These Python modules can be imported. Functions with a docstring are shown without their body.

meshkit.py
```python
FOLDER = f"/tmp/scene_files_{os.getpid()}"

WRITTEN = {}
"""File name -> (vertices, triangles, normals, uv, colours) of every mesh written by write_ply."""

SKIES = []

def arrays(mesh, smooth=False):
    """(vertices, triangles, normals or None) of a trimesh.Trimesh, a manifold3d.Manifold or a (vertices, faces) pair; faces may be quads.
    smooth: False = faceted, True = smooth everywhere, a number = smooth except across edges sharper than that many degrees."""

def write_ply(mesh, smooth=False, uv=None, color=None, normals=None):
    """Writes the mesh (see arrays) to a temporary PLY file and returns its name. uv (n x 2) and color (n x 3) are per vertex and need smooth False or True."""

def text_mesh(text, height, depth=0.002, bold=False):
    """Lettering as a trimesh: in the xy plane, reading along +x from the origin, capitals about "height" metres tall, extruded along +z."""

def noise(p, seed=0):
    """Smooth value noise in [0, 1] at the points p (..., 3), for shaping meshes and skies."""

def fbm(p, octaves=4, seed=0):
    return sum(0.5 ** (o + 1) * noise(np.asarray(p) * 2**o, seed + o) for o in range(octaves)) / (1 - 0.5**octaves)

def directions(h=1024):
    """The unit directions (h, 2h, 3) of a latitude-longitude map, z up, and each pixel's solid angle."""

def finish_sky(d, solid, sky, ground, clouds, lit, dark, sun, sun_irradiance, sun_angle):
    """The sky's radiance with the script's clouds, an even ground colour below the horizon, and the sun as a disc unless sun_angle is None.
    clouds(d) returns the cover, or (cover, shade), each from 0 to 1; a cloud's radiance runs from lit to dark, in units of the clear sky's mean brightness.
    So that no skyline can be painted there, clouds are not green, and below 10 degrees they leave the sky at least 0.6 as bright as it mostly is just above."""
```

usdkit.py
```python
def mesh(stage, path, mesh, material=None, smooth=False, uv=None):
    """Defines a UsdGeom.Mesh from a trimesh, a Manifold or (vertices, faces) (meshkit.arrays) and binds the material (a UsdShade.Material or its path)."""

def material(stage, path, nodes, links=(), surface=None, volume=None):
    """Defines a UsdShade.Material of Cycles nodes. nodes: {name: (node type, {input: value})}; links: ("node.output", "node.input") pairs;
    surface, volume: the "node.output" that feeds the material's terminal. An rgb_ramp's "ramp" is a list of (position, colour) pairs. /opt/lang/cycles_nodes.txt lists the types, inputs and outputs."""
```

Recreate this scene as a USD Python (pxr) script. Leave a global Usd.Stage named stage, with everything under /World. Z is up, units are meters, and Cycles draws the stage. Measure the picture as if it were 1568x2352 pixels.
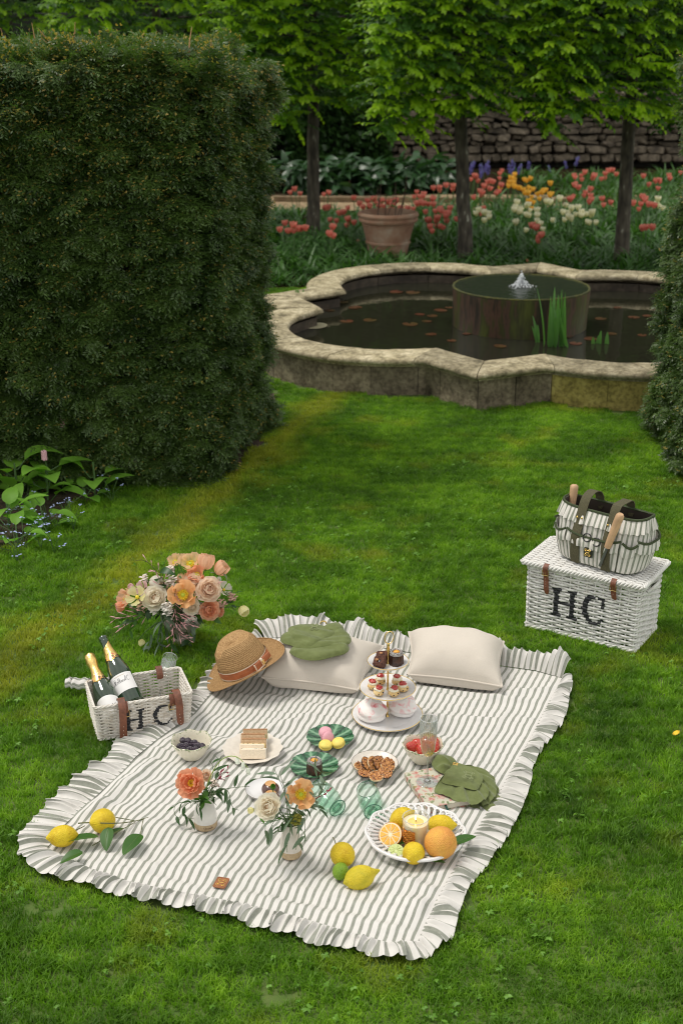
import math, numpy as np, trimesh, usdkit, meshkit
from pxr import Usd, UsdGeom, UsdLux, UsdShade, Gf, Sdf, Vt
from scipy.spatial.transform import Rotation as Rot
from scipy.spatial import ConvexHull
import shapely.geometry as sg
from shapely import affinity
from shapely.ops import unary_union

stage = Usd.Stage.CreateInMemory()
UsdGeom.SetStageUpAxis(stage, 'Z'); UsdGeom.SetStageMetersPerUnit(stage, 1.0)
UsdGeom.Xform.Define(stage, '/World'); UsdGeom.Scope.Define(stage, '/World/Looks')
PI = math.pi
# ------------------------------------------------------------------ camera, sky, sun, exposure
FPX, PITCH, CAMZ = 3000.0, math.radians(20.7), 2.5       # lens in units of a 1568 wide picture
cam = UsdGeom.Camera.Define(stage, '/World/camera')
cam.CreateHorizontalApertureAttr(24.0); cam.CreateVerticalApertureAttr(36.0)
cam.CreateFocalLengthAttr(24.0 * FPX / 1568)
cam.CreateFStopAttr(4.0); cam.CreateFocusDistanceAttr(4.75)
cam.CreateExposureAttr(0.50)
_x = UsdGeom.Xformable(cam); _x.AddTranslateOp().Set(Gf.Vec3d(0, 0, CAMZ)); _x.AddRotateXOp().Set(90 - math.degrees(PITCH))
SUN = np.array([-0.42, 0.10, 0.90]); SUN /= np.linalg.norm(SUN)
dome = UsdLux.DomeLight.Define(stage, '/World/sky'); dome.GetPrim().SetCustomDataByKey('kind', 'structure')
_m = usdkit.material(stage, '/World/Looks/sky_air', {
    'sky': ('sky_texture', dict(sky_type='single_scattering', sun_disc=False, sun_elevation=math.asin(SUN[2]), sun_rotation=math.atan2(SUN[0], SUN[1]))),
    'tc': ('texture_coordinate', {}), 'n': ('noise_texture', dict(scale=2.2, detail=6.0, roughness=0.6)),
    'ramp': ('rgb_ramp', dict(ramp=[(0.0, (0.75, 0.75, 0.75)), (0.5, (0.9, 0.9, 0.9)), (1, (1, 1, 1))])),
    'cl': ('rgb_ramp', dict(ramp=[(0.25, (6.2, 6.15, 6.0)), (0.75, (11.8, 11.6, 11.0))])),
    'mix': ('mix', {}), 'bg': ('background_shader', dict(strength=0.08))},
    [('tc.generated', 'n.vector'), ('n.fac', 'ramp.fac'), ('n.fac', 'cl.fac'), ('sky.color', 'mix.color1'), ('cl.color', 'mix.color2'), ('ramp.color', 'mix.fac'), ('mix.color', 'bg.color')], surface='bg.background')
UsdShade.MaterialBindingAPI.Apply(dome.GetPrim()).Bind(_m)
sun = UsdLux.DistantLight.Define(stage, '/World/sun'); sun.CreateNormalizeAttr(True); sun.CreateIntensityAttr(0.4); sun.CreateAngleAttr(18.0)
sun.CreateColorAttr(Gf.Vec3f(1.0, 0.95, 0.87))
_e = Rot.align_vectors([SUN], [[0, 0, 1]])[0].as_euler('xyz', degrees=True)
UsdGeom.Xformable(sun).AddRotateXYZOp().Set(Gf.Vec3f(*map(float, _e)))
# ------------------------------------------------------------------ helpers
def at(u, v, z=0.0, y=None):
    """the point of the place seen at u, v of the (1568 wide) photograph at height z, or at distance y"""
    a, b = (u - 784) / FPX, (1176 - v) / FPX
    d = np.array([a, math.cos(PITCH) + b * math.sin(PITCH), -math.sin(PITCH) + b * math.cos(PITCH)])
    t = y / d[1] if y is not None else (z - CAMZ) / d[2]
    return np.array([0, 0, CAMZ]) + t * d
def path_free(base):
    p, k = base, 0
    while stage.GetPrimAtPath(p): k += 1; p = f'{base}_{k:03d}'
    return p
_next = {}
def numbered(parent, name):
    b = f'{parent}/{name}'; k = _next.get(b, 0); _next[b] = k + 1
    return b if k == 0 else f'{b}_{k:03d}'
def tag(pr, label=None, cat=None, group=None, kind=None):
    pr = pr.GetPrim() if hasattr(pr, 'GetPrim') else pr
    for k, v in (('label', label), ('category', cat), ('group', group), ('kind', kind)):
        if v: pr.SetCustomDataByKey(k, v)
    return pr
def ops(pr, loc=(0, 0, 0), rot=(0, 0, 0), s=1.0):
    x = UsdGeom.Xformable(pr); x.ClearXformOpOrder()
    x.AddTranslateOp().Set(Gf.Vec3d(*map(float, loc))); x.AddRotateXYZOp().Set(Gf.Vec3f(*[float(math.degrees(a)) for a in rot]))
    x.AddScaleOp().Set(Gf.Vec3f(*( [float(s)] * 3 if np.ndim(s) == 0 else map(float, s))))
def thing(name, label, cat, loc=(0, 0, 0), rot=(0, 0, 0), s=1.0, group=None):
    x = UsdGeom.Xform.Define(stage, numbered('/World', name)).GetPrim(); ops(x, loc, rot, s)
    return tag(x, label, cat, group)
def obj(name, mesh, mat, parent=None, smooth=40, label=None, cat=None, group=None, kind=None):
    p = '/World' if parent is None else str(parent.GetPath())
    uv = None
    if len(mesh) == 3:
        uv = mesh[2]; mesh = mesh[:2]; smooth = True if smooth is not False else False
    m = usdkit.mesh(stage, numbered(p, name), mesh, mat, smooth=smooth, uv=uv)
    return tag(m, label, cat, group, kind)
def dup(root, loc, rot=(0, 0, 0), s=1.0, label=None, group=None):
    cd = root.GetCustomData(); nm = root.GetName().rsplit('_', 1)
    nm = nm[0] if len(nm) == 2 and nm[1].isdigit() else root.GetName()
    r = UsdGeom.Xform.Define(stage, numbered('/World', nm)).GetPrim()
    r.GetReferences().AddInternalReference(root.GetPath()); ops(r, loc, rot, s)
    tag(r, label or cd['label'], cd['category'], group or cd.get('group')); r.SetInstanceable(True)
    return r
def instancer(parent, name, protos, pos, rot, scale, idx, label=None, cat=None, kind='stuff'):
    p = '/World' if parent is None else str(parent.GetPath())
    path = numbered(p, name); pi = UsdGeom.PointInstancer.Define(stage, path); rel = []
    for k, (mesh, mat, sm) in enumerate(protos):
        m = usdkit.mesh(stage, f'{path}/piece_{k:03d}', mesh, mat, smooth=sm); rel.append(m.GetPath())
    pi.CreatePrototypesRel().SetTargets(rel)
    n = len(pos); q = rot.as_quat()
    pi.CreatePositionsAttr(Vt.Vec3fArray.FromNumpy(np.asarray(pos, np.float32)))
    pi.CreateOrientationsAttr(Vt.QuathArray([Gf.Quath(float(a[3]), float(a[0]), float(a[1]), float(a[2])) for a in q]))
    sc = np.asarray(scale, np.float32); sc = np.repeat(np.broadcast_to(sc, (n,))[:, None], 3, 1) if sc.ndim < 2 else sc
    pi.CreateScalesAttr(Vt.Vec3fArray.FromNumpy(np.ascontiguousarray(sc)))
    pi.CreateProtoIndicesAttr(Vt.IntArray.FromNumpy(np.asarray(idx, np.int32)))
    return tag(pi.GetPrim(), label, cat, None, kind)
# ---- meshes are (vertices, triangles) or (vertices, triangles, uv)
def cat(ms):
    ms = [m for m in ms if len(m[0])]; k = min(len(m) for m in ms); off = np.cumsum([0] + [len(m[0]) for m in ms])
    out = [np.vstack([m[0] for m in ms]), np.vstack([np.asarray(m[1]) + o for m, o in zip(ms, off)])]
    if k == 3: out.append(np.vstack([m[2] for m in ms]))
    return tuple(out)
def mv(m, loc=(0, 0, 0), rot=None, s=1.0):
    v = np.asarray(m[0]) * s
    if rot is not None:
        r = rot if hasattr(rot, 'apply') else Rot.from_euler('xyz', rot)
        v = r.apply(v)
    return (v + np.asarray(loc), *m[1:])
def grid(fn, nu, nv, cu=False):
    """surface fn(u, v) on nu x nv quads, closed along u with cu"""
    u = np.linspace(0, 1, nu + 1)[: nu if cu else nu + 1]; v = np.linspace(0, 1, nv + 1)
    U, V = np.meshgrid(u, v, indexing='ij'); p = np.stack(np.broadcast_arrays(*fn(U, V)), -1).reshape(-1, 3)
    i, j = np.meshgrid(np.arange(nu), np.arange(nv), indexing='ij'); n = nv + 1; i2 = (i + 1) % len(u)
    a, b, c, d = i * n + j, i2 * n + j, i2 * n + j + 1, i * n + j + 1
    f = np.vstack([np.stack([a, b, c], -1).reshape(-1, 3), np.stack([a, c, d], -1).reshape(-1, 3)])
    return p.astype(float), f, np.stack([U.ravel(), V.ravel()], -1)
def nouv(m): return m[0], m[1]
def lathe(prof, n=32, fn=None):
    pr = np.array(prof, float); t = np.linspace(0, 1, len(pr))
    def f(U, V):
        r = np.interp(V, t, pr[:, 0]); z = np.interp(V, t, pr[:, 1]); a = 2 * PI * U
        if fn is not None: r, z = fn(a, r, z)
        return r * np.cos(a), r * np.sin(a), z
    m = grid(f, n, len(pr) - 1, True); return m[0], m[1]
def tube(pts, r, n=6, cap=True):
    p = np.asarray(pts, float); k = len(p); r = np.broadcast_to(np.asarray(r, float), (k,))
    t = np.gradient(p, axis=0); t /= np.linalg.norm(t, axis=1, keepdims=True) + 1e-12
    ref = np.array([0, 0, 1.0]) if abs(t[0, 2]) < 0.9 else np.array([1.0, 0, 0])
    a = np.cross(t[0], ref); a /= np.linalg.norm(a); A = [a]
    for i in range(1, k):
        a = A[-1] - t[i] * (A[-1] @ t[i]); a /= np.linalg.norm(a) + 1e-12; A.append(a)
    A = np.array(A); B = np.cross(t, A); an = np.arange(n) * 2 * PI / n
    v = p[:, None] + r[:, None, None] * (np.cos(an)[None, :, None] * A[:, None] + np.sin(an)[None, :, None] * B[:, None])
    i, j = np.meshgrid(np.arange(k - 1), np.arange(n), indexing='ij'); j2 = (j + 1) % n
    f = np.vstack([np.stack([i * n + j, i * n + j2, (i + 1) * n + j2], -1).reshape(-1, 3), np.stack([i * n + j, (i + 1) * n + j2, (i + 1) * n + j], -1).reshape(-1, 3)])
    v = v.reshape(-1, 3)
    if cap:
        c0, c1 = len(v), len(v) + 1; v = np.vstack([v, p[:1], p[-1:]]); q = np.arange(n); q2 = (q + 1) % n
        f = np.vstack([f, np.stack([np.full(n, c0), q2, q], -1), np.stack([np.full(n, c1), (k - 1) * n + q, (k - 1) * n + q2], -1)])
    return v, f
def curve(ctrl, n=12):
    from scipy.interpolate import CubicSpline
    c = np.asarray(ctrl, float)
    if len(c) == 2: return c[0] + np.linspace(0, 1, n)[:, None] * (c[1] - c[0])
    d = np.r_[0, np.cumsum(np.linalg.norm(np.diff(c, axis=0), axis=1) + 1e-9)]
    return CubicSpline(d, c)(np.linspace(0, d[-1], n))
def ball(r, c=(0, 0, 0), nu=16, nv=10, fn=None):
    r = np.broadcast_to(np.asarray(r, float), (3,))
    def f(U, V):
        a, b = 2 * PI * U, PI * (V - 0.5)
        p = np.stack([np.cos(a) * np.cos(b), np.sin(a) * np.cos(b), np.sin(b)], -1)
        if fn is not None: p = fn(p)
        return tuple((p * r + np.asarray(c))[..., i] for i in range(3))
    m = grid(f, nu, nv, True); return m[0], m[1]
def hull(pts):
    h = trimesh.convex.convex_hull(np.asarray(pts, float)); return np.array(h.vertices), np.array(h.faces)
def cbox(size, c=(0, 0, 0), b=0.003):
    """box with chamfered edges"""
    h = np.asarray(size, float) / 2; b = min(b, h.min() * 0.6); P = []
    for s in np.ndindex(2, 2, 2):
        s = np.array(s) * 2 - 1
        for k in range(3):
            q = h - b; q[k] = h[k]; P.append(s * q)
    v, f = hull(P); return v + np.asarray(c), f
def extr(poly, d, z=0.0):
    ms = []
    for g in getattr(poly, 'geoms', [poly]):
        t = trimesh.creation.extrude_polygon(g, d, engine='earcut'); ms.append((np.array(t.vertices) + [0, 0, z], np.array(t.faces)))
    return cat(ms)
def sheet(poly, z):
    ms = []
    for g in getattr(poly, 'geoms', [poly]):
        v, f = trimesh.creation.triangulate_polygon(g, engine='earcut'); ms.append((np.c_[v, np.full(len(v), z)], np.array(f)))
    return cat(ms)
def lookrot(d, up=(0, 0, 1)):
    """rotation taking +z to d"""
    d = np.asarray(d, float); d = d / np.linalg.norm(d); x = np.cross(up, d)
    if np.linalg.norm(x) < 1e-6: x = np.array([1.0, 0, 0])
    x /= np.linalg.norm(x); return Rot.from_matrix(np.stack([x, np.cross(d, x), d], 1))
def euler(r): return r.as_euler('xyz')
def leaf(L, W, bend=0.3, fold=0.15, nl=6, nw=2, tip=0.9, base=0.6, twist=0.0):
    """leaf along +x, upper side +z, bending down"""
    def f(U, V):
        w = W / 2 * np.clip(np.sin(PI * U ** base) ** tip, 0, None); a = (V - 0.5) * 2
        th = bend * U; x = L * U * np.cos(th * 0.6); z = -L * U * np.sin(th * 0.6) * 1.0 + fold * w * np.abs(a)
        y = a * w; tw = twist * U
        return x, y * np.cos(tw), z + y * np.sin(tw)
    return grid(f, nl, nw)
def inside(poly, xy):
    import shapely
    return shapely.contains_xy(poly, xy[:, 0], xy[:, 1])
# ---- materials
_mats = {}
def mat(name, nodes, links, surface='p.BSDF', volume=None):
    if name not in _mats: _mats[name] = usdkit.material(stage, '/World/Looks/' + name, nodes, links, surface=surface, volume=volume)
    return _mats[name]
def P(name, col, rough=0.6, var=0.0, scale=25.0, bump=0.0, bscale=80.0, col2=None, detail=4.0, lo=0.35, hi=0.65, **kw):
    """principled material; col varies with noise towards col2 (or its own lighter and darker tones)"""
    if name in _mats: return _mats[name]
    col = np.asarray(col, float); n = {'p': ('principled_bsdf', dict(base_color=tuple(col), roughness=rough, **kw))}; l = []
    if var or col2 is not None or bump: n['g'] = ('geometry', {})
    if var or col2 is not None:
        a, b = (col, np.asarray(col2, float)) if col2 is not None else (col * (1 - var), col * (1 + var))
        n['n'] = ('noise_texture', dict(scale=scale, detail=detail, roughness=0.6)); n['r'] = ('rgb_ramp', dict(ramp=[(lo, tuple(a)), (hi, tuple(b))]))
        l += [('g.position', 'n.vector'), ('n.fac', 'r.fac'), ('r.color', 'p.base_color')]
    if bump:
        n['bn'] = ('noise_texture', dict(scale=bscale, detail=3.0)); n['b'] = ('bump', dict(strength=min(bump, 1.0), distance=0.004 if bump <= 1 else 0.004 * bump))
        l += [('g.position', 'bn.vector'), ('bn.fac', 'b.height'), ('b.normal', 'p.normal')]
    return mat(name, n, l)
def LEAF(name, c1, c2, trans=0.35, rough=0.45, scale=6.0, lo=0.3, hi=0.7, c3=None, spec=0.4):
    """foliage: colour differs from leaf to leaf and slowly over space, light shines through"""
    if name in _mats: return _mats[name]
    ramp = [(0, c1), (1, c2)] if c3 is None else [(0, c1), (0.55, c2), (1, c3)]
    t = lambda c: tuple(np.clip(np.asarray(c) * (1.3, 1.5, 0.7), 0, 1))
    return mat(name, {'g': ('geometry', {}), 'n': ('noise_texture', dict(scale=scale, detail=2.0)), 'mr': ('map_range', dict(from_min=lo, from_max=hi, clamp=True)),
        'm': ('mix_float', dict(fac=0.5)), 'r': ('rgb_ramp', dict(ramp=ramp)), 'r2': ('rgb_ramp', dict(ramp=[(a, t(b)) for a, b in ramp])),
        'p': ('principled_bsdf', dict(roughness=rough, specular_ior_level=spec)), 't': ('translucent_bsdf', {}), 'mix': ('mix_closure', dict(fac=trans))},
        [('g.position', 'n.vector'), ('n.fac', 'mr.value'), ('mr.result', 'm.a'), ('g.random_per_island', 'm.b'), ('m.result', 'r.fac'), ('m.result', 'r2.fac'), ('r.color', 'p.base_color'), ('r2.color', 't.color'), ('p.BSDF', 'mix.closure1'), ('t.BSDF', 'mix.closure2')], surface='mix.closure')
def PETAL(name, base, mid, edge, trans=0.5):
    """petal coloured from its base to its edge (uv v)"""
    if name in _mats: return _mats[name]
    lt = lambda c: tuple(np.clip(np.asarray(c) * 1.12 + 0.01, 0, 0.92)); rp = [(0.0, lt(base)), (0.4, lt(mid)), (1.0, lt(edge))]
    return mat(name, {'a': ('attribute', dict(attribute='st')), 'x': ('separate_xyz', {}), 'r': ('rgb_ramp', dict(ramp=rp)), 'w': ('wave_texture', dict(scale=9.0, distortion=2.0, detail=2.0, detail_scale=1.5)), 'mx': ('mix', dict(mix_type='multiply', fac=0.10)),
        'p': ('principled_bsdf', dict(roughness=0.6, specular_ior_level=0.2)), 't': ('translucent_bsdf', {}), 'mix': ('mix_closure', dict(fac=trans))},
        [('a.vector', 'x.vector'), ('x.y', 'r.fac'), ('a.vector', 'w.vector'), ('r.color', 'mx.color1'), ('w.color', 'mx.color2'), ('mx.color', 'p.base_color'), ('mx.color', 't.color'), ('p.BSDF', 'mix.closure1'), ('t.BSDF', 'mix.closure2')], surface='mix.closure')
def PANE(name, col=(1, 1, 1), rough=0.02, lo=0.05):
    """thin clear glass: see-through with reflections towards grazing"""
    return mat(name, {'f': ('layer_weight', dict(blend=0.5)), 'pw': ('math', dict(math_type='power', value2=3.0)), 'ml': ('math', dict(math_type='multiply_add', value2=0.60, value3=lo)), 'g': ('glossy_bsdf', dict(color=(0.95, 0.95, 0.95), roughness=rough)), 't': ('transparent_bsdf', dict(color=tuple(col))), 'mix': ('mix_closure', {})},
        [('f.facing', 'pw.value1'), ('pw.value', 'ml.value1'), ('ml.value', 'mix.fac'), ('t.BSDF', 'mix.closure1'), ('g.BSDF', 'mix.closure2')], surface='mix.closure')
rng = np.random.default_rng(7)
ZB = 0.034     # top of the cloth on the grass
# ------------------------------------------------------------------ outlines of the blanket (seam and ruffle edge), from its left near corner round
ZS = 0.030
SEAM = {'near': [(106, 1950), (205, 1996), (293, 2026), (388, 2046), (512, 2069), (666, 2104), (798, 2143), (891, 2168), (960, 2164)],
        'right': [(960, 2164), (1000, 2076), (1040, 2003), (1101, 1899), (1153, 1812), (1172, 1775), (1218, 1699), (1258, 1620), (1291, 1558)],
        'far': [(1291, 1558), (1230, 1541), (1168, 1532), (1080, 1520), (990, 1508), (900, 1492), (800, 1474), (700, 1462), (606, 1466)],
        'left': [(606, 1466), (545, 1528), (484, 1592), (443, 1640), (351, 1705), (311, 1738), (285, 1767), (238, 1811), (190, 1855), (146, 1895), (106, 1950)]}
EDGE = {'near': [(40, 1962), (88, 2003), (143, 2030), (179, 2023), (212, 2044), (242, 2056), (285, 2053), (304, 2066), (350, 2071), (403, 2064), (430, 2083), (472, 2084), (501, 2113), (541, 2110), (597, 2136), (666, 2146), (700, 2160), (730, 2180), (758, 2177), (800, 2160), (851, 2176), (899, 2209), (939, 2210), (985, 2198)],
        'right': [(985, 2198), (1040, 2156), (1052, 2108), (1068, 2055), (1098, 2009), (1127, 1979), (1161, 1930), (1187, 1884), (1203, 1845), (1218, 1805), (1224, 1748), (1221, 1708), (1255, 1705), (1284, 1677), (1301, 1641), (1308, 1590), (1312, 1536)],
        'far': [(1312, 1536), (1263, 1537), (1240, 1520), (1205, 1517), (1157, 1508), (1060, 1480), (990, 1478), (936, 1474), (904, 1458), (876, 1456), (850, 1452), (832, 1430), (812, 1436), (785, 1446), (743, 1420), (690, 1423), (626, 1430), (588, 1442)],
        'left': [(588, 1442), (560, 1480), (500, 1524), (470, 1560), (420, 1610), (330, 1680), (268, 1700), (242, 1742), (205, 1762), (157, 1800), (102, 1851), (73, 1884), (44, 1915), (40, 1962)]}
def rs(pts, n):
    p = np.asarray(pts, float); d = np.r_[0, np.cumsum(np.linalg.norm(np.diff(p, axis=0), axis=1))]
    q = np.linspace(0, d[-1], n); return np.stack([np.interp(q, d, p[:, k]) for k in range(p.shape[1])], 1)
SW = {k: np.array([at(u, v, ZS)[:2] for u, v in p]) for k, p in SEAM.items()}
EW = {k: np.array([at(u, v, 0.055 if k == 'far' else 0.02)[:2] for u, v in p]) for k, p in EDGE.items()}
RING = sg.Polygon(np.vstack([EW[k][:-1] for k in ('near', 'right', 'far', 'left')])).exterior
def outer_pts(key, n):
    """points of the ruffle's outer edge straight out from the seam, fanned round the corners"""
    from scipy.ndimage import gaussian_filter1d as gf
    a = rs(SW[key], n); e = EW[key]; L = np.r_[0, np.cumsum(np.linalg.norm(np.diff(a, axis=0), axis=1))]; t = gf(np.gradient(a, axis=0), 12, axis=0); nn = np.c_[t[:, 1], -t[:, 0]]; nn /= np.linalg.norm(nn, axis=1, keepdims=True)
    c0, c1 = e[0] - a[0], e[-1] - a[-1]; w0, w1 = np.exp(-(L / 0.07) ** 2)[:, None], np.exp(-((L[-1] - L) / 0.07) ** 2)[:, None]
    d = nn * (1 - w0) * (1 - w1) + w0 * c0 / np.linalg.norm(c0) + w1 * c1 / np.linalg.norm(c1); d /= np.linalg.norm(d, axis=1, keepdims=True); r = []
    for p, q in zip(a, d):
        g = RING.intersection(sg.LineString([p, p + q * 0.30])); h = [math.hypot(x.coords[0][0] - p[0], x.coords[0][1] - p[1]) for x in getattr(g, 'geoms', [g]) if not x.is_empty]; r.append(min(h) if h else np.nan)
    r = np.array(r); r[0], r[-1] = np.linalg.norm(c0), np.linalg.norm(c1); ok = np.isfinite(r); r = np.interp(np.arange(n), np.nonzero(ok)[0], r[ok]); r = gf(np.clip(r, 0.055, 0.19), 5, mode='nearest'); return a + d * r[:, None]
BLANKET = sg.Polygon(np.vstack([outer_pts(k, 160)[:-1] for k in ('near', 'right', 'far', 'left')])).buffer(0)
# ------------------------------------------------------------------ ground
lawn_mat = P('lawn_soil', (0.06, 0.12, 0.015), 0.95, col2=(0.10, 0.14, 0.03), scale=14, bump=0.8, bscale=60)
obj('lawn', sheet(sg.box(-60, -30, 60, 90), 0.0), lawn_mat, kind='structure')
soil_mat = P('bed_soil', (0.030, 0.019, 0.011), 0.95, col2=(0.075, 0.05, 0.03), scale=30, bump=1, bscale=70)
LEFTBED = sg.Polygon([at(u, v)[:2] for u, v in ((-60, 1330), (60, 1245), (150, 1190), (290, 1118), (480, 1114), (560, 1060), (640, 985))] + [(-0.44, 9.0), (-4, 9.0), (-4, 6.0)])
RIGHTBED = sg.Polygon([(2.02, 6.84), (4.0, 6.84), (4, 8.4), (2.02, 8.4)])
BACKBED = sg.Polygon([(-6, 12.6), (10, 12.6), (10, 18.0), (-6, 18.9)])
FARBED = sg.Polygon([(-10, 20.6), (1.2, 20.3), (3.2, 18.2), (12, 17.6), (12, 24.6), (-10, 24.6)])
obj('flower_bed', cat([sheet(LEFTBED, 0.004), sheet(RIGHTBED, 0.004)]), soil_mat, kind='structure')
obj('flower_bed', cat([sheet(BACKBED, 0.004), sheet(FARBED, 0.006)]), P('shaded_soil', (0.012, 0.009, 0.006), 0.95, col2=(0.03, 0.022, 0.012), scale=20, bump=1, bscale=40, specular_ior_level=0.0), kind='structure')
PATH = sg.Polygon([(-10, 18.9), (10, 18.0), (10, 20.0), (-10, 20.6)])
obj('garden_path', sheet(PATH, 0.008), P('path_straw', (0.20, 0.135, 0.07), 0.95, col2=(0.32, 0.23, 0.13), scale=9, bump=1, bscale=20), kind='structure')
t = thing('path_edging', 'low weathered timber edging running along the sandy path behind the potted plant', 'edging')
pe_m = P('edging_wood', (0.15, 0.10, 0.055), 0.9, col2=(0.26, 0.19, 0.11), scale=8, bump=1, bscale=30)
for k in range(6):
    a = np.array([-4.0 + k * 1.5, 19.55 - 0.068 * k]); obj('plank', mv(cbox((1.46, 0.07, 0.09), (0.74, 0, 0.045), 0.014), (*a, 0.0), (0, 0, -0.045)), pe_m, t)
# ------------------------------------------------------------------ pond: a barbed quatrefoil basin
PC = np.array([1.42, 10.63]); PA = math.atan2(-2.04, -0.49)
lob, tips = [], []
for k in range(4):
    a = PA + PI / 4 + k * PI / 2
    lob.append(sg.Point(1.217 * math.cos(a), 1.217 * math.sin(a)).buffer(1.083, 64))
    b = PA + k * PI / 2
    tips.append(sg.Polygon([(0, 0), (1.88 * math.cos(b - 0.25), 1.88 * math.sin(b - 0.25)), (2.19 * math.cos(b), 2.19 * math.sin(b)), (1.88 * math.cos(b + 0.25), 1.88 * math.sin(b + 0.25))]))
POND = unary_union(lob + tips).buffer(0.002); POND_W = affinity.translate(POND, *PC)
def polar(poly, ang):
    e = poly.exterior; out = []
    for a in ang:
        g = e.intersection(sg.LineString([(0, 0), (5 * math.cos(a), 5 * math.sin(a))]))
        out.append(max(math.hypot(p.x, p.y) for p in getattr(g, 'geoms', [g]) if p.geom_type == 'Point'))
    return np.array(out)
OUTP, INP = POND, POND.buffer(-0.29, join_style='mitre').buffer(-0.02).buffer(0.02)
def ring_block(a0, a1, prof, n=6, seed=0, amp=0.006):
    """a stone between two angles of the basin; prof: (t across from outside 0 to inside 1, z)"""
    ang = np.linspace(a0, a1, n); ro, ri = polar(OUTP, ang), polar(INP, ang); pr = np.array(prof)
    r = ro[:, None] + (ri - ro)[:, None] * pr[None, :, 0]; m = len(pr)
    p = np.stack([PC[0] + r * np.cos(ang)[:, None], PC[1] + r * np.sin(ang)[:, None], np.broadcast_to(pr[:, 1], r.shape)], -1)
    p = p + (meshkit.fbm(p * 9 + seed * 7.3, 3)[..., None] - 0.5) * 2 * amp * np.array([1, 1, 0.8]); p[..., 2] += (np.sin(seed * 12.9) * 0.003)
    v = p.reshape(-1, 3); f = []
    for i in range(n - 1):
        for j in range(m):
            j2 = (j + 1) % m; f += [(i * m + j, (i + 1) * m + j, (i + 1) * m + j2), (i * m + j, (i + 1) * m + j2, i * m + j2)]
    for j in range(1, m - 1): f += [(0, j, j + 1), ((n - 1) * m, (n - 1) * m + j + 1, (n - 1) * m + j)]
    return v, np.array(f)
def stone_mat(name, c1, c2, c3, moss=None, mz=(0.1, 0.0), wet=0.9):
    n = {'g': ('geometry', {}), 'n1': ('noise_texture', dict(scale=7.0, detail=8.0, roughness=0.72)), 'r1': ('rgb_ramp', dict(ramp=[(0.32, c1), (0.47, c2), (0.62, c3)])),
         'n2': ('noise_texture', dict(scale=38.0, detail=4.0)), 'r2': ('rgb_ramp', dict(ramp=[(0.40, (0.35, 0.33, 0.3)), (0.56, (1, 1, 1))])), 'mx': ('mix', dict(mix_type='multiply', fac=0.55)),
         'p': ('principled_bsdf', dict(roughness=wet)), 'b': ('bump', dict(strength=0.7, distance=0.008)), 'oi': ('object_info', {}), 'v': ('map_range', dict(to_min=0.72, to_max=1.18)), 'h': ('hsv', {})}
    l = [('g.position', 'n1.vector'), ('g.position', 'n2.vector'), ('n1.fac', 'r1.fac'), ('n2.fac', 'r2.fac'), ('r1.color', 'mx.color1'), ('r2.color', 'mx.color2'), ('oi.random', 'v.value'), ('v.result', 'h.value'), ('mx.color', 'h.color'), ('n2.fac', 'b.height'), ('b.normal', 'p.normal')]
    if moss is not None:
        n.update({'n3': ('noise_texture', dict(scale=3.1, detail=6.0, roughness=0.7)), 'r3': ('rgb_ramp', dict(ramp=[(0.53, (0, 0, 0)), (0.64, (1, 1, 1))])), 'm3': ('mix', dict(color2=moss))})
        l += [('g.position', 'n3.vector'), ('n3.fac', 'r3.fac'), ('r3.color', 'm3.fac'), ('h.color', 'm3.color1'), ('m3.color', 'p.base_color')]
    else: l += [('h.color', 'p.base_color')]
    return mat(name, n, l)
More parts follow.
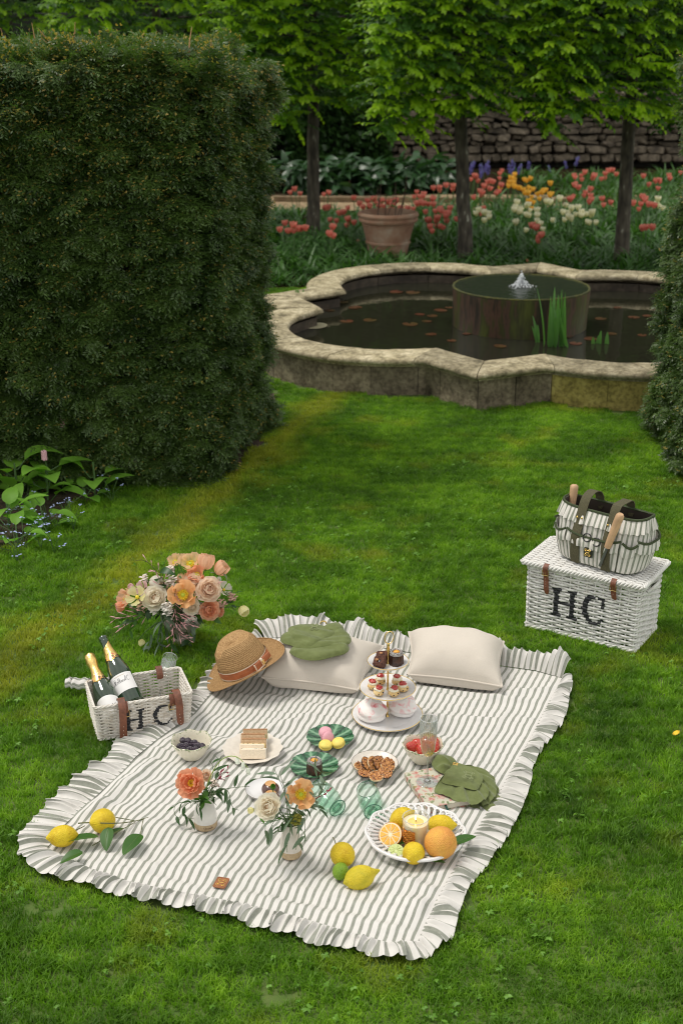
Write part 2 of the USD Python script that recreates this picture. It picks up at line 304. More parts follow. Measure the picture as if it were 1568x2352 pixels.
cop_m = stone_mat('coping_stone', (0.10, 0.085, 0.045), (0.34, 0.29, 0.175), (0.54, 0.475, 0.32))
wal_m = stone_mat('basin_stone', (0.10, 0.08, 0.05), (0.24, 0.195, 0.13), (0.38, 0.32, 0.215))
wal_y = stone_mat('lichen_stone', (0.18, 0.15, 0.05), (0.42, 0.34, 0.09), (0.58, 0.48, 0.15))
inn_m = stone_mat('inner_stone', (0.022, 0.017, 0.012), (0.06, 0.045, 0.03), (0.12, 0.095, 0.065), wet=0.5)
basin = thing('stone_pond_basin', 'weathered stone pond basin with lobed sides and pointed corners, topped by pale lichened coping', 'pond')
COP = [(0.12, 0.212), (0.07, 0.216), (0.07, 0.226), (0.02, 0.230), (0.0, 0.238), (-0.03, 0.243), (-0.045, 0.254), (-0.035, 0.266), (0.0, 0.274), (0.05, 0.281), (0.5, 0.287), (0.95, 0.282), (1.0, 0.270), (1.02, 0.250), (0.98, 0.235), (0.9, 0.226), (0.5, 0.222)]
WALLP = [(0.16, -0.02), (0.16, 0.215), (0.5, 0.215), (0.5, -0.02)]
INW = [(0.52, -0.3), (0.52, 0.198), (0.86, 0.203), (0.86, -0.3)]
cuts = []
for k in range(4):
    b = PA + k * PI / 2
    cuts += [b - 0.252, b, b + 0.252] + [b + 0.252 + (PI / 2 - 0.504) * f for f in (0.27, 0.5, 0.75)]
cuts = sorted(c % (2 * PI) for c in cuts); cuts.append(cuts[0] + 2 * PI)
for k in range(len(cuts) - 1):
    a0, a1 = cuts[k] + 0.0016, cuts[k + 1] - 0.0016
    if k % 3 == 1 or True: obj('coping_stone', ring_block(a0, a1, COP, 9, k, 0.007), cop_m, basin, 50)
wc = sorted(cuts[:-1] + [(cuts[k] + cuts[k + 1]) / 2 + 0.03 * math.sin(k * 5) for k in range(len(cuts) - 1) if cuts[k + 1] - cuts[k] > 0.24]); wc.append(wc[0] + 2 * PI)
for k in range(len(wc) - 1):
    mid = (wc[k] + wc[k + 1]) / 2; q = PC + 2.1 * np.array([math.cos(mid), math.sin(mid)])
    yl = q[1] < 9 and 1.60 < q[0] < 2.30
    obj('wall_stone', ring_block(wc[k] + 0.0012, wc[k + 1] - 0.0012, WALLP, 5, k + 50, 0.004), wal_y if yl else wal_m, basin, 30, label='yellow lichened wall stone' if yl else None)
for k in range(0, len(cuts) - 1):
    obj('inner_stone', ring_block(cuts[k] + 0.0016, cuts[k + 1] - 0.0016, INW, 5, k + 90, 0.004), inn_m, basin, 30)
ang = np.linspace(0, 2 * PI, 181)[:-1]; rin = polar(POND.buffer(-0.24, join_style='mitre'), ang)
wv = np.c_[PC[0] + rin * np.cos(ang), PC[1] + rin * np.sin(ang)]
water_m = mat('pond_water', {'g': ('geometry', {}), 'n': ('noise_texture', dict(scale=9.0, detail=2.0)), 'b': ('bump', dict(strength=0.06, distance=0.02)), 'p': ('principled_bsdf', dict(base_color=(0.010, 0.010, 0.006), roughness=0.03, ior=1.33))},
              [('g.position', 'n.vector'), ('n.fac', 'b.height'), ('b.normal', 'p.normal')])
WZ = 0.13
obj('pond_water', sheet(sg.Polygon(wv), WZ), water_m, kind='structure')
DC = np.array([1.47, 10.66]); DR = 0.56
drum = thing('fountain_drum', 'mossy round fountain drum standing in the pond with water brimming over it', 'fountain', (*DC, 0))
drum_m = mat('drum_side', {'g': ('geometry', {}), 'mp': ('mapping', dict(scale=(7.0, 7.0, 1.2))), 'n': ('noise_texture', dict(scale=1.0, detail=6.0, roughness=0.65)), 'r': ('rgb_ramp', dict(ramp=[(0.3, (0.008, 0.008, 0.005)), (0.43, (0.022, 0.018, 0.011)), (0.50, (0.075, 0.042, 0.028)), (0.54, (0.035, 0.036, 0.012)), (0.62, (0.060, 0.070, 0.015)), (0.75, (0.09, 0.10, 0.022))])),
    'p': ('principled_bsdf', dict(roughness=0.35)), 'b': ('bump', dict(strength=0.5, distance=0.02))}, [('g.position', 'mp.vector'), ('mp.vector', 'n.vector'), ('n.fac', 'r.fac'), ('r.color', 'p.base_color'), ('n.fac', 'b.height'), ('b.normal', 'p.normal')])
obj('drum_body', lathe([(0.0, -0.1), (DR - 0.015, -0.1), (DR - 0.012, 0.2), (DR, 0.40), (DR, 0.44), (DR - 0.015, 0.446), (DR - 0.02, 0.440), (0.0, 0.440)], 96), drum_m, drum)
obj('mossy_rim', tube([( (DR - 0.008) * math.cos(a), (DR - 0.008) * math.sin(a), 0.446) for a in np.linspace(0, 2 * PI, 90)], 0.008 + 0.004 * rng.random(90), 6), P('rim_moss', (0.085, 0.085, 0.012), 0.9, col2=(0.025, 0.03, 0.008), scale=30, bump=1), drum)
obj('water_top', sheet(sg.Point(0, 0).buffer(DR - 0.018, 32), 0.448), mat('drum_water', {'g': ('geometry', {}), 'n': ('noise_texture', dict(scale=22.0, detail=3.0)), 'b': ('bump', dict(strength=0.35, distance=0.02)), 'p': ('principled_bsdf', dict(base_color=(0.012, 0.016, 0.010), roughness=0.05, ior=1.33))}, [('g.position', 'n.vector'), ('n.fac', 'b.height'), ('b.normal', 'p.normal')]), drum)
fr = np.random.default_rng(5); fb = []
for k in range(420):
    rr = abs(fr.normal(0, 0.048)); a = fr.random() * 2 * PI; h = max(0.0, 0.105 * math.exp(-(rr / 0.045) ** 2)) * fr.random() ** 0.7 * (1.25 if k % 9 == 0 else 1)
    fb.append(ball(0.0022 + 0.0065 * fr.random() ** 2, (rr * math.cos(a), rr * math.sin(a), 0.452 + h), 7, 5))
obj('water_jet', cat(fb), P('foam', (0.85, 0.88, 0.9), 0.15, transmission_weight=0.25, ior=1.33), drum, True, kind='stuff')
# lily pads
pad_m = LEAF('lily_pad', (0.10, 0.03, 0.018), (0.06, 0.045, 0.015), 0.1, 0.25, c3=(0.16, 0.06, 0.03))
def pad_mesh(s): return grid(lambda U, V: (V * np.cos(0.25 + U * 5.8), V * np.sin(0.25 + U * 5.8), 0.03 * V ** 3 * np.sin(U * 9 + s)), 18, 3)
pad0 = None
def padlab(x, y): return 'small reddish lily pad ' + ('at the left end of the pond' if x < 470 else 'in the water left of the drum' if x < 740 else 'in the water in front of the drum' if x < 1200 else 'in the water right of the drum') + (', on the far side' if y < 335 else ', on the near side')
for x, y in [(590, 245), (615, 325), (690, 310), (655, 397), (580, 360), (435, 345), (785, 395), (905, 440), (1000, 410), (1150, 405), (1235, 413), (1310, 395), (1390, 335), (1270, 340), (530, 243), (640, 350), (720, 300), (380, 300), (340, 280), (900, 405), (1440, 330), (1330, 300), (660, 330), (350, 350), (1180, 430), (730, 420), (1420, 400), (290, 310)]:
    p = at((1000 + x * 1.104) / 1.742, (900 + y * 1.104) / 1.742, WZ); s = 0.035 + 0.03 * fr.random()
    if pad0 is None: pad0 = thing('lily_pad', padlab(x, y), 'lily pad', (p[0], p[1], WZ + 0.004), (0, 0, 1.0), s, 'lily pads on the pond'); obj('pad', nouv(pad_mesh(0)), pad_m, pad0, True)
    else: dup(pad0, (p[0], p[1], WZ + 0.004 + 0.0012 * fr.random()), (0, 0, fr.random() * 6), s, padlab(x, y))
p = at((1000 + 232 * 1.104) / 1.742, (900 + 366 * 1.104) / 1.742, WZ)
t = thing('lily_pad', 'large pale cream leaf floating at the left end of the pond', 'lily pad', (p[0], p[1], WZ + 0.006), (0, 0, 2), 0.11)
obj('pad', nouv(pad_mesh(1)), P('pale_pad', (0.42, 0.38, 0.25), 0.5, 0.2), t, True)
# reeds
reed_m = LEAF('iris_leaf', (0.08, 0.20, 0.05), (0.13, 0.30, 0.06), 0.35)
def reed_clump(name, label, u, v, n, h, spread, seed):
    r = np.random.default_rng(seed); p = at(u, v, WZ); t = thing(name, label, 'reeds', (p[0], p[1], WZ - 0.02))
    for k in range(n):
        L = h * r.uniform(0.55, 1.0); b = np.array([r.normal(0, spread), r.normal(0, spread * 0.5), 0]); d = np.array([r.normal(0, 0.13), r.normal(0, 0.1), 1.0])
        m = leaf(L, 0.034 * r.uniform(0.7, 1.2), r.uniform(0.02, 0.35), 0.4, 8, 2, 0.55, 0.45)
        obj('blade', mv(nouv(m), b, Rot.align_vectors([d, [r.normal(), -1, 0]], [[1, 0, 0], [0, 0, 1]], weights=[100, 1])[0]), reed_m, t, True)
reed_clump('iris_reeds', 'clump of tall upright green iris blades in front of the fountain drum', (1000 + 1112 * 1.104) / 1.742, (900 + 440 * 1.104) / 1.742, 18, 0.50, 0.055, 1)
reed_clump('iris_reeds', 'small clump of iris blades just left of the tall clump before the drum', (1000 + 1045 * 1.104) / 1.742, (900 + 425 * 1.104) / 1.742, 3, 0.24, 0.012, 2)
reed_clump('iris_reeds', 'short sprig of iris blades on the right in the open water', (1000 + 1265 * 1.104) / 1.742, (900 + 430 * 1.104) / 1.742, 4, 0.13, 0.018, 3)
reed_clump('iris_reeds', 'bright green water blades at the left end of the pond', (1000 + 165 * 1.104) / 1.742, (900 + 310 * 1.104) / 1.742, 5, 0.22, 0.04, 4)
# ------------------------------------------------------------------ grass
HEDGE_L = sg.Polygon([(-0.80, 7.12), (-0.50, 8.25), (-0.62, 8.6), (-4.5, 8.6), (-4.5, 6.75), (-2.0, 6.95)])
HEDGE_R = sg.Polygon([(2.09, 7.0), (4.5, 6.8), (4.5, 8.3), (2.10, 8.3)])
def blades(n, s, seed, h0, h1, w=0.0032):
    r = np.random.default_rng(seed); V, Fc = [], []
    xy = r.uniform(-s / 2, s / 2, (n, 2)); H = r.uniform(h0, h1, n); a = r.uniform(0, 2 * PI, n); ln = r.uniform(0.15, 1.15, n) * H; fa = a + r.normal(0, 0.6, n) ; W = w * r.uniform(0.6, 1.3, n)
    side = np.stack([-np.sin(fa), np.cos(fa)], 1) * W[:, None] / 2; d = np.stack([np.cos(a), np.sin(a)], 1) * ln[:, None]
    q = [np.c_[xy - side, np.zeros(n)], np.c_[xy + side, np.zeros(n)], np.c_[xy + d * 0.35 - side * 0.9, H * 0.6], np.c_[xy + d * 0.35 + side * 0.9, H * 0.6], np.c_[xy + d, H * 0.95]]
    V = np.stack(q, 1).reshape(-1, 3); b = np.arange(n)[:, None] * 5
    return V, np.vstack([b + [0, 1, 3], b + [0, 3, 2], b + [2, 3, 4]])
yw = [at(u, v)[:2] for u, v in ((560, 1085), (350, 1215), (90, 1480))]
def line_nodes(n, l, tag_, a, b):
    """1 near the line a-b on the ground, falling off to 0, broken up by noise"""
    a, b = np.asarray(a), np.asarray(b); d = (b - a) / np.linalg.norm(b - a); nn = (-d[1], d[0], 0); c = -(a @ np.array(nn[:2]))
    n[tag_ + 'd'] = ('vector_math', dict(math_type='dot_product', vector2=nn)); n[tag_ + 'a'] = ('math', dict(math_type='add', value2=float(c))); n[tag_ + 'w'] = ('math', dict(math_type='add'))
    n[tag_ + 'b'] = ('math', dict(math_type='absolute')); n[tag_ + 'm'] = ('map_range', dict(from_min=0.02, from_max=0.19, to_min=1.0, to_max=0.0, clamp=True))
    l += [('g.position', tag_ + 'd.vector1'), (tag_ + 'd.value', tag_ + 'a.value1'), (tag_ + 'a.value', tag_ + 'w.value1'), ('wob.value', tag_ + 'w.value2'), (tag_ + 'w.value', tag_ + 'b.value1'), (tag_ + 'b.value', tag_ + 'm.value')]
n = {'g': ('geometry', {}), 'n1': ('noise_texture', dict(scale=1.7, detail=5.0, roughness=0.65)), 'n2': ('noise_texture', dict(scale=16.0, detail=4.0, roughness=0.65)), 'n3': ('noise_texture', dict(scale=2.6, detail=4.0)),
     'mr': ('map_range', dict(from_min=0.36, from_max=0.64, clamp=True)), 'mr2': ('map_range', dict(from_min=0.34, from_max=0.66, clamp=True)), 'm': ('mix_float', dict(fac=0.42)), 'm2': ('mix_float', dict(fac=0.5)),
     'r': ('rgb_ramp', dict(ramp=[(0.0, (0.040, 0.105, 0.010)), (0.24, (0.125, 0.265, 0.015)), (0.5, (0.31, 0.51, 0.034)), (0.72, (0.50, 0.68, 0.10)), (1.0, (0.76, 0.82, 0.34))])),
     'wob': ('math', dict(math_type='multiply_add', value2=0.5, value3=-0.25)), 'dry': ('rgb_ramp', dict(ramp=[(0.0, (0.25, 0.27, 0.02)), (0.5, (0.50, 0.46, 0.05)), (1.0, (0.68, 0.60, 0.16))])),
     'th': ('rgb_ramp', dict(ramp=[(0.9, (0, 0, 0)), (0.95, (1, 1, 1))])), 'dm': ('math', dict(math_type='maximum')), 'dm2': ('math', dict(math_type='maximum')), 'pk': ('math', dict(math_type='multiply', value2=0.72)), 'pm': ('rgb_ramp', dict(ramp=[(0.55, (0, 0, 0)), (0.72, (0.55, 0.55, 0.55))])),
     'mx': ('mix', {}), 'tc': ('mix', dict(mix_type='multiply', fac=1.0, color2=(1.2, 1.35, 0.7))), 'p': ('principled_bsdf', dict(roughness=0.5, specular_ior_level=0.3)), 't': ('translucent_bsdf', {}), 'mix': ('mix_closure', dict(fac=0.48))}
l = [('g.position', 'n1.vector'), ('g.position', 'n2.vector'), ('g.position', 'n3.vector'), ('n1.fac', 'mr.value'), ('n2.fac', 'mr2.value'), ('mr.result', 'm.a'), ('mr2.result', 'm.b'), ('m.result', 'm2.a'), ('g.random_per_island', 'm2.b'), ('m2.result', 'r.fac'), ('m2.result', 'dry.fac'), ('n3.fac', 'wob.value1'),
     ('g.random_per_island', 'th.fac'), ('n3.fac', 'pm.fac'), ('r.color', 'mx.color1'), ('dry.color', 'mx.color2'), ('mx.color', 'p.base_color'), ('mx.color', 'tc.color1'), ('tc.color', 't.color'), ('p.BSDF', 'mix.closure1'), ('t.BSDF', 'mix.closure2')]
line_nodes(n, l, 'k', yw[0], yw[2])
l += [('km.result', 'pk.value1'), ('pk.value', 'dm.value1'), ('th.color', 'dm.value2'), ('dm.value', 'dm2.value1'), ('pm.color', 'dm2.value2'), ('dm2.value', 'mx.fac')]
grass_m = mat('grass_blade', n, l, surface='mix.closure')
TS = 0.125
gr = np.random.default_rng(11)
gx, gy = np.meshgrid(np.arange(-2.9, 3.6, TS), np.arange(2.3, 12.9, TS)); gp = np.c_[gx.ravel(), gy.ravel()]
gp = gp[np.abs(gp[:, 0]) < 0.33 * gp[:, 1] + 0.5]
out = inside(HEDGE_L.buffer(-0.1), gp) | inside(HEDGE_R.buffer(-0.1), gp) | inside(POND_W.buffer(0.0), gp) | inside(BLANKET.buffer(-0.03), gp) | inside(LEFTBED.buffer(-0.02), gp)
gp = gp[~out]; k = len(gp); far = gp[:, 1] > 8.0
gi = gr.integers(0, 3, k); tall = (meshkit.fbm(np.c_[gp * 1.3, np.zeros(k)], 3) > 0.54) & ~inside(BLANKET.buffer(0.09), gp); gi = np.where(tall, gi + 3, gi)
instancer(None, 'grass', [(blades(700, TS * 1.25, s, 0.009, 0.026), grass_m, False) for s in range(3)] + [(blades(640, TS * 1.25, s + 10, 0.010, 0.034), grass_m, False) for s in range(3)],
          np.c_[gp + gr.normal(0, 0.015, gp.shape), np.zeros(k)], Rot.from_euler('z', gr.integers(0, 4, k) * PI / 2 + gr.normal(0, 0.2, k)), gr.uniform(0.9, 1.15, k), gi, 'short mown green grass with yellowish worn strips covering the lawn', 'grass')
# clover and small weeds in the lawn
clo_m = LEAF('clover_leaf', (0.10, 0.24, 0.02), (0.20, 0.39, 0.05), 0.35, scale=12, c3=(0.34, 0.52, 0.12))
def rosette(n, L, W, seed):
    r = np.random.default_rng(seed); ms = []
    for q in range(n): ms.append(mv(nouv(leaf(L * r.uniform(0.6, 1), W, r.uniform(0.2, 0.9), 0.2, 4, 2)), (0, 0, 0.020 + 0.016 * r.random()), Rot.from_euler('zy', [q * 2 * PI / n + r.normal(0, 0.3), -r.uniform(0.1, 0.5)][::1])))
    return cat(ms)
cp = np.c_[gr.uniform(-1.6, 2.3, 9000), gr.uniform(2.6, 7.5, 9000)]; cl = meshkit.fbm(np.c_[cp * 2.3, np.ones(9000)], 3, 5)
cp = cp[(cl > 0.50) & (gr.random(9000) < 0.42)]; cp = cp[~inside(BLANKET.buffer(0.02), cp)]; cp = cp[~inside(LEFTBED, cp)]; k = len(cp)
instancer(None, 'clover', [(rosette(5, 0.022, 0.015, 1), clo_m, True), (rosette(6, 0.03, 0.014, 2), clo_m, True), (rosette(7, 0.045, 0.022, 3), clo_m, True)], np.c_[cp, np.zeros(k)], Rot.from_euler('z', gr.uniform(0, 6.28, k)), gr.uniform(0.32, 0.75, k), gr.choice(3, k, p=[0.66, 0.33, 0.01]), 'clover and small broad weeds scattered through the lawn', 'clover')
dan = thing('dandelion', 'single yellow dandelion flower in the lawn at the right edge of the picture', 'dandelion', at(1550, 1702)); 
obj('flower_head', cat([mv(nouv(leaf(0.016, 0.004, 0.2, 0, 3, 1)), (0, 0, 0.036), Rot.from_euler('zy', [q * 0.6, -0.3 - 0.012 * q])) for q in range(32)]), P('dandelion_yellow', (0.8, 0.5, 0.02), 0.6), dan, True)
obj('stem', tube([(0, 0, 0), (0, 0, 0.036)], 0.0015, 5), clo_m, dan)
# ------------------------------------------------------------------ yew hedges
yew_m = LEAF('yew_needle', (0.034, 0.070, 0.014), (0.098, 0.165, 0.034), 0.28, 0.42, scale=5, c3=(0.23, 0.29, 0.075), spec=0.5)
yew_t = LEAF('yew_tip', (0.30, 0.27, 0.05), (0.42, 0.28, 0.08), 0.35, 0.5, scale=9, c3=(0.30, 0.32, 0.05))
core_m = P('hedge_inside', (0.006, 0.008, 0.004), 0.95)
def sprig(seed, L=0.085, n=12, tip=False):
    r = np.random.default_rng(seed); ms = []
    for b in range(4):
        ang = (b - 1.5) * 0.55 + r.normal(0, 0.15); bl = L * r.uniform(0.65, 1.0); dirn = Rot.from_euler('zy', [ang, r.normal(0.15, 0.25)])
        for k in range(n if not tip else 4):
            s = (k + 1) / n * bl if not tip else bl * (0.86 + 0.022 * k); sd = 1 if k % 2 else -1
            ms.append(mv(nouv(leaf(0.024 * r.uniform(0.75, 1.15) * (0.55 if tip else 1), 0.0085 if not tip else 0.006, 0.35, 0.0, 2, 1, 0.6, 0.6)), dirn.apply([s, 0, -0.12 * s * s / bl]), dirn * Rot.from_euler('zy', [sd * r.uniform(0.7, 1.1) if not tip else r.normal(0, 0.5), r.normal(0, 0.35)])))
    return cat(ms)
def hedge(label, faces, core, seed):
    """faces: (origin, edge a, edge b, outward, density)"""
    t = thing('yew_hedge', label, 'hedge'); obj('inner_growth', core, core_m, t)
    r = np.random.default_rng(seed); Pn, Dn, Ix, Sc = [], [], [], []
    for o, a, b, nn, dens in faces:
        o, a, b, nn = map(lambda q: np.asarray(q, float), (o, a, b, nn)); k = int(np.linalg.norm(a) * np.linalg.norm(b) * dens)
        u, v = r.random(k), r.random(k); q = o + u[:, None] * a + v[:, None] * b
        lump = (meshkit.fbm(q * [3.2, 3.2, 4.5], 3, seed) - 0.5) * 0.18 + (meshkit.noise(q * [11, 11, 15], seed + 9) - 0.5) * 0.20
        q = q + nn * (lump - r.random(k) ** 2 * 0.07)[:, None]
        d = nn + r.normal(0, 0.36, (k, 3)) + np.array([0, 0, -0.15 if nn[2] < 0.5 else 0.0])
        deep = meshkit.noise(q * [11, 11, 15], seed + 9) < 0.27
        tipp = (r.random(k) < (0.14 if nn[2] < 0.5 else 0.4))
        topz = q[:, 2] > 1.75; tipp |= r.random(k) < np.clip((q[:, 2] - 1.45) * 0.75, 0, 0.55)
        keep = ~(deep & (r.random(k) < 0.8)); q, d, tipp = q[keep], d[keep], tipp[keep]
        Pn.append(q); Dn.append(d); Ix.append(r.integers(0, 4, len(q))); Sc.append(r.uniform(0.75, 1.25, len(q)))
        tq = tipp; Pn.append(q[tq]); Dn.append(d[tq]); Ix.append(r.integers(4, 6, tq.sum())); Sc.append(np.full(tq.sum(), 1.12) * r.uniform(0.7, 1.1, tq.sum()))
    o, a, b, nn, _ = faces[-1]; k = 420; q = np.asarray(o) + r.random((k, 1)) * np.asarray(a) + r.random((k, 1)) * np.asarray(b) + [0, 0, 0.03]; Pn.append(q); Dn.append(np.array([0, 0, 1.0]) + r.normal(0, 0.45, (k, 3))); Ix.append(np.where(r.random(k) < 0.14, 6, r.integers(0, 6, k))); Sc.append(r.uniform(0.9, 1.7, k))
    Pn, Dn, Ix, Sc = np.vstack(Pn), np.vstack(Dn), np.concatenate(Ix), np.concatenate(Sc); Dn /= np.linalg.norm(Dn, axis=1, keepdims=True)
    up = np.array([0, 0, 1.0]) + r.normal(0, 0.28, Dn.shape); y = np.cross(up, Dn); y /= np.linalg.norm(y, axis=1, keepdims=True); z = np.cross(Dn, y)
    instancer(t, 'foliage', [(sprig(s), yew_m, True) for s in range(4)] + [(sprig(s, tip=True), yew_t, True) for s in range(2)] + [(tube([(0, 0, 0), (0.05, 0.004, 0), (0.10, 0, 0.004)], [0.003, 0.0022, 0.001], 4), P('yew_shoot', (0.36, 0.20, 0.08), 0.7), True)], Pn, Rot.from_matrix(np.stack([Dn, y, z], -1)), Sc, Ix)
HT = 2.30
def prism(poly, z0, z1): return extr(poly, z1 - z0, z0)
hedge('tall dark clipped yew hedge beside the flower bed, its top tinged with yellow tips',
      [((-0.78, 7.08, 0), (-1.5, -0.16, 0), (0, 0, HT), (0.05, -1, 0.05), 2300), ((-2.28, 6.92, 0), (-1.0, -0.1, 0), (0, 0, HT), (0, -1, 0.05), 1200), ((-0.78, 7.08, 0), (0.27, 1.15, 0), (0.05, 0, HT - 0.03), (0.97, -0.25, 0.03), 2300), ((-0.62, 8.3, HT - 0.02), (-2.6, 0, 0), (0, -1.3, 0.02), (0, -0.1, 1), 1300)],
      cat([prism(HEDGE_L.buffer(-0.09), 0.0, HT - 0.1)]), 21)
hedge('tall dark clipped yew hedge cut off by the right edge of the picture',
      [((2.04, 6.96, 0), (0.9, -0.06, 0), (0.08, 0, HT), (0, -1, 0.03), 2000), ((2.04, 6.96, 0), (0, 1.2, 0), (0.08, 0, HT), (-1, 0, 0.02), 2300), ((2.12, 6.96, HT), (1.2, 0, 0), (0, 1.2, 0), (0, 0, 1), 900)],
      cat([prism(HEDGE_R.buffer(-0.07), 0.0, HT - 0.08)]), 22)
# ------------------------------------------------------------------ pleached trees
bark_m = mat('bark', {'g': ('geometry', {}), 'mp': ('mapping', dict(scale=(22.0, 22.0, 7.0))), 'n': ('noise_texture', dict(scale=1.0, detail=5.0)), 'r': ('rgb_ramp', dict(ramp=[(0.35, (0.025, 0.021, 0.015)), (0.5, (0.06, 0.05, 0.036)), (0.64, (0.09, 0.08, 0.058)), (0.70, (0.30, 0.29, 0.24))])),
    'p': ('principled_bsdf', dict(roughness=0.9)), 'b': ('bump', dict(strength=0.7, distance=0.02))}, [('g.position', 'mp.vector'), ('mp.vector', 'n.vector'), ('n.fac', 'r.fac'), ('r.color', 'p.base_color'), ('n.fac', 'b.height'), ('b.normal', 'p.normal')])
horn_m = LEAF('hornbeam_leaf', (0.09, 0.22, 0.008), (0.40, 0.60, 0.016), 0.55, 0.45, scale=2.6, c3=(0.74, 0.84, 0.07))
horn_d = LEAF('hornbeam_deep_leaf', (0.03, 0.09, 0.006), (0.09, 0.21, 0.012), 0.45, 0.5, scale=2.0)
def spray(seed, n=14, L=0.36):
    r = np.random.default_rng(seed); ms = [tube([(0, 0, 0), (L * 0.5, 0, -0.01), (L, 0, -0.06)], [0.004, 0.003, 0.001], 4)]
    for k in range(n):
        s = (k + 1.2) / (n + 0.5); sd = 1 if k % 2 else -1; p = (L * s, 0, -0.06 * s * s)
        ms.append(mv(nouv(leaf(0.058 * r.uniform(0.75, 1.15), 0.033, r.uniform(0.3, 1.0), 0.1, 3, 2, 0.8, 0.7)), p, Rot.from_euler('xzy', [sd * r.uniform(-0.1, 0.5), sd * r.uniform(0.5, 1.1) if k < n - 1 else 0, r.uniform(0.05, 0.55)])))
    return cat(ms)
SPR = [spray(s) for s in range(4)]
def tree(label, base, top, w, zb, seed, n=2100):
    r = np.random.default_rng(seed); bx, by = base[:2]; t = thing('pleached_tree', label, 'tree', (bx, by, 0))
    dx, dy = top[0] - bx, top[1] - by; hgt = 4.2
    tr = curve([(0.0, 0, -0.05), (0.02 * dx, 0, 0.3), (dx * 0.5, dy * 0.5, 0.8), (dx, dy, 1.5), (dx, dy, 2.6), (dx, dy, 3.6)], 16)
    rad = np.interp(np.linspace(0, 1, 16), [0, 0.08, 0.4, 1], [0.105, 0.078, 0.066, 0.035]); obj('trunk', tube(tr + r.normal(0, 0.006, tr.shape), rad, 12), bark_m, t)
    for k in range(16):
        z = zb + 0.12 + k * 0.17; sd = 1 if k % 2 else -1; ln = w / 2 * r.uniform(0.6, 1.0)
        obj('branch', tube(curve([(dx, dy, z), (dx + sd * ln * 0.5, dy + r.normal(0, 0.15), z + 0.08), (dx + sd * ln, dy + r.normal(0, 0.3), z + r.normal(0.05, 0.08))], 8), np.linspace(0.02, 0.006, 8), 6), bark_m, t)
    q = np.stack([r.uniform(-w / 2, w / 2, n) + dx, np.where(r.random(n) < 0.6, -0.5 - r.random(n) * 0.28, r.uniform(-0.5, 0.55, n)) + dy, zb + r.random(n) * (hgt - zb)], 1)
    layer = np.round(q[:, 2] / 0.19 + 0.4 * np.sin(q[:, 0] * 3.1 + seed)) ; q[:, 2] = layer * 0.19 + r.normal(0, 0.035, n)
    q[:, 1] += (meshkit.fbm(q * [1.6, 0.3, 2.2], 3, seed) - 0.5) * 0.55
    low = zb + 0.10 * np.sin(q[:, 0] * 4 + seed * 2) + 0.14 * meshkit.noise(q * [2.5, 0, 0], seed); ok = (q[:, 2] > low); q = q[ok]; n2 = len(q)
    yaw = -PI / 2 + r.normal(0, 0.75, n2); yaw = np.where(q[:, 1] > dy + 0.3, -yaw, yaw); pit = r.normal(0.22, 0.22, n2)
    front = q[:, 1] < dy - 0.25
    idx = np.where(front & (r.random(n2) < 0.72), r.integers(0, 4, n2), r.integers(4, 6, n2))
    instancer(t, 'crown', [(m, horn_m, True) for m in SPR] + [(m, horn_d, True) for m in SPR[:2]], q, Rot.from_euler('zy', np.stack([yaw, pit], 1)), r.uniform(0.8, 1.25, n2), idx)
tree('slim pleached tree whose trunk stands beside the terracotta pot, behind the hedge end', at(720, 562), at(720, 300, y=at(720, 562)[1]), 1.95, 1.48, 31)
tree('slim pleached tree with a speckled trunk in the middle, right behind the pond wall', at(1065, 606), at(1058, 300, y=14.3), 1.85, 1.50, 32)
tree('slim pleached tree with a leaning trunk nearest the right-hand hedge', at(1424, 616), at(1442, 300, y=14.0), 1.9, 1.50, 33)
tree('pleached tree standing behind the big left hedge, only its bright crown showing above it', (-2.2, 16.6), (-2.2, 16.6), 2.1, 1.5, 34, 1300)
tree('pleached tree at the far left, its crown in the top corner above the hedge', (-4.2, 17.6), (-4.2, 17.6), 2.3, 1.5, 35, 1300)
# ------------------------------------------------------------------ dry stone wall and what grows behind it
wall = thing('dry_stone_wall', 'old dry stone wall of uneven pale stones behind the tulips', 'wall', (0, 24.0, 0))
ws_m = stone_mat('wall_stone', (0.035, 0.028, 0.02), (0.10, 0.08, 0.055), (0.19, 0.155, 0.11))
obj('wall_core', cbox((11.0, 0.4, 1.36), (3.6, 0.36, 0.68), 0.01), P('wall_gap', (0.02, 0.017, 0.012), 0.95), wall)
wr = np.random.default_rng(41); z = 0.1; cnt = 0; rest = []
def rock(sx, sy, sz, seed):
    v, f = cbox((1, 1, 1), (0, 0, 0), 0.16); v = v * [sx, sy, sz]; v = v + (meshkit.noise(v * 9 + seed * 3.7) - 0.5)[:, None] * 0.045 + np.random.default_rng(seed).normal(0, 0.013, v.shape); return v, f
while z < 1.32:
    h = wr.uniform(0.07, 0.16); x = 0.6 + wr.uniform(-0.2, 0)
    while x < 6.6:
        w = wr.uniform(0.14, 0.42) * (1 if wr.random() < 0.8 else 0.6)
        m = mv(rock(w - 0.014, 0.26, h - 0.012, cnt), (x + w / 2, wr.normal(0.03, 0.03), z + h / 2 + wr.normal(0, 0.012)), (0, wr.normal(0, 0.07), wr.normal(0, 0.06)))
        if 1.0 < x < 5.6 and z > 0.3 and cnt < 292: obj('stone', m, ws_m, wall, 35); cnt += 1
        else: rest.append(m)
        x += w
    z += h
obj('further_stones', cat(rest), ws_m, wall, 35, kind='stuff')
ivy_m = LEAF('ivy_leaf', (0.022, 0.055, 0.014), (0.05, 0.11, 0.025), 0.15, 0.4, scale=3)
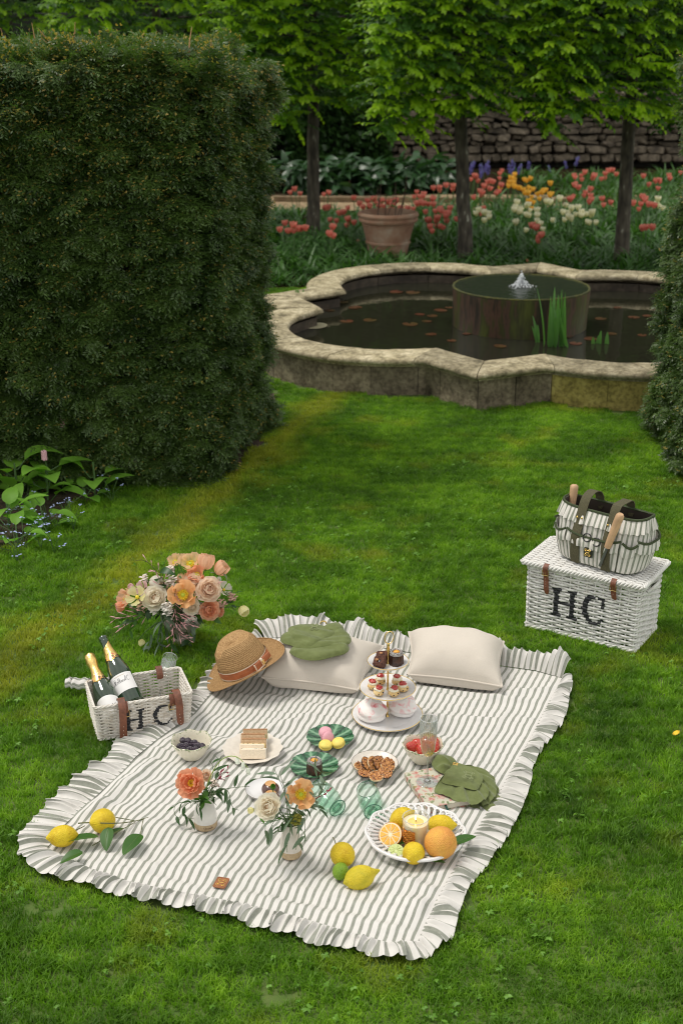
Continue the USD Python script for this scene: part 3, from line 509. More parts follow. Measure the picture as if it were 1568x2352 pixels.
def clump_stuff(name, label, cat_, box, n, leaf_args, m, seed, flat=0.4, sc=(0.7, 1.3), shape=None, core=None, top=True):
    r = np.random.default_rng(seed); q = r.uniform(box[0], box[1], (n, 3))
    if shape is not None: q = q[shape(q, r)]
    k = len(q); t = instancer(None, name, [(cat([mv(nouv(leaf(*leaf_args)), rr.normal(0, leaf_args[0] * 0.5, 3), Rot.from_euler('zyx', [rr.uniform(0, 6.28), rr.uniform(-0.3, 0.8), rr.normal(0, 0.4)])) for _ in range(6)]), m, True) for rr in (np.random.default_rng(seed + 1), np.random.default_rng(seed + 2))], q, Rot.from_euler('zx', np.c_[r.uniform(0, 6.28, k), r.normal(0, flat, k)]), r.uniform(*sc, k), r.integers(0, 2, k), label, cat_)
    return t
t = thing('ivy_wall', 'dark ivy covered wall in deep shade at the back behind the left tree trunk', 'ivy'); 
obj('wall_face', cbox((8.5, 0.5, 2.6), (-3.7, 24.3, 1.3), 0.02), core_m, t)
r_ = np.random.default_rng(43); k = 3000; q = np.c_[r_.uniform(-4, 0.9, k), 23.95 - 0.25 * r_.random(k), r_.uniform(0, 2.7, k)]; q[:, 1] += 0.5 * (meshkit.fbm(q * [1.4, 0, 1.4], 3) - 0.5)
ivp = cat([mv(nouv(leaf(0.10, 0.09, 0.4, 0.1, 3, 2, 0.7, 0.5)), (r_.normal(0, 0.07), 0, r_.normal(0, 0.07)), Rot.from_euler('zyx', [-PI / 2 + r_.normal(0, 0.6), r_.uniform(0.3, 1.2), r_.normal(0, 0.3)])) for _ in range(5)])
instancer(t, 'ivy_leaves', [(ivp, ivy_m, True)], q, Rot.from_euler('z', r_.normal(0, 0.5, k)), r_.uniform(0.8, 1.3, k), np.zeros(k, int))
# dark trees that close the view behind the wall
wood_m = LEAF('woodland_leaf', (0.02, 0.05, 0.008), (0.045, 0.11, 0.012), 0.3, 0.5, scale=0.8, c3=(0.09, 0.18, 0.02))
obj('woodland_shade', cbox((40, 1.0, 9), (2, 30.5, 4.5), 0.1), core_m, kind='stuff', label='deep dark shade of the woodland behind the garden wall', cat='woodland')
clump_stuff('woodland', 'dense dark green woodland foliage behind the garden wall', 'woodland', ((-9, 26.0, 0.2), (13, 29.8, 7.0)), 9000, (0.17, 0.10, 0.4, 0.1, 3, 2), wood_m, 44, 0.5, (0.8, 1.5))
# ------------------------------------------------------------------ planting in the back beds
strap_m = LEAF('strap_leaf', (0.03, 0.085, 0.018), (0.065, 0.16, 0.03), 0.3, 0.45, scale=2.0, c3=(0.11, 0.22, 0.06))
def strap_clump(n, h, w, seed, spread=0.07):
    r = np.random.default_rng(seed); ms = []
    for k in range(n):
        yaw = r.uniform(0, 6.28); m = leaf(h * r.uniform(0.6, 1), w, r.uniform(0.3, 1.6), 0.3, 5, 2, 0.7, 0.5)
        ms.append(mv(nouv(m), (r.normal(0, spread), r.normal(0, spread), 0), Rot.from_euler('yz', [-r.uniform(0.8, 1.4), yaw])))
    return cat(ms)
r_ = np.random.default_rng(51); k = 2300
q = np.c_[r_.uniform(-1.6, 6.0, k), 12.95 + r_.random(k) ** 1.1 * 5.4, np.zeros(k)]; q = q[(q[:, 0] < 0.36 * q[:, 1] ) & (q[:, 0] > -0.12 * q[:, 1])]
q2 = np.c_[r_.uniform(2.0, 7.5, 500), r_.uniform(18, 22.5, 500), np.zeros(500)]; q2 = q2[q2[:, 0] > 3.4 - 0.15 * (q2[:, 1] - 18)]; q = np.vstack([q, q2]); k = len(q)
hh = np.where(q[:, 1] < 13.4, 0.6, 1.0) * np.where((q[:, 0] < 1.0) & (q[:, 1] > 16.4), 0.6, 1.0)
instancer(None, 'bed_foliage', [(strap_clump(9, 0.42, 0.03, 1), strap_m, True), (strap_clump(8, 0.36, 0.045, 2), strap_m, True), (strap_clump(10, 0.30, 0.018, 3), strap_m, True)], q, Rot.from_euler('z', r_.uniform(0, 6.28, k)), r_.uniform(0.65, 1.1, k) * hh, r_.integers(0, 3, k), 'mass of green strap leaves filling the tulip bed behind the pond', 'foliage')
fern_m = LEAF('feather_leaf', (0.05, 0.14, 0.025), (0.09, 0.22, 0.05), 0.35, 0.5, scale=3)
def bush(name, label, u, v, n, rad, h, m, largs, seed, cat_='bush'):
    r = np.random.default_rng(seed); p = at(u, v); t = thing(name, label, cat_, p); ms = []; st = []
    for k in range(n):
        a, b = r.uniform(0, 6.28), r.random() ** 0.5; q = np.array([rad * b * math.cos(a), rad * b * math.sin(a), h * (1 - 0.6 * b * b) * r.uniform(0.35, 1)])
        ms.append(mv(nouv(leaf(*largs)), q, Rot.from_euler('zyx', [a + r.normal(0, 0.8), r.uniform(-0.9, 0.5), r.normal(0, 0.4)])))
        if k % 14 == 0: st.append(tube([(0.2 * q[0], 0.2 * q[1], 0), q * [0.7, 0.7, 0.6], q], 0.004, 4))
    obj('foliage', cat(ms), m, t, True, kind='stuff'); obj('stems', cat(st), m, t)
bush('feathery_bush', 'fine feathery green bush at the foot of the left tree trunk', 730, 602, 900, 0.42, 0.40, fern_m, (0.07, 0.014, 0.5, 0.1, 3, 1), 61)
bush('feathery_bush', 'smaller feathery green clump close to the hedge end behind the pond', 668, 606, 450, 0.25, 0.26, fern_m, (0.07, 0.016, 0.5, 0.1, 3, 1), 62)
host_m = LEAF('hosta_leaf', (0.02, 0.055, 0.018), (0.035, 0.09, 0.03), 0.15, 0.35, scale=3)
for i, (u, v, lab) in enumerate([(660, 440, 'dark broad-leaved clump beyond the path, next to the hedge end'), (722, 438, 'dark broad-leaved clump beyond the path, behind the left tree trunk'), (790, 442, 'dark broad-leaved clump beyond the path, left of the others below the ivy'), (850, 440, 'dark broad-leaved clump beyond the path, straight above the terracotta pot'), (915, 438, 'dark broad-leaved clump beyond the path, right of the pot'), (980, 436, 'dark broad-leaved clump at the left end of the stone wall')]):
    bush('broad_leaf_clump', lab, u, v, 130, 0.5, 0.55, host_m, (0.30, 0.12, 0.7, 0.15, 4, 2), 63 + i, 'plant')
# ------------------------------------------------------------------ tulips and bluebells
stem_m = P('flower_stem', (0.05, 0.11, 0.025), 0.6)
def flower_plant(name, label, group, cols, h, fs, seed, loc):
    r = np.random.default_rng(seed); t = thing(name, label, 'tulip', loc, group=group)
    obj('stem', tube(curve([(0, 0, 0), (0.01, 0.005, h * 0.5), (0, 0, h)], 6), 0.005, 5), stem_m, t)
    pm = PETAL(name + '_petal', *cols)
    for k in range(6):
        op = 0.35 if k % 2 else 0.6
        f = lambda U, V: ((0.25 + op * np.sin(V * 1.7)) * fs * np.cos((U - 0.5) * 1.5 * np.sin(V * 2.6 + 0.2)), (U - 0.5) * fs * 1.15 * np.sin(V * 2.55 + 0.25), V * fs * 1.5)
        obj('petal', mv(grid(f, 3, 4), (0, 0, h), (0, 0, k * PI / 3 + r.normal(0, 0.1))), pm, t)
    for k in range(2): obj('leaf', mv(nouv(leaf(h * 0.8, 0.045, 0.7, 0.3, 5, 2)), (0, 0, 0), Rot.from_euler('yz', [-1.15, k * 2.8 + r.random()])), strap_m, t, True)
    return t
CORAL = [(905, 625), (820, 645), (865, 660), (690, 680), (605, 690), (620, 715), (740, 680), (825, 700), (380, 735), (485, 740), (520, 750), (420, 730), (290, 770), (340, 775), (375, 800), (640, 760), (650, 735), (700, 790), (720, 770), (670, 800), (690, 805), (655, 820), (150, 835), (180, 830), (130, 820), (1045, 830), (1050, 850), (1175, 635), (1205, 630), (1230, 655), (1300, 630), (1290, 635), (1195, 690), (1220, 690), (1440, 645), (1460, 655), (1475, 640), (1520, 635), (1410, 735), (1430, 730), (1415, 750), (1230, 725), (1160, 735), (1295, 725), (1445, 840), (1000, 950), (390, 880), (300, 840), (865, 745), (800, 645), (835, 690), (570, 770), (555, 765), (600, 740), (180, 690), (275, 685), (450, 745), (500, 735), (740, 765), (890, 690)]
YELLOW = [(950, 645), (965, 638), (1000, 650), (935, 655), (905, 668), (960, 670), (975, 675), (1000, 685), (1065, 695), (1080, 690), (1095, 675), (1010, 710), (1075, 705), (1025, 735), (940, 662), (990, 655), (1055, 702), (1015, 690)]
WHITE = [(830, 755), (835, 770), (855, 795), (850, 775), (960, 765), (985, 755), (1000, 750), (1020, 765), (1030, 785), (1045, 795), (955, 770), (1105, 740), (1125, 735), (1125, 770), (1150, 765), (1165, 775), (1190, 770), (1180, 760), (1205, 780), (1240, 790), (1255, 790), (1480, 735), (1470, 740), (980, 805), (1135, 780), (1215, 772), (970, 752), (1035, 800)]
r_ = np.random.default_rng(71)
def place(x, y):
    side = ' left of the terracotta pot' if x < 380 else ' just behind the terracotta pot' if x < 590 and y > 640 else ' between the pot and middle trunk' if x < 765 else ' behind the middle tree trunk' if x < 900 else ' mid-bed below the stone wall' if x < 1120 else ' left of the leaning tree trunk' if x < 1370 else ' beyond the leaning trunk'
    return side + (', farthest back' if y < 672 else ', halfway back' if y < 752 else ', nearer the pond')
for nm, lab, grp, cols, pts, rep in (('coral_tulip', 'coral red tulip in bloom in the bed behind the pond', 'coral tulips', ((0.50, 0.24, 0.14), (0.60, 0.15, 0.11), (0.66, 0.25, 0.19)), CORAL, 3),
                                ('yellow_tulip', 'golden yellow tulip in the bed below the stone wall', 'yellow tulips', ((0.6, 0.35, 0.03), (0.72, 0.40, 0.04), (0.8, 0.50, 0.09)), YELLOW, 2),
                                ('white_tulip', 'creamy white tulip in the bed behind the pond', 'white tulips', ((0.5, 0.52, 0.2), (0.68, 0.66, 0.42), (0.78, 0.76, 0.58)), WHITE, 2)):
    first = None
    for x, y in pts:
        for k in range(rep):
            p = at(574 + (x + (r_.normal(0, 11) if k else 0)) * 0.6338, (y + (r_.normal(0, 8) if k else 0)) * 0.6338, 0.40 if y < 870 else 0.13)
            if first is None: first = flower_plant(nm, nm.replace('_', ' ') + place(x, y), grp, cols, 0.36, 0.042, 72, (p[0], p[1], 0))
            else: dup(first, (p[0], p[1], 0), (r_.normal(0, 0.12), r_.normal(0, 0.12), r_.uniform(0, 6.28)), r_.uniform(0.85, 1.2) * (1 if y < 870 else 0.4), nm.replace('_', ' ') + place(x, y), grp)
bb_m = P('bluebell_petal', (0.075, 0.06, 0.24), 0.6); first = None
for x, y in [(795, 595), (840, 590), (850, 583), (835, 597), (862, 590), (945, 585), (960, 580), (970, 590), (955, 592), (1115, 545), (1090, 575), (1170, 535), (1180, 560), (1010, 570), (1150, 565)]:
    p = at(574 + x * 0.6338, y * 0.6338, 0.3)
    if first is None:
        first = thing('bluebell', 'violet bluebell spike flowering at the foot of the stone wall', 'bluebell', (p[0], p[1], 0), group='bluebells')
        obj('stem', tube(curve([(0, 0, 0), (0.01, 0, 0.25), (0.06, 0, 0.36)], 8), 0.005, 4), stem_m, first)
        obj('bells', cat([mv(lathe([(0.004, 0), (0.018, -0.012), (0.02, -0.035), (0.028, -0.05)], 6), (0.01 + 0.05 * q / 8 + 0.012 * (-1) ** q, 0.025 * math.sin(q * 2), 0.20 + 0.16 * q / 8)) for q in range(9)]), bb_m, first)
    else: dup(first, (p[0], p[1], 0), (0, 0, r_.uniform(0, 6)), r_.uniform(0.55, 0.9))
# terracotta pot
p = at(890, 600); pot_m = mat('terracotta', {'g': ('geometry', {}), 'n': ('noise_texture', dict(scale=5.0, detail=6.0, roughness=0.65)), 'r': ('rgb_ramp', dict(ramp=[(0.3, (0.17, 0.085, 0.05)), (0.45, (0.27, 0.145, 0.09)), (0.58, (0.31, 0.20, 0.135)), (0.72, (0.38, 0.30, 0.23))])), 'p': ('principled_bsdf', dict(roughness=0.85)), 'b': ('bump', dict(strength=0.3, distance=0.01))},
    [('g.position', 'n.vector'), ('n.fac', 'r.fac'), ('r.color', 'p.base_color'), ('n.fac', 'b.height'), ('b.normal', 'p.normal')])
pot = thing('terracotta_pot', 'large terracotta plant pot with rolled rim standing in the bed behind the pond', 'plant pot', (p[0], p[1], 0))
obj('pot_body', lathe([(0.0, 0.0), (0.185, 0.0), (0.20, 0.02), (0.235, 0.20), (0.245, 0.205), (0.245, 0.225), (0.237, 0.23), (0.275, 0.38), (0.283, 0.40), (0.29, 0.41), (0.283, 0.42), (0.29, 0.44)], 48), pot_m, pot)
obj('pot_rim', lathe([(0.285, 0.435), (0.315, 0.44), (0.325, 0.46), (0.318, 0.485), (0.33, 0.495), (0.335, 0.515), (0.322, 0.535), (0.30, 0.54), (0.285, 0.525), (0.275, 0.45), (0.0, 0.45)], 48), pot_m, pot)
obj('soil', lathe([(0.279, 0.46), (0.2, 0.475), (0.0, 0.48)], 32), soil_mat, pot)
pl = thing('potted_shoots', 'bare upright shoots with a few leaves growing in the terracotta pot', 'plant', (p[0], p[1], 0.47))
for k in range(7): 
    a = k * 0.9; b = np.array([0.13 * math.cos(a), 0.13 * math.sin(a), 0]); L = r_.uniform(0.25, 0.5); d = np.array([r_.normal(0, 0.06), r_.normal(0, 0.06), L]); obj('shoot', tube([b, b + d * 0.5 + [0.01, 0, 0], b + d], [0.006, 0.005, 0.003], 5), P('shoot_brown', (0.07, 0.045, 0.03), 0.8), pl)
    for q in range(3): obj('leaf', mv(nouv(leaf(0.09, 0.03, 0.6, 0.1, 4, 2)), b + d * (0.5 + 0.2 * q), Rot.from_euler('zy', [r_.uniform(0, 6.28), -0.2])), fern_m, pl, True)
reed_t = thing('strap_leaf_clump', 'green strap leaves arching against the foot of the terracotta pot', 'plant', at(868, 612)); 
for k in range(12): obj('leaf', mv(nouv(leaf(r_.uniform(0.2, 0.34), 0.035, r_.uniform(0.6, 1.6), 0.3, 6, 2)), (r_.normal(0, 0.06), r_.normal(0, 0.02), 0), Rot.from_euler('yz', [-r_.uniform(0.9, 1.4), r_.uniform(0, 6.28)])), strap_m, reed_t, True)
# ------------------------------------------------------------------ the flower bed on the left
dock_m = LEAF('broad_leaf', (0.14, 0.32, 0.03), (0.24, 0.46, 0.06), 0.4, 0.55, scale=6)
def leafy(name, label, u, v, n, L, W, h, seed, spike=None):
    r = np.random.default_rng(seed); t = thing(name, label, 'plant', at(u, v, 0.0))
    for k in range(n):
        yaw = k * 2.4 + r.normal(0, 0.3); z = h * k / n * r.uniform(0.7, 1.0); q = np.array([0.02 * math.cos(yaw), 0.02 * math.sin(yaw), z]); el = r.uniform(0.3, 1.0)
        pe = q + 0.06 * np.array([math.cos(yaw) * math.cos(el), math.sin(yaw) * math.cos(el), math.sin(el)])
        lf = obj('leaf', mv(nouv(leaf(1.0 * L * r.uniform(0.7, 1.05), 1.25 * W * r.uniform(0.8, 1.1), r.uniform(0.5, 1.5), 0.25, 8, 4, 0.75, 0.7)), pe, Rot.from_euler('yz', [-el, yaw])), dock_m, t, True)
        obj('leaf_stalk', tube([q * [0, 0, 1], q, pe], 0.003, 5), stem_m, t)
    obj('stem', tube([(0, 0, 0), (0.005, 0, h * 0.6), (0, 0.005, h)], 0.005, 6), stem_m, t)
    if spike:
        obj('flower_stalk', tube(curve([(0, 0, h * 0.5), (0.01, 0.0, spike * 0.6), (0, 0, spike)], 8), 0.0025, 5), stem_m, t)
        obj('flower_spike', cat([ball(0.006, (0.011 * math.cos(q * 2.4), 0.011 * math.sin(q * 2.4), spike + q * 0.0009), 6, 4) for q in range(55)]), P('pink_spike', (0.62, 0.36, 0.40), 0.7), t)
leafy('broad_leaf_plant', 'leafy plant with two tall upright leaves nearest the middle of the left hedge', 218, 1140, 5, 0.20, 0.09, 0.20, 81)
leafy('broad_leaf_plant', 'low leafy plant on bare soil just left of the tall-leaved one', 195, 1150, 5, 0.12, 0.05, 0.07, 82)
leafy('broad_leaf_plant', 'leafy plant with one pale pink flower spike rising against the hedge', 155, 1120, 4, 0.12, 0.05, 0.1, 83, 0.36)
leafy('broad_leaf_plant', 'big bright leafy plant at the left edge, with a short pink bud spike', 110, 1150, 9, 0.22, 0.09, 0.2, 84, 0.24)
leafy('broad_leaf_plant', 'big bright leafy plant cut by the left edge of the picture, uppermost of the bed', 40, 1150, 9, 0.24, 0.10, 0.22, 85)
leafy('broad_leaf_plant', 'bright leafy plant on the left edge, in the middle of the bed', 20, 1215, 9, 0.20, 0.08, 0.14, 86)
leafy('broad_leaf_plant', 'low leafy plant at the front of the left bed beside the lawn', 100, 1215, 7, 0.13, 0.055, 0.10, 87)
leafy('broad_leaf_plant', 'lowest leafy plant of the left bed, next to bare soil at the edge', 40, 1262, 7, 0.13, 0.055, 0.09, 88)
fm_m = P('forget_me_not_blue', (0.36, 0.42, 0.68), 0.6); first = None
for k, (u, v) in enumerate([(70, 1190), (85, 1215), (95, 1240), (55, 1235), (40, 1270), (130, 1195), (148, 1165), (170, 1195), (25, 1215), (110, 1180), (205, 1085), (190, 1060), (258, 1132), (60, 1165), (125, 1250), (20, 1190)]):
    p = at(u, v + 22)
    if first is None:
        first = thing('forget_me_not', 'small spray of pale blue forget-me-nots in the left flower bed', 'flower', p, group='forget-me-nots in the left bed')
        rr = np.random.default_rng(3)
        for q in range(5):
            e = np.array([rr.normal(0, 0.04), rr.normal(0, 0.04), rr.uniform(0.06, 0.13)]); obj('stem', tube([(0, 0, 0), e * [0.3, 0.3, 0.6], e], 0.0015, 4), stem_m, first)
            obj('blossom', cat([mv(ball((0.004, 0.004, 0.0015), (0.004, 0, 0), 6, 4), e + [rr.normal(0, 0.008), rr.normal(0, 0.008), 0.003], Rot.from_euler('z', w * 1.257)) for w in range(5)]), fm_m, first)
    else: dup(first, p, (0, 0, k * 1.3), 0.8 + 0.1 * (k % 5))
# ------------------------------------------------------------------ striped blanket with ruffle
def stripe_mat(name, dark=(0.262, 0.272, 0.232), light=(0.62, 0.60, 0.57), duty=0.40, fine=900.0):
    return mat(name, {'a': ('attribute', dict(attribute='st')), 'x': ('separate_xyz', {}), 'f': ('math', dict(math_type='fraction')), 'r': ('rgb_ramp', dict(ramp=[(0.02, (0, 0, 0)), (0.05, (1, 1, 1)), (duty, (1, 1, 1)), (duty + 0.03, (0, 0, 0)), (1.0, (0, 0, 0))])),
        'g': ('geometry', {}), 'n': ('noise_texture', dict(scale=fine, detail=2.0)), 'nl': ('noise_texture', dict(scale=60.0, detail=3.0)), 'av': ('mix_float', dict(fac=0.45)), 'v': ('map_range', dict(from_min=0.3, from_max=0.7, to_min=0.75, to_max=1.25)), 'dk': ('hsv', dict(color=dark)), 'v2': ('map_range', dict(from_min=0.3, from_max=0.7, to_min=0.95, to_max=1.05)), 'lt': ('hsv', dict(color=light)),
        'm': ('mix', {}), 'b': ('bump', dict(strength=0.25, distance=0.001)), 'p': ('principled_bsdf', dict(roughness=0.9, specular_ior_level=0.15, sheen_weight=0.1))},
        [('a.vector', 'x.vector'), ('x.x', 'f.value1'), ('f.value', 'r.fac'), ('g.position', 'n.vector'), ('g.position', 'nl.vector'), ('n.fac', 'av.a'), ('nl.fac', 'av.b'), ('av.result', 'v.value'), ('av.result', 'v2.value'), ('v.result', 'dk.value'), ('v2.result', 'lt.value'), ('lt.color', 'm.color1'), ('dk.color', 'm.color2'), ('r.color', 'm.fac'), ('m.color', 'p.base_color'), ('n.fac', 'b.height'), ('b.normal', 'p.normal')])
linen = stripe_mat('striped_linen')
NST = 48
cb, cr, ct, cl_ = rs(SW['near'], 150), rs(SW['right'], 190), rs(SW['far'], 150)[::-1], rs(SW['left'], 190)[::-1]
def coons(U, V):
    iu = lambda c, q: np.stack([np.interp(q, np.linspace(0, 1, len(c)), c[:, k]) for k in range(2)], -1)
    Pq = (1 - V)[..., None] * iu(cb, U) + V[..., None] * iu(ct, U) + (1 - U)[..., None] * iu(cl_, V) + U[..., None] * iu(cr, V)
    return Pq - ((1 - U) * (1 - V))[..., None] * cb[0] - (U * (1 - V))[..., None] * cb[-1] - ((1 - U) * V)[..., None] * ct[0] - (U * V)[..., None] * ct[-1]
def fold(q, c, d, wd, amp, ln):
    """a soft crease through c along direction d"""
    d = np.asarray(d, float) / np.linalg.norm(d); r = q - np.asarray(c); s = r @ d; n = r @ np.array([-d[1], d[0]]) + 0.012 * np.sin(s * 14)
    return amp * np.exp(-(n / wd) ** 2) * np.exp(-(s / ln) ** 2)
FLAT = [(at(u, v, ZB)[:2], r) for u, v, r in ((953, 1932, 0.17), (889, 1654, 0.14), (441, 1737, 0.07), (580, 1728, 0.12), (758, 1701, 0.09), (721, 1767, 0.09), (609, 1822, 0.08), (860, 1764, 0.09), (970, 1746, 0.07), (472, 1897, 0.06), (668, 1963, 0.06), (508, 2030, 0.07), (1000, 1815, 0.15), (787, 1965, 0.07), (827, 2015, 0.08), (142, 1925, 0.07), (236, 1890, 0.07), (183, 1938, 0.08), (251, 1930, 0.06), (307, 1941, 0.07), (165, 1967, 0.05), (850, 1850, 0.09), (750, 1845, 0.09))]
def cloth_z(q):
    z = cloth_w(q); k = np.ones(z.shape)
    for c, r in FLAT: k = np.minimum(k, 1 - np.exp(-(np.hypot(q[..., 0] - c[0], q[..., 1] - c[1]) / r) ** 6))
    s, n = q @ np.array([0.35, 0.937]), q @ np.array([0.937, -0.35])
    for c in (3.62, 4.02, 4.42): z = z + 0.0055 * np.exp(-((s - c + 0.01 * np.sin(n * 9)) / 0.010) ** 2)
    for c in (-1.75, -1.35, -0.95): z = z + 0.0050 * np.exp(-((n - c + 0.008 * np.sin(s * 8)) / 0.010) ** 2)
    return z * (0.12 + 0.88 * k)
def cloth_w(q):
    ax = np.array([0.35, 0.937]); s, c = q @ ax, q @ np.array([0.937, -0.35]); k = lambda a, b, sd: meshkit.fbm(np.stack([s * a, c * b, np.zeros_like(s)], -1), 2, sd) - 0.5
    z = 0.036 * k(11, 2.2, 1) + 0.014 * k(28, 6, 2) + 0.020 * k(5, 4, 3)
    for c_, d_, w_, a_, l_ in (((0.35, 4.35), (1, -0.1), 0.02, 0.010, 0.5), ((-0.75, 3.85), (0.35, 0.9), 0.018, 0.014, 0.3), ((-0.72, 3.8), (0.4, 0.9), 0.012, -0.008, 0.25), ((-0.2, 4.3), (0.6, 0.5), 0.025, 0.010, 0.25), ((0.75, 4.55), (1, 0.35), 0.02, 0.010, 0.3), ((0.1, 3.3), (0.9, 0.35), 0.02, 0.009, 0.25), ((-0.05, 4.0), (0.9, 0.2), 0.03, 0.007, 0.4)):
        z = z + fold(q, c_, d_, w_, a_, l_)
    return z
def sheet_f(U, V):
    q = coons(U, V); ed = np.minimum(np.minimum(U, 1 - U), np.minimum(V, 1 - V)); w = np.clip(ed / 0.03, 0.15, 1)
    q = q + 0.006 * np.stack([meshkit.noise(np.stack([q[..., 0] * 5, q[..., 1] * 12, 0 * U], -1), 5) - 0.5, 0 * U], -1) * w[..., None]
    return q[..., 0], q[..., 1], ZS + cloth_z(q) * w
bl = thing('picnic_blanket', 'large cream and sage striped picnic blanket with gathered ruffle edge on the lawn', 'blanket')
v, f, uv = grid(sheet_f, 190, 240)
uv = np.c_[uv[:, 0] * NST + 0.25 * (meshkit.noise(np.c_[v[:, :2] * [3, 3], np.zeros(len(v))], 8) - 0.5), uv[:, 1]]
obj('cloth', (v, f, uv), linen, bl)
def ruffle(key, n, seed, zo=0.020, amp=0.022, per=0.105, stand=0.0, gather=0.0225):
    a, b = rs(SW[key], n), outer_pts(key, n); L = np.r_[0, np.cumsum(np.linalg.norm(np.diff(a, axis=0), axis=1))]; Lo = np.r_[0, np.cumsum(np.linalg.norm(np.diff(b, axis=0), axis=1))]
    tg = np.gradient(a, axis=0); tg /= np.linalg.norm(tg, axis=1, keepdims=True); nn = meshkit.noise(np.c_[L * 9, 0 * L, 0 * L + seed], seed); n3 = meshkit.noise(np.c_[L * 5, 0 * L, 0 * L + seed + 3], seed)
    ph = 2 * PI * L / per + 7 * nn; ph2 = 2 * PI * L / 0.027 + 5 * nn
    endw = np.clip(np.minimum(L, L[-1] - L) / 0.04, 0, 1)
    def fn(U, V):
        i = np.round(U * (n - 1)).astype(int); t = V; A, B = a[i], b[i]; q = A + (B - A) * (t * 1.035 - 0.035)[..., None]
        sw = (0.6 + 0.8 * n3[i]) * endw[i]
        q = q + tg[i] * (0.011 * t * np.cos(ph[i] + 0.6) * sw + 0.006 * np.sin(ph2[i] + 1) * t * endw[i])[..., None]
        z = ZS + 0.0022 * (1 - t) + (zo - ZS) * t + amp * sw * (1 + np.sin(ph[i] + 1.2 * t)) * 0.5 * np.sin(t * 1.9) + 0.0090 * np.sin(ph2[i]) * np.clip(t * 6, 0, 1) * (1 - 0.45 * t) + 0.004 * np.sin(t * PI) + stand * np.sin(t * PI * 0.62) * (0.45 + n3[i])
        return q[..., 0], q[..., 1], np.maximum(z, 0.010 + 0.012 * (1 - t))
    v, f, uv = grid(fn, n - 1, 10); uv = np.c_[np.interp(uv[:, 0], np.linspace(0, 1, n), 0.55 * L / gather + 0.45 * Lo / gather / max(1, Lo[-1] / L[-1])), uv[:, 1]]
    return v, f, uv
obj('ruffle', ruffle('near', 620, 1), linen, bl); obj('ruffle', ruffle('right', 760, 2), linen, bl); obj('ruffle', ruffle('far', 560, 3, 0.035, 0.03, 0.16, 0.05), linen, bl); obj('ruffle', ruffle('left', 600, 4), linen, bl)
gold = P('gold', (0.83, 0.58, 0.20), 0.22, metallic=1.0); brass = P('brass', (0.62, 0.45, 0.18), 0.3, metallic=1.0)
tan = P('tan_leather', (0.27, 0.095, 0.034), 0.5, 0.2, 60, 0.4, 300); brown = P('brown_leather', (0.16, 0.055, 0.028), 0.45, 0.25, 70, 0.5, 350)
def monogram(s, r, z=0.0):
    """interlaced H and C with curled serifs, s high, in the xy plane"""
    S = []; ln = lambda p, n=10: S.append(tube([(x * s, y * s, z) for x, y in (curve(p, n) if len(p) > 2 else p)], r, 5))
    for x in (-0.26, 0.26):
        ln([(x, -0.5), (x, 0.5)])
        for y in (-0.5, 0.5): ln([(x - 0.16, y * 0.92), (x - 0.06, y), (x + 0.06, y), (x + 0.16, y * 0.92)], 7)
        for y in (-1, 1): ln([(x + 0.02, y * 0.3), (x + 0.14 * np.sign(x), y * 0.26), (x + 0.2 * np.sign(x), y * 0.36), (x + 0.1 * np.sign(x), y * 0.4)], 9)
    ln([(-0.26, 0.03), (0.26, 0.03)]); ln([(-0.26, -0.03), (0.26, -0.03)])
    a = np.linspace(0.7, 2 * PI - 0.7, 16); ln([(0.30 * math.cos(t) + 0.03, 0.36 * math.sin(t)) for t in a], 20)
    return cat(S)
def rrect(w, h, r): return sg.box(-w / 2 + r, -h / 2 + r, w / 2 - r, h / 2 - r).buffer(r, 6)
p = at(508, 2030, ZB)
pt = obj('leather_patch', mv(extr(rrect(0.040, 0.052, 0.006), 0.002), (p[0], p[1], ZS + 0.006), (0, 0, -0.25)), tan, bl)
obj('gold_emblem', mv(monogram(0.030, 0.0007), (p[0], p[1], ZS + 0.0084), (0, 0, -0.25)), gold, pt)
obj('stitching', cat([mv(cbox((0.003, 0.0008, 0.0008), (0, 0, 0), 0.0002), (p[0] + x * math.cos(-0.25) - y * math.sin(-0.25), p[1] + x * math.sin(-0.25) + y * math.cos(-0.25), ZS + 0.0092), (0, 0, -0.25 + rz)) for x, y, rz in [(-0.015 + 0.005 * i, s_ * 0.0235, 0) for i in range(7) for s_ in (-1, 1)] + [(s_ * 0.0175, -0.02 + 0.005 * i, PI / 2) for i in range(9) for s_ in (-1, 1)]]), P('thread', (0.40, 0.24, 0.12), 0.8), pt)
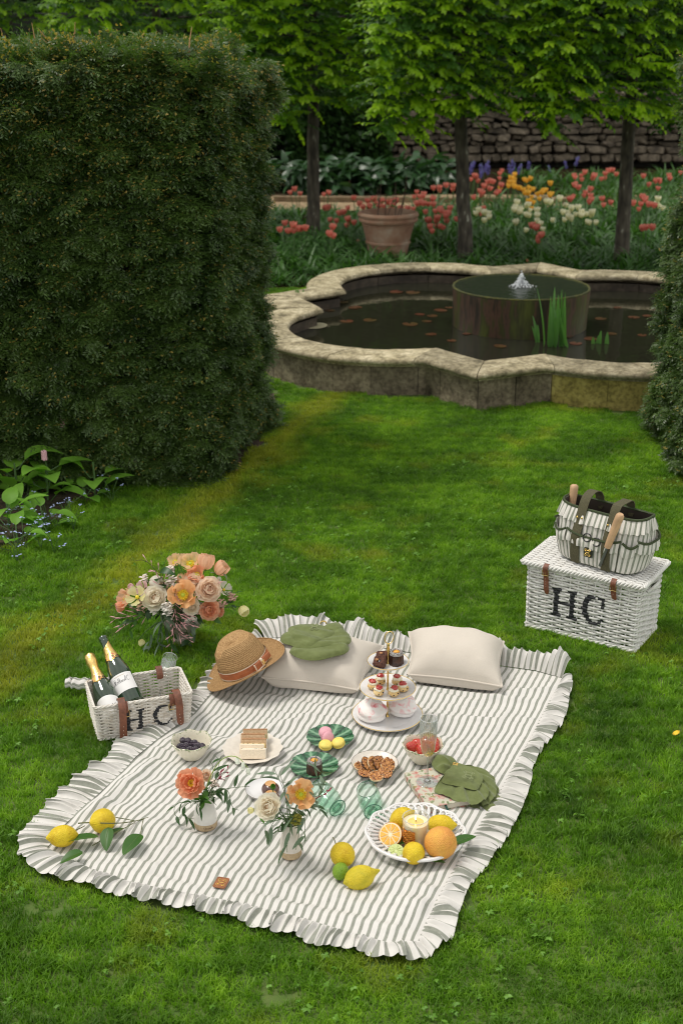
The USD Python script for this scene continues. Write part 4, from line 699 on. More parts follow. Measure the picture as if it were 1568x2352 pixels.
# ------------------------------------------------------------------ wicker baskets
wick = P('white_wicker', (0.60, 0.575, 0.525), 0.55, col2=(0.70, 0.69, 0.66), scale=45, bump=0.35, bscale=260, lo=0.3, hi=0.5)
wick2 = P('cream_wicker', (0.52, 0.45, 0.36), 0.6, col2=(0.67, 0.635, 0.575), scale=55, bump=0.35, bscale=260, lo=0.28, hi=0.52)
paint = P('black_paint', (0.016, 0.017, 0.02), 0.5, 0.3, 90)
def H_poly(h, w):
    st, se = w * 0.19, h * 0.085
    return unary_union([sg.box(-w / 2 + w * .1, 0, -w / 2 + w * .1 + st, h), sg.box(w / 2 - w * .1 - st, 0, w / 2 - w * .1, h), sg.box(-w * .3, h * .44, w * .3, h * .545)] + [sg.box(x - w * .21, y, x + w * .21, y + se) for x in (-w * .30, w * .30) for y in (0, h - se)])
def C_poly(h, w):
    o = affinity.scale(sg.Point(0, 0).buffer(1, 32), w / 2, h / 2); i = affinity.translate(affinity.scale(sg.Point(0, 0).buffer(1, 32), w * 0.36, h * 0.415), w * 0.07, 0)
    c = o.difference(i).difference(sg.box(w * .28, -h * .22, w, h * .2)); c = unary_union([c, sg.box(w * .30, h * .14, w * .42, h * .44)])
    return affinity.translate(c, 0, h / 2)
def basket(t, W, D, H, rows, m, flare=1.0, rc=0.02, sp0=0.036, letters=(), seed=0, z0=0.0):
    r = np.random.default_rng(seed)
    def per(s, k, z, off):
        """point on the wall at distance s round from the front left corner"""
        w, d = W * k - 2 * rc, D * k - 2 * rc; segs = [w, rc * PI / 2, d, rc * PI / 2] * 2; cum = np.r_[0, np.cumsum(segs)]; Lp = cum[-1]; s = np.mod(s, 1.0) * Lp
        out = np.zeros((len(s), 3)); i = np.clip(np.searchsorted(cum, s, 'right') - 1, 0, 7); l_ = s - cum[i]
        C = [(-w / 2, -d / 2 - rc), (w / 2, -d / 2), (w / 2 + rc, -d / 2), (w / 2, d / 2), (w / 2, d / 2 + rc), (-w / 2, d / 2), (-w / 2 - rc, d / 2), (-w / 2, -d / 2)]; base = [0, -PI / 2, PI / 2, 0, PI, PI / 2, -PI / 2, PI]
        for q in range(8):
            mm = i == q
            if not mm.any(): continue
            if q % 2 == 0:
                dr = np.array([math.cos(base[q]), math.sin(base[q])]); nn = np.array([dr[1], -dr[0]]); xy = np.array(C[q]) + l_[mm, None] * dr + nn * off[mm, None]
            else:
                a = base[q] + l_[mm] / rc; xy = np.array(C[q]) + np.c_[np.cos(a), np.sin(a)] * (rc + off[mm])[:, None]
            out[mm, :2] = xy
        out[:, 2] = z
        return out
    Lp = 2 * (W + D) - 8 * rc + 2 * PI * rc; ns = int(round(Lp / sp0 / 2)) * 2; rh = (H - 0.03) / rows; rr = rh * 0.455; amp = rr * 0.85
    kf = lambda z: 1 + (flare - 1) * (z / H - 1)
    wav = lambda s, i: amp * np.cos(PI * s * ns + i * PI)
    s = np.linspace(0, 1, ns * 4 + 1)
    for i in range(rows):
        z = 0.018 + (i + 0.5) * rh; jz = 0.0012 * np.sin(s * 40 + i * 3) + 0.0012 * (meshkit.noise(np.c_[s * 30, 0 * s + i, 0 * s], seed) - 0.5)
        obj('weaver', tube(per(s, kf(z), z0 + z + jz, wav(s, i)), rr * (0.92 + 0.12 * r.random()), 6, False), m, t, True)
    for q in range(ns):
        zz = np.linspace(0.005, H - 0.006, 5); sq = np.full(5, q / ns)
        obj('stake', tube(np.vstack([per(sq[:1], kf(z_), z0 + z_, np.array([0.0])) for z_ in zz]), rr * 0.72, 5), m, t, True)
    for nm, zc, R in (('base_border', 0.012, rr * 1.15), ('rim', H - 0.006, rr * 1.1)):
        for q in range(3):
            ss = np.linspace(0, 1, 260); a = ss * 2 * PI * int(ns * 0.5) + q * 2.094
            obj(nm, tube(per(ss, kf(zc), z0 + zc + R * 1.0 * np.sin(a), R * 1.0 * np.cos(a)), R, 6, False), m, t, True)
    for poly, cx, zl in letters:
        ms = []; pp = affinity.translate(poly, cx, zl)
        for i in range(rows):
            z = 0.018 + (i + 0.5) * rh; k = kf(z)
            g = pp.intersection(sg.LineString([(-W, z), (W, z)]))
            for seg in getattr(g, 'geoms', [g]):
                if seg.geom_type != 'LineString' or seg.length < 0.002: continue
                x0, x1 = seg.bounds[0] + r.normal(0, 0.0015), seg.bounds[2] + r.normal(0, 0.0015); x = np.linspace(x0, x1, max(4, int((x1 - x0) / 0.004)))
                so = (x + (W * k - 2 * rc) / 2) / (2 * (W * k + D * k) - 8 * rc + 2 * PI * rc)
                ms.append(tube(per(so, k, z0 + z + 0.0012 * np.sin(so * 40 + i * 3), wav(so, i)), rr * 1.10 + 0.0006, 8))
                for q in range(ns):
                    xs = q / ns * (2 * (W * k + D * k) - 8 * rc + 2 * PI * rc) - (W * k - 2 * rc) / 2
                    if x0 < xs < x1 and math.cos(PI * q + i * PI) < 0: ms.append(tube([(xs, -D * k / 2, z0 + z - rh * 0.5), (xs, -D * k / 2 - 0.0008, z0 + z + rh * 0.5)], rr * 0.80, 6))
        obj('painted_letter', cat(ms), paint, t, True)
    return per, kf, rr
def strap(path, w, th=0.003):
    """flat band along a path, width along x"""
    p = curve(path, 24); tg = np.gradient(p, axis=0); tg /= np.linalg.norm(tg, axis=1, keepdims=True); nn = np.cross(tg, [1, 0, 0]); k = len(p)
    ww = np.full(k, w / 2); ww[-1] *= 0.35; ww[-2] *= 0.8; ww[-3] *= 0.95
    x = np.array([1.0, 0, 0]); v = np.stack([p - ww[:, None] * x - nn * th / 2, p + ww[:, None] * x - nn * th / 2, p + ww[:, None] * x + nn * th / 2, p - ww[:, None] * x + nn * th / 2], 1).reshape(-1, 3); f = []
    for i in range(k - 1):
        for j in range(4):
            a, b = i * 4 + j, i * 4 + (j + 1) % 4; f += [(a, b, b + 4), (a, b + 4, a + 4)]
    f += [(0, 2, 1), (0, 3, 2), (k * 4 - 4, k * 4 - 3, k * 4 - 2), (k * 4 - 4, k * 4 - 2, k * 4 - 1)]
    return v, np.array(f)
def buckle(c, w, h, r=0.0016):
    x, y, z = c; a = [(x - w, y, z - h), (x + w, y, z - h), (x + w, y, z + h), (x - w, y, z + h), (x - w, y, z - h)]
    return cat([tube([a[i], a[i + 1]], r, 6) for i in range(4)] + [tube([(x, y, z - h), (x, y - 0.002, z + h)], r * 0.8, 5)])
# the big hamper
A_, B_, C_ = at(1203, 1440), at(1456, 1503), at(1528, 1452); hx = B_ - A_; HW = np.linalg.norm(hx[:2]) ; hrot = math.atan2(hx[1], hx[0]); HD, HH = 0.29, 0.305
hd = np.array([-math.sin(hrot), math.cos(hrot), 0]); hc = (A_ + B_) / 2 + hd * HD / 2
ham = thing('wicker_hamper', 'large white wicker hamper with a closed lid and painted black letters, on the lawn', 'hamper', hc, (0, 0, hrot))
basket(ham, HW, HD, HH, 23, wick, 1.02, 0.014, 0.037, [(H_poly(0.130, 0.118), -0.073, 0.095), (C_poly(0.135, 0.108), 0.062, 0.092)], 3)
lid = obj('lid', cat([tube([(x, -HD / 2 - 0.008, HH + 0.012), (x, HD / 2 + 0.008, HH + 0.012)], 0.0045, 6) for x in np.linspace(-HW / 2, HW / 2, 15)]), wick, ham, True)
for j in range(29):
    y = -HD / 2 - 0.012 + j * (HD + 0.024) / 28; x = np.linspace(-HW / 2 - 0.014, HW / 2 + 0.014, 90)
    obj('weaver', tube(np.c_[x, 0 * x + y + 0.0008 * np.sin(x * 60 + j), HH + 0.013 + 0.0042 * np.cos(PI * (x + HW / 2) / (HW / 14) + j * PI)], 0.0050, 6), wick, lid, True)
for j, (x0, y0, x1, y1) in enumerate(((-1, -1, 1, -1), (1, -1, 1, 1), (1, 1, -1, 1), (-1, 1, -1, -1))):
    a, b = np.array([x0 * (HW / 2 + 0.018), y0 * (HD / 2 + 0.016), HH + 0.008]), np.array([x1 * (HW / 2 + 0.018), y1 * (HD / 2 + 0.016), HH + 0.008]); s = np.linspace(0, 1, 90)[:, None]; nn = np.cross(b - a, [0, 0, 1]); nn /= np.linalg.norm(nn)
    for q in range(3):
        an = s * np.linalg.norm(b - a) / 0.05 * 2 * PI + q * 2.094; obj('border_rod', tube(a + (b - a) * s + nn * 0.006 * np.cos(an) + np.array([0, 0, 1]) * 0.008 * np.sin(an), 0.0052, 6), wick, lid, True)
for fx, ln in ((-0.31, 0.095), (0.29, 0.05)):
    x = fx * HW; sp_ = obj('leather_strap', mv(strap([(0, -HD / 2 - 0.013, HH + 0.022), (0, -HD / 2 - 0.032, HH + 0.004), (0, -HD / 2 - 0.020, HH - 0.03), (0.003, -HD / 2 - 0.018, HH - 0.03 - ln * 0.5), (0.008, -HD / 2 - 0.014, HH - 0.022 - ln)], 0.022), (x, 0, 0)), brown, ham)
    obj('buckle', buckle((x, -HD / 2 - 0.028, HH - 0.016), 0.014, 0.011), brass, sp_)
    obj('strap_holes', cat([ball(0.0014, (x + 0.004 * q / 4, -HD / 2 - 0.0215, HH - 0.045 - q * 0.012), 6, 4) for q in range(4 if ln > 0.06 else 1)]), P('hole_light', (0.55, 0.45, 0.38), 0.7), sp_)
    obj('leather_strap', mv(strap([(0, HD / 2 + 0.004, HH + 0.02), (0, HD / 2 + 0.026, HH + 0.026), (0, HD / 2 + 0.032, HH - 0.02)], 0.024), (x, 0, 0)), brown, ham)
obj('side_handle', tube(curve([(HW / 2 + 0.006, -0.06, HH - 0.05), (HW / 2 + 0.022, -0.03, HH - 0.035), (HW / 2 + 0.022, 0.03, HH - 0.035), (HW / 2 + 0.006, 0.06, HH - 0.05)], 16), 0.007, 8), wick, ham)
obj('handle_gap', cbox((0.004, 0.085, 0.020), (HW / 2 + 0.006, 0, HH - 0.052), 0.002), P('dark_gap', (0.05, 0.047, 0.04), 0.9), ham)
# the small open basket
A_, B_ = at(226, 1709), at(441, 1673); hx = B_ - A_; SWd = np.linalg.norm(hx[:2]) + 0.012; srot = math.atan2(hx[1], hx[0]); SD, SH = 0.215, 0.155
sd_ = np.array([-math.sin(srot), math.cos(srot), 0]); sc_ = (A_ + B_) / 2 + sd_ * SD / 2
sb = thing('open_wicker_basket', 'small open white wicker basket with hanging leather straps holding bottles and a glass', 'basket', sc_, (0, 0, srot))
basket(sb, SWd, SD, SH, 19, wick2, 1.07, 0.012, 0.030, [(H_poly(0.086, 0.078), -0.038, 0.030), (C_poly(0.088, 0.074), 0.070, 0.032)], 4)
obj('basket_floor', cbox((SWd * 0.94, SD * 0.9, 0.012), (0, 0, 0.012), 0.003), P('floor_wicker', (0.35, 0.30, 0.24), 0.8), sb)
hole = P('hole_light', (0.55, 0.45, 0.38), 0.7)
for x, ln, lean in ((-0.082, 0.150, -0.004), (0.122, 0.118, 0.008)):
    y = -SD / 2; st = obj('leather_strap', mv(strap([(0, y + 0.030, SH - 0.004), (0, y + 0.004, SH + 0.012), (lean * 0.3, y - 0.024, SH - 0.006), (lean * 0.6, y - 0.030, SH - ln * 0.5), (lean, y - 0.026, SH - ln)], 0.027), (x, 0, 0)), brown, sb)
    obj('strap_holes', cat([ball(0.0016, (x + lean * q / 8, y - 0.0305 + (0.004 if q < 2 else 0), SH - 0.018 - q * ln * 0.11), 6, 4) for q in range(8)]), hole, st)
    obj('buckle', buckle((x - 0.016 * (1 if x > 0 else -0.6), y - 0.013, SH - 0.043), 0.015, 0.012), brass, st)
    obj('buckle_tab', mv(strap([(0, y + 0.0, SH + 0.003), (0, y - 0.013, SH - 0.012), (0, y - 0.011, SH - 0.04)], 0.024), (x - 0.016 * (1 if x > 0 else -0.6), 0, 0)), brown, st)
for x in (-0.075, 0.10):
    y = SD / 2; st = obj('leather_strap', mv(strap([(0, y + 0.01, SH - 0.02), (0, y + 0.004, SH + 0.010), (0, y - 0.014, SH - 0.002), (0, y - 0.015, SH - 0.034)], 0.024), (x, 0, 0)), brown, sb); obj('rivet', ball((0.004, 0.002, 0.004), (x, y - 0.0175, SH - 0.020), 10, 6), brass, st)
# striped cloth end peeping out behind the basket
A_ = at(205, 1583, 0.03); B_ = at(160, 1580, 0.03); d_ = B_ - A_
t = thing('striped_cloth', 'rolled end of a striped cloth poking out behind the small basket on the grass', 'cloth')
f = lambda U, V: tuple((A_ + d_ * U[..., None] * 1.25 + np.stack([0.012 * np.sin(9 * U), 0.028 * np.cos(V * 6.28) * (1.1 - 0.4 * U), 0.022 + 0.020 * np.sin(V * 6.28) + 0.004 * np.sin(30 * U)], -1))[..., k] for k in range(3))
v, f, uv = grid(f, 20, 14); obj('cloth', (v, f, np.c_[uv[:, 1] * 5, uv[:, 0]]), linen, t)
# ------------------------------------------------------------------ bottles and glasses in the basket
def lean(base, u, v, L):
    """direction from base to the point at distance L seen at u, v"""
    ys = np.linspace(base[1] - L, base[1] + L, 2001); d = np.array([np.linalg.norm(at(u, v, y=y) - base) - L for y in ys]); k = np.nonzero(np.sign(d[1:]) != np.sign(d[:-1]))[0]
    y = ys[k[-1]] if len(k) else ys[np.argmin(np.abs(d))]
    q = at(u, v, y=y) - base; return q / np.linalg.norm(q)
glass_d = P('bottle_glass', (0.010, 0.028, 0.010), 0.08, coat_weight=1.0, coat_roughness=0.02, specular_ior_level=0.6)
foil = P('gold_foil', (0.78, 0.55, 0.20), 0.33, metallic=1.0, bump=0.6, bscale=140); label_m = P('paper_label', (0.78, 0.77, 0.76), 0.6)
ink = P('ink', (0.06, 0.06, 0.06), 0.6); black = P('black_band', (0.012, 0.012, 0.012), 0.4); red_em = P('red_emblem', (0.42, 0.03, 0.03), 0.5, col2=(0.7, 0.45, 0.15), scale=180, lo=0.5, hi=0.56)
BP = [(0, 0.0), (0.036, 0.0), (0.0435, 0.006), (0.0440, 0.02), (0.0440, 0.125), (0.0425, 0.145), (0.037, 0.17), (0.030, 0.195), (0.0225, 0.222), (0.0175, 0.245), (0.0155, 0.27), (0.0150, 0.292), (0.0150, 0.30)]
def rad(z): return np.interp(z, [q[1] for q in BP[1:]], [q[0] for q in BP[1:]])
def wrap(m, z0, ext):
    """bends a flat mesh (x right, y up, z thickness) round the bottle, facing -y"""
    v = np.array(m[0]); z = z0 + v[:, 1]; R = rad(z) + ext + v[:, 2]; a = -PI / 2 + v[:, 0] / rad(z); return np.c_[R * np.cos(a), R * np.sin(a), z], m[1]
def script_word(strokes, s, r=0.0006):
    return cat([tube([(x * s, y * s, 0) for x, y in curve(p, 14)], r, 5) for p in strokes])
HOL = [[(0, 0.2), (0.15, 1.0), (0.2, 1.6), (0.1, 0.1), (-0.1, -0.1)], [(0.7, 1.7), (0.55, 0.9), (0.6, 0.0), (0.8, 0.1)], [(0.0, 0.8), (0.4, 0.95), (0.8, 0.85)], [(1.15, 0.65), (0.95, 0.3), (1.1, 0.0), (1.3, 0.3), (1.15, 0.65), (1.4, 0.5)], [(1.4, 0.4), (1.75, 1.5), (1.6, 0.6), (1.6, 0.0), (1.8, 0.2)], [(1.8, 0.4), (2.15, 1.5), (2.0, 0.6), (2.0, 0.0), (2.2, 0.2)],
       [(2.6, 0.6), (2.35, 0.5), (2.3, 0.05), (2.6, 0.3), (2.65, 0.6), (2.6, 0.05), (2.8, 0.2)], [(2.85, 0.6), (2.85, 0.0), (3.0, 0.5), (3.15, 0.55), (3.15, 0.0), (3.35, 0.2)], [(3.75, 0.5), (3.45, 0.5), (3.4, 0.05), (3.7, 0.3), (4.0, 1.6), (3.8, 0.1), (4.0, 0.1)], [(5.1, 1.4), (4.7, 1.5), (4.3, 0.8), (4.5, 0.0), (5.0, 0.2)], [(-0.6, -0.1), (-0.3, 0.3), (0.2, 0.4), (0.7, 0.9)]]
def bottle(label, base, d, rz, opened):
    up = lookrot(d).as_matrix(); zc = Rot.from_matrix(up); R = zc * Rot.from_euler('z', rz); 
    fwd = R.inv().apply([0.15, -1, 0.3]); R = R * Rot.from_euler('z', math.atan2(fwd[1], fwd[0]) + PI / 2 + rz)
    t = thing('champagne_bottle', label, 'bottle', base, euler(R))
    obj('glass_body', lathe(BP, 48), glass_d, t, 35)
    zt = 0.262 if opened else 0.30
    n_ = 40
    if opened:
        pr = [(rad(z) + 0.0007, z) for z in np.linspace(0.205, 0.272, 10)]
        obj('foil', grid(lambda U, V: ((rad(0.205 + V * (0.062 + 0.016 * np.sin(U * 6.28 + 1))) + 0.0008) * np.cos(U * 6.28), (rad(0.205 + V * (0.062 + 0.016 * np.sin(U * 6.28 + 1))) + 0.0008) * np.sin(U * 6.28), 0.205 + V * (0.062 + 0.016 * np.sin(U * 6.28 + 1))), 40, 10, True)[:2], foil, t, True)
        obj('mouth', lathe([(0.0152, 0.272), (0.0165, 0.276), (0.0168, 0.283), (0.016, 0.286), (0.0175, 0.289), (0.018, 0.297), (0.016, 0.302), (0.011, 0.302), (0.0105, 0.285)], 24), glass_d, t)
    else:
        obj('foil', lathe([(rad(z) + 0.0008, z) for z in np.linspace(0.205, 0.262, 8)] + [(0.0175, 0.268), (0.0195, 0.276), (0.0215, 0.288), (0.0200, 0.300), (0.0205, 0.312), (0.017, 0.320), (0.0, 0.322)], 40, lambda a, r, z: (r * (1 + 0.035 * np.sin(a * 5 + z * 300) * (z > 0.262)), z)), foil, t, 60)
    nb = obj('neck_band', lathe([(rad(z) + 0.0010, z) for z in np.linspace(0.192, 0.208, 4)], 40), black, t)
    obj('gold_line', cat([lathe([(rad(z) + 0.0014, z), (rad(z + 0.001) + 0.0014, z + 0.001)], 40) for z in (0.194, 0.198, 0.203)]), gold, nb)
    e = sheet(affinity.scale(sg.Point(0, 0).buffer(1, 16), 0.018, 0.0145), 0); obj('scalloped_edge', wrap(sheet(affinity.scale(unary_union([sg.Point(math.cos(q * 0.52), math.sin(q * 0.52)).buffer(0.28, 6) for q in range(12)] + [sg.Point(0, 0).buffer(1, 12)]), 0.0165, 0.0150), 0), 0.205, 0.0022), gold, nb); obj('emblem', wrap(e, 0.205, 0.0028), red_em, nb)
    lb = obj('paper_label', grid(lambda U, V: (0.0447 * np.cos(-PI / 2 + (U - 0.5) * 2.5), 0.0447 * np.sin(-PI / 2 + (U - 0.5) * 2.5), (0.048 if opened else 0.030) + V * (0.072 + (0.0 if opened else 0.012 * np.sin(U * PI)))), 24, 4)[:2], label_m, t, True)
    obj('script_lettering', wrap(mv(script_word(HOL, 0.0125, 0.00055), (-0.030, 0.0, 0)), 0.085 if opened else 0.055, 0.0010), ink, lb)
    if opened: obj('small_lettering', wrap(cat([cbox((0.0016, 0.0016, 0.0004), (-0.02 + 0.0028 * q, 0, 0), 0.0002) for q in range(15)]), 0.112, 0.0012), brass, lb)
b1 = at(270, 1668, 0.035); bottle('champagne bottle with unopened gold foil top leaning in the corner of the small basket', b1, lean(b1, 204, 1504, 0.322), 0.0, False)
b2 = at(307, 1618, 0.075); bottle('champagne bottle with bare black mouth above gold foil in the small basket', b2, lean(b2, 235, 1464, 0.302), 0.0, True)
clear = PANE('clear_glass', (0.90, 0.92, 0.92), 0.06, 0.14); white_gl = PANE('pressed_glass', (0.84, 0.86, 0.86), 0.1, 0.22)
def flute(label, base, d, wine=0.0, filled=False):
    t = thing('champagne_flute', label, 'glass', base, euler(lookrot(d)))
    rib = lambda a, r, z: (r + 0.0011 * np.cos(a * 26) * np.clip((z - 0.10) / 0.02, 0, 1) * np.clip((0.236 - z) / 0.01, 0, 1), z)
    obj('bowl', lathe([(0.004, 0.098), (0.012, 0.103), (0.0185, 0.115), (0.0225, 0.132), (0.0265, 0.165), (0.0285, 0.2), (0.0285, 0.248)], 104, rib), clear, t, True)
    obj('rim_line', tube([(0.0285 * math.cos(a), 0.0285 * math.sin(a), 0.248) for a in np.linspace(0, 2 * PI, 48)], 0.0012, 5), P('rim_glass', (0.8, 0.82, 0.82), 0.1, transmission_weight=0.6), t)
    obj('stem', lathe([(0.0042, 0.098), (0.0036, 0.06), (0.0034, 0.02), (0.006, 0.008), (0.014, 0.004), (0.0, 0.003)], 16), white_gl, t, True)
    obj('foot', lathe([(0.0, 0.006), (0.012, 0.005), (0.036, 0.0025), (0.0375, 0.0012), (0.036, 0.0), (0.0, 0.0)], 48), clear, t, True)
    if wine: obj('sparkling_wine', lathe([(0.0, 0.099), (0.011, 0.104), (0.0175, 0.116), (0.0215, 0.133), (0.0255, 0.165), (0.0265, wine), (0.0, wine)], 48), PANE('wine', (0.95, 0.83, 0.42), 0.04, 0.10), t, True)
    if wine: obj('ribs', cat([tube([(0.0287 * math.cos(a), 0.0287 * math.sin(a), z) for z in np.linspace(0.182 + 0.004 * math.sin(a * 5), 0.243, 4)], 0.0008, 4) for a in np.linspace(0, 2 * PI, 29)[:-1]]), P('rib_glass', (0.85, 0.85, 0.86), 0.15, transmission_weight=0.75), t)
    if filled: obj('ribs', cat([tube([(np.interp(z, [0.12, 0.22], [0.019, 0.0288]) * math.cos(a), np.interp(z, [0.12, 0.22], [0.019, 0.0288]) * math.sin(a), z) for z in np.linspace(0.12, 0.222 + 0.006 * math.sin(a * 3), 8)], 0.0009, 4) for a in np.linspace(0, 2 * PI, 30)[:-1]]), P('rib_glass', (0.85, 0.85, 0.86), 0.15, transmission_weight=0.75), t)
b3 = at(360, 1622, 0.04); flute('empty ribbed champagne flute leaning in the right end of the small basket', b3, lean(b3, 391, 1509, 0.25), filled=True)
# ------------------------------------------------------------------ cushions
cot_m = P('cream_cotton', (0.59, 0.535, 0.465), 0.9, 0.04, 300, 0.3, 900, specular_ior_level=0.15, sheen_weight=0.15)
def pillow(label, corners, T, seed, zs, slump=0.0):
    """corners: near left, near right, far right, far left (points of the seam)"""
    c = [np.asarray(q) for q in corners]; ce = sum(c) / 4; t = thing('cushion', label, 'cushion', (ce[0], ce[1], 0))
    def P2(U, V):
        x, y = U * 2 - 1, V * 2 - 1; px_ = 1 - 0.085 * (1 - np.abs(y) ** 1.6) * np.abs(x) ** 2; py_ = 1 - 0.085 * (1 - np.abs(x) ** 1.6) * np.abs(y) ** 2
        u, v = (x * px_ + 1) / 2, (y * py_ + 1) / 2; return (1 - v)[..., None] * ((1 - u)[..., None] * c[0] + u[..., None] * c[1]) + v[..., None] * ((1 - u)[..., None] * c[3] + u[..., None] * c[2]) - np.array([ce[0], ce[1], 0])
    def face(sg_):
        def f(U, V):
            q = P2(U, V); x, y = np.abs(U * 2 - 1), np.abs(V * 2 - 1); h = ((1 - x ** 2.6) * (1 - y ** 2.6)).clip(0) ** 0.55
            w = (meshkit.fbm(np.stack([q[..., 0] * 5, q[..., 1] * 5, 0 * U], -1), 3, seed) - 0.5) * 0.035 * h + 0.010 * np.sin(U * 23 + seed + 4 * V) * (1 - h) * h * (y > 0.6)
            z = q[..., 2] + (sg_ * T * h if sg_ > 0 else -np.minimum(T * 1.3 * h, q[..., 2] - ZB - 0.004)) + (w if sg_ > 0 else 0)
            return q[..., 0], q[..., 1], z
        m = grid(f, 56, 44); return (m[0], m[1]) if sg_ > 0 else (m[0], m[1][:, ::-1])
    obj('cover', face(1), cot_m, t, True); obj('underside', face(-1), cot_m, t, True)
    e = np.linspace(0, 1, 40); U = np.r_[e, 1 + 0 * e, e[::-1], 0 * e]; V = np.r_[0 * e, e, 1 + 0 * e, e[::-1]]
    obj('piping', tube(P2(U, V), 0.0042, 6, False), cot_m, t, True); return t
ZP = 0.085
pillow('cream cotton cushion under the folded olive cloth and the leaning straw hat', [at(600, 1556, ZP), at(822, 1586, 0.065), at(882, 1484, 0.10), at(628, 1482, 0.12)], 0.098, 1, ZP)
pillow('plump cream cotton cushion standing alone on the far right of the blanket', [at(936, 1550, 0.075), at(1153, 1578, 0.07), at(1157, 1474, 0.125), at(938, 1452, 0.14)], 0.098, 2, ZP)
# ------------------------------------------------------------------ straw hat
straw = mat('straw', {'a': ('attribute', dict(attribute='st')), 'x': ('separate_xyz', {}), 'w': ('math', dict(math_type='sine')), 'g': ('geometry', {}), 'n': ('noise_texture', dict(scale=220.0, detail=2.0)), 'r': ('rgb_ramp', dict(ramp=[(0.3, (0.26, 0.145, 0.055)), (0.7, (0.48, 0.30, 0.135))])), 'b': ('bump', dict(strength=0.8, distance=0.002)), 'ad': ('math', dict(math_type='multiply_add', value2=0.5)), 'p': ('principled_bsdf', dict(roughness=0.7, specular_ior_level=0.3))},
    [('a.vector', 'x.vector'), ('x.y', 'w.value1'), ('w.value', 'ad.value1'), ('n.fac', 'ad.value3'), ('ad.value', 'b.height'), ('g.position', 'n.vector'), ('n.fac', 'r.fac'), ('r.color', 'p.base_color'), ('b.normal', 'p.normal')])
hl, hr_ = at(474, 1572, 0.050), at(652, 1487, 0.185); hm = (hl + hr_) / 2; hx = hr_ - hl; HLEN = np.linalg.norm(hx); hx /= HLEN
hz = np.array([-0.10, 0.02, 1.0]); hz -= hx * (hz @ hx); hz /= np.linalg.norm(hz); hR = Rot.from_matrix(np.stack([hx, np.cross(hz, hx), hz], 1))
hat = thing('straw_hat', 'tan straw fedora with a rust ribbon band leaning on the left cushion', 'hat', hm, euler(hR))
ea, eb, BR = 0.100, 0.108, HLEN / 2
def crown(U, V):
    a = U * 2 * PI; z = np.interp(V, [0, 0.62, 0.80, 0.90, 1.0], [0, 0.098, 0.118, 0.121, 0.118]); k = np.interp(V, [0, 0.3, 0.62, 0.80, 0.9, 1.0], [1, 0.96, 0.84, 0.70, 0.5, 0.0])
    x, y = ea * 1.03 * k * np.cos(a), eb * 0.92 * k * np.sin(a); z = z + 0.012 * (V > 0.3) * np.clip(V - 0.3, 0, 1) * 1.4 * np.abs(np.sin(a + 0.4)) ; s = x * math.cos(0.5) + y * math.sin(0.5); n = -x * math.sin(0.5) + y * math.cos(0.5)
    z = z - 0.026 * np.exp(-(n / 0.022) ** 2) * np.clip((V - 0.55) * 4, 0, 1) * (0.65 - 0.35 * np.sign(s) * np.clip(np.abs(s) / 0.05, 0, 1)) - 0.010 * np.clip((V - 0.5) * 3, 0, 1) * np.exp(-((a - PI) / 0.5) ** 2)
    return x, y, z
v, f, uv = grid(crown, 72, 40, True); obj('crown', (v, f, np.c_[uv[:, 0], uv[:, 1] * 6.28 * 24]), straw, hat)
def brim(U, V):
    a = U * 2 * PI; r = 1 + V * 1.0; x, y = (ea + (BR - ea) * V) * np.cos(a), (eb * 0.92 + (BR * 0.90 - eb * 0.92) * V) * np.sin(a)
    return x, y, 0.020 * V ** 2 * (np.cos(2 * a) * 0.8) * -1 + 0.010 * V ** 3 + 0.006 * np.sin(a * 1 + 1) * V
v, f, uv = grid(brim, 90, 16, True); obj('brim', (v, f, np.c_[uv[:, 0], uv[:, 1] * 6.28 * 15]), straw, hat)
obj('brim_edge', tube(np.stack(brim(np.linspace(0, 1, 120), np.ones(120)), -1), 0.0022, 6, False), P('straw_edge', (0.34, 0.20, 0.085), 0.8), hat)
rust = P('rust_ribbon', (0.36, 0.115, 0.045), 0.5, 0.18, 45); crm = P('cream_ribbon', (0.72, 0.62, 0.50), 0.6)
def band(z0, z1, ext, wav=0.0):
    def f(U, V):
        a = U * 2 * PI; zz = z0 + (z1 - z0) * V; k = np.interp(zz / 0.142, [0, 0.3, 0.62], [1, 0.96, 0.84]) ; e = ext + wav * np.sin(V * 14 + 2 * np.sin(a * 3)); return (ea * 1.03 * k + e) * np.cos(a), (eb * 0.92 * k + e) * np.sin(a), zz
    m = grid(f, 64, 8, True); return m[0], m[1]
bd = obj('ribbon_band', band(0.006, 0.033, 0.004, 0.0007), rust, hat, True); obj('cream_edge', band(0.003, 0.008, 0.0036), crm, bd, True); obj('cream_edge', band(0.031, 0.036, 0.0035), crm, bd, True)
ba = -PI / 2 + 0.75; bq = lambda r, z: np.array([(ea + r) * math.cos(ba), (eb * .92 + r) * math.sin(ba), z])
obj('bow', mv(cat([cbox((0.050, 0.008, 0.026), (-0.02, 0, 0), 0.006), cbox((0.050, 0.008, 0.024), (0.03, 0.002, 0), 0.006)]), bq(0.006, 0.020), (0, 0, ba + PI / 2)), rust, bd, True)
obj('bow_loop', mv(cat([cbox((0.011, 0.012, 0.036), (0, 0, 0), 0.003), cbox((0.003, 0.010, 0.03), (-0.042, 0, 0), 0.001), cbox((0.05, 0.009, 0.004), (-0.02, 0.0, -0.015), 0.001)]), bq(0.009, 0.020), (0, 0, ba + PI / 2)), crm, bd)
obj('gold_emblem', mv(monogram(0.016, 0.0012), bq(0.017, 0.020), (PI / 2, 0, ba + PI / 2)), gold, bd)
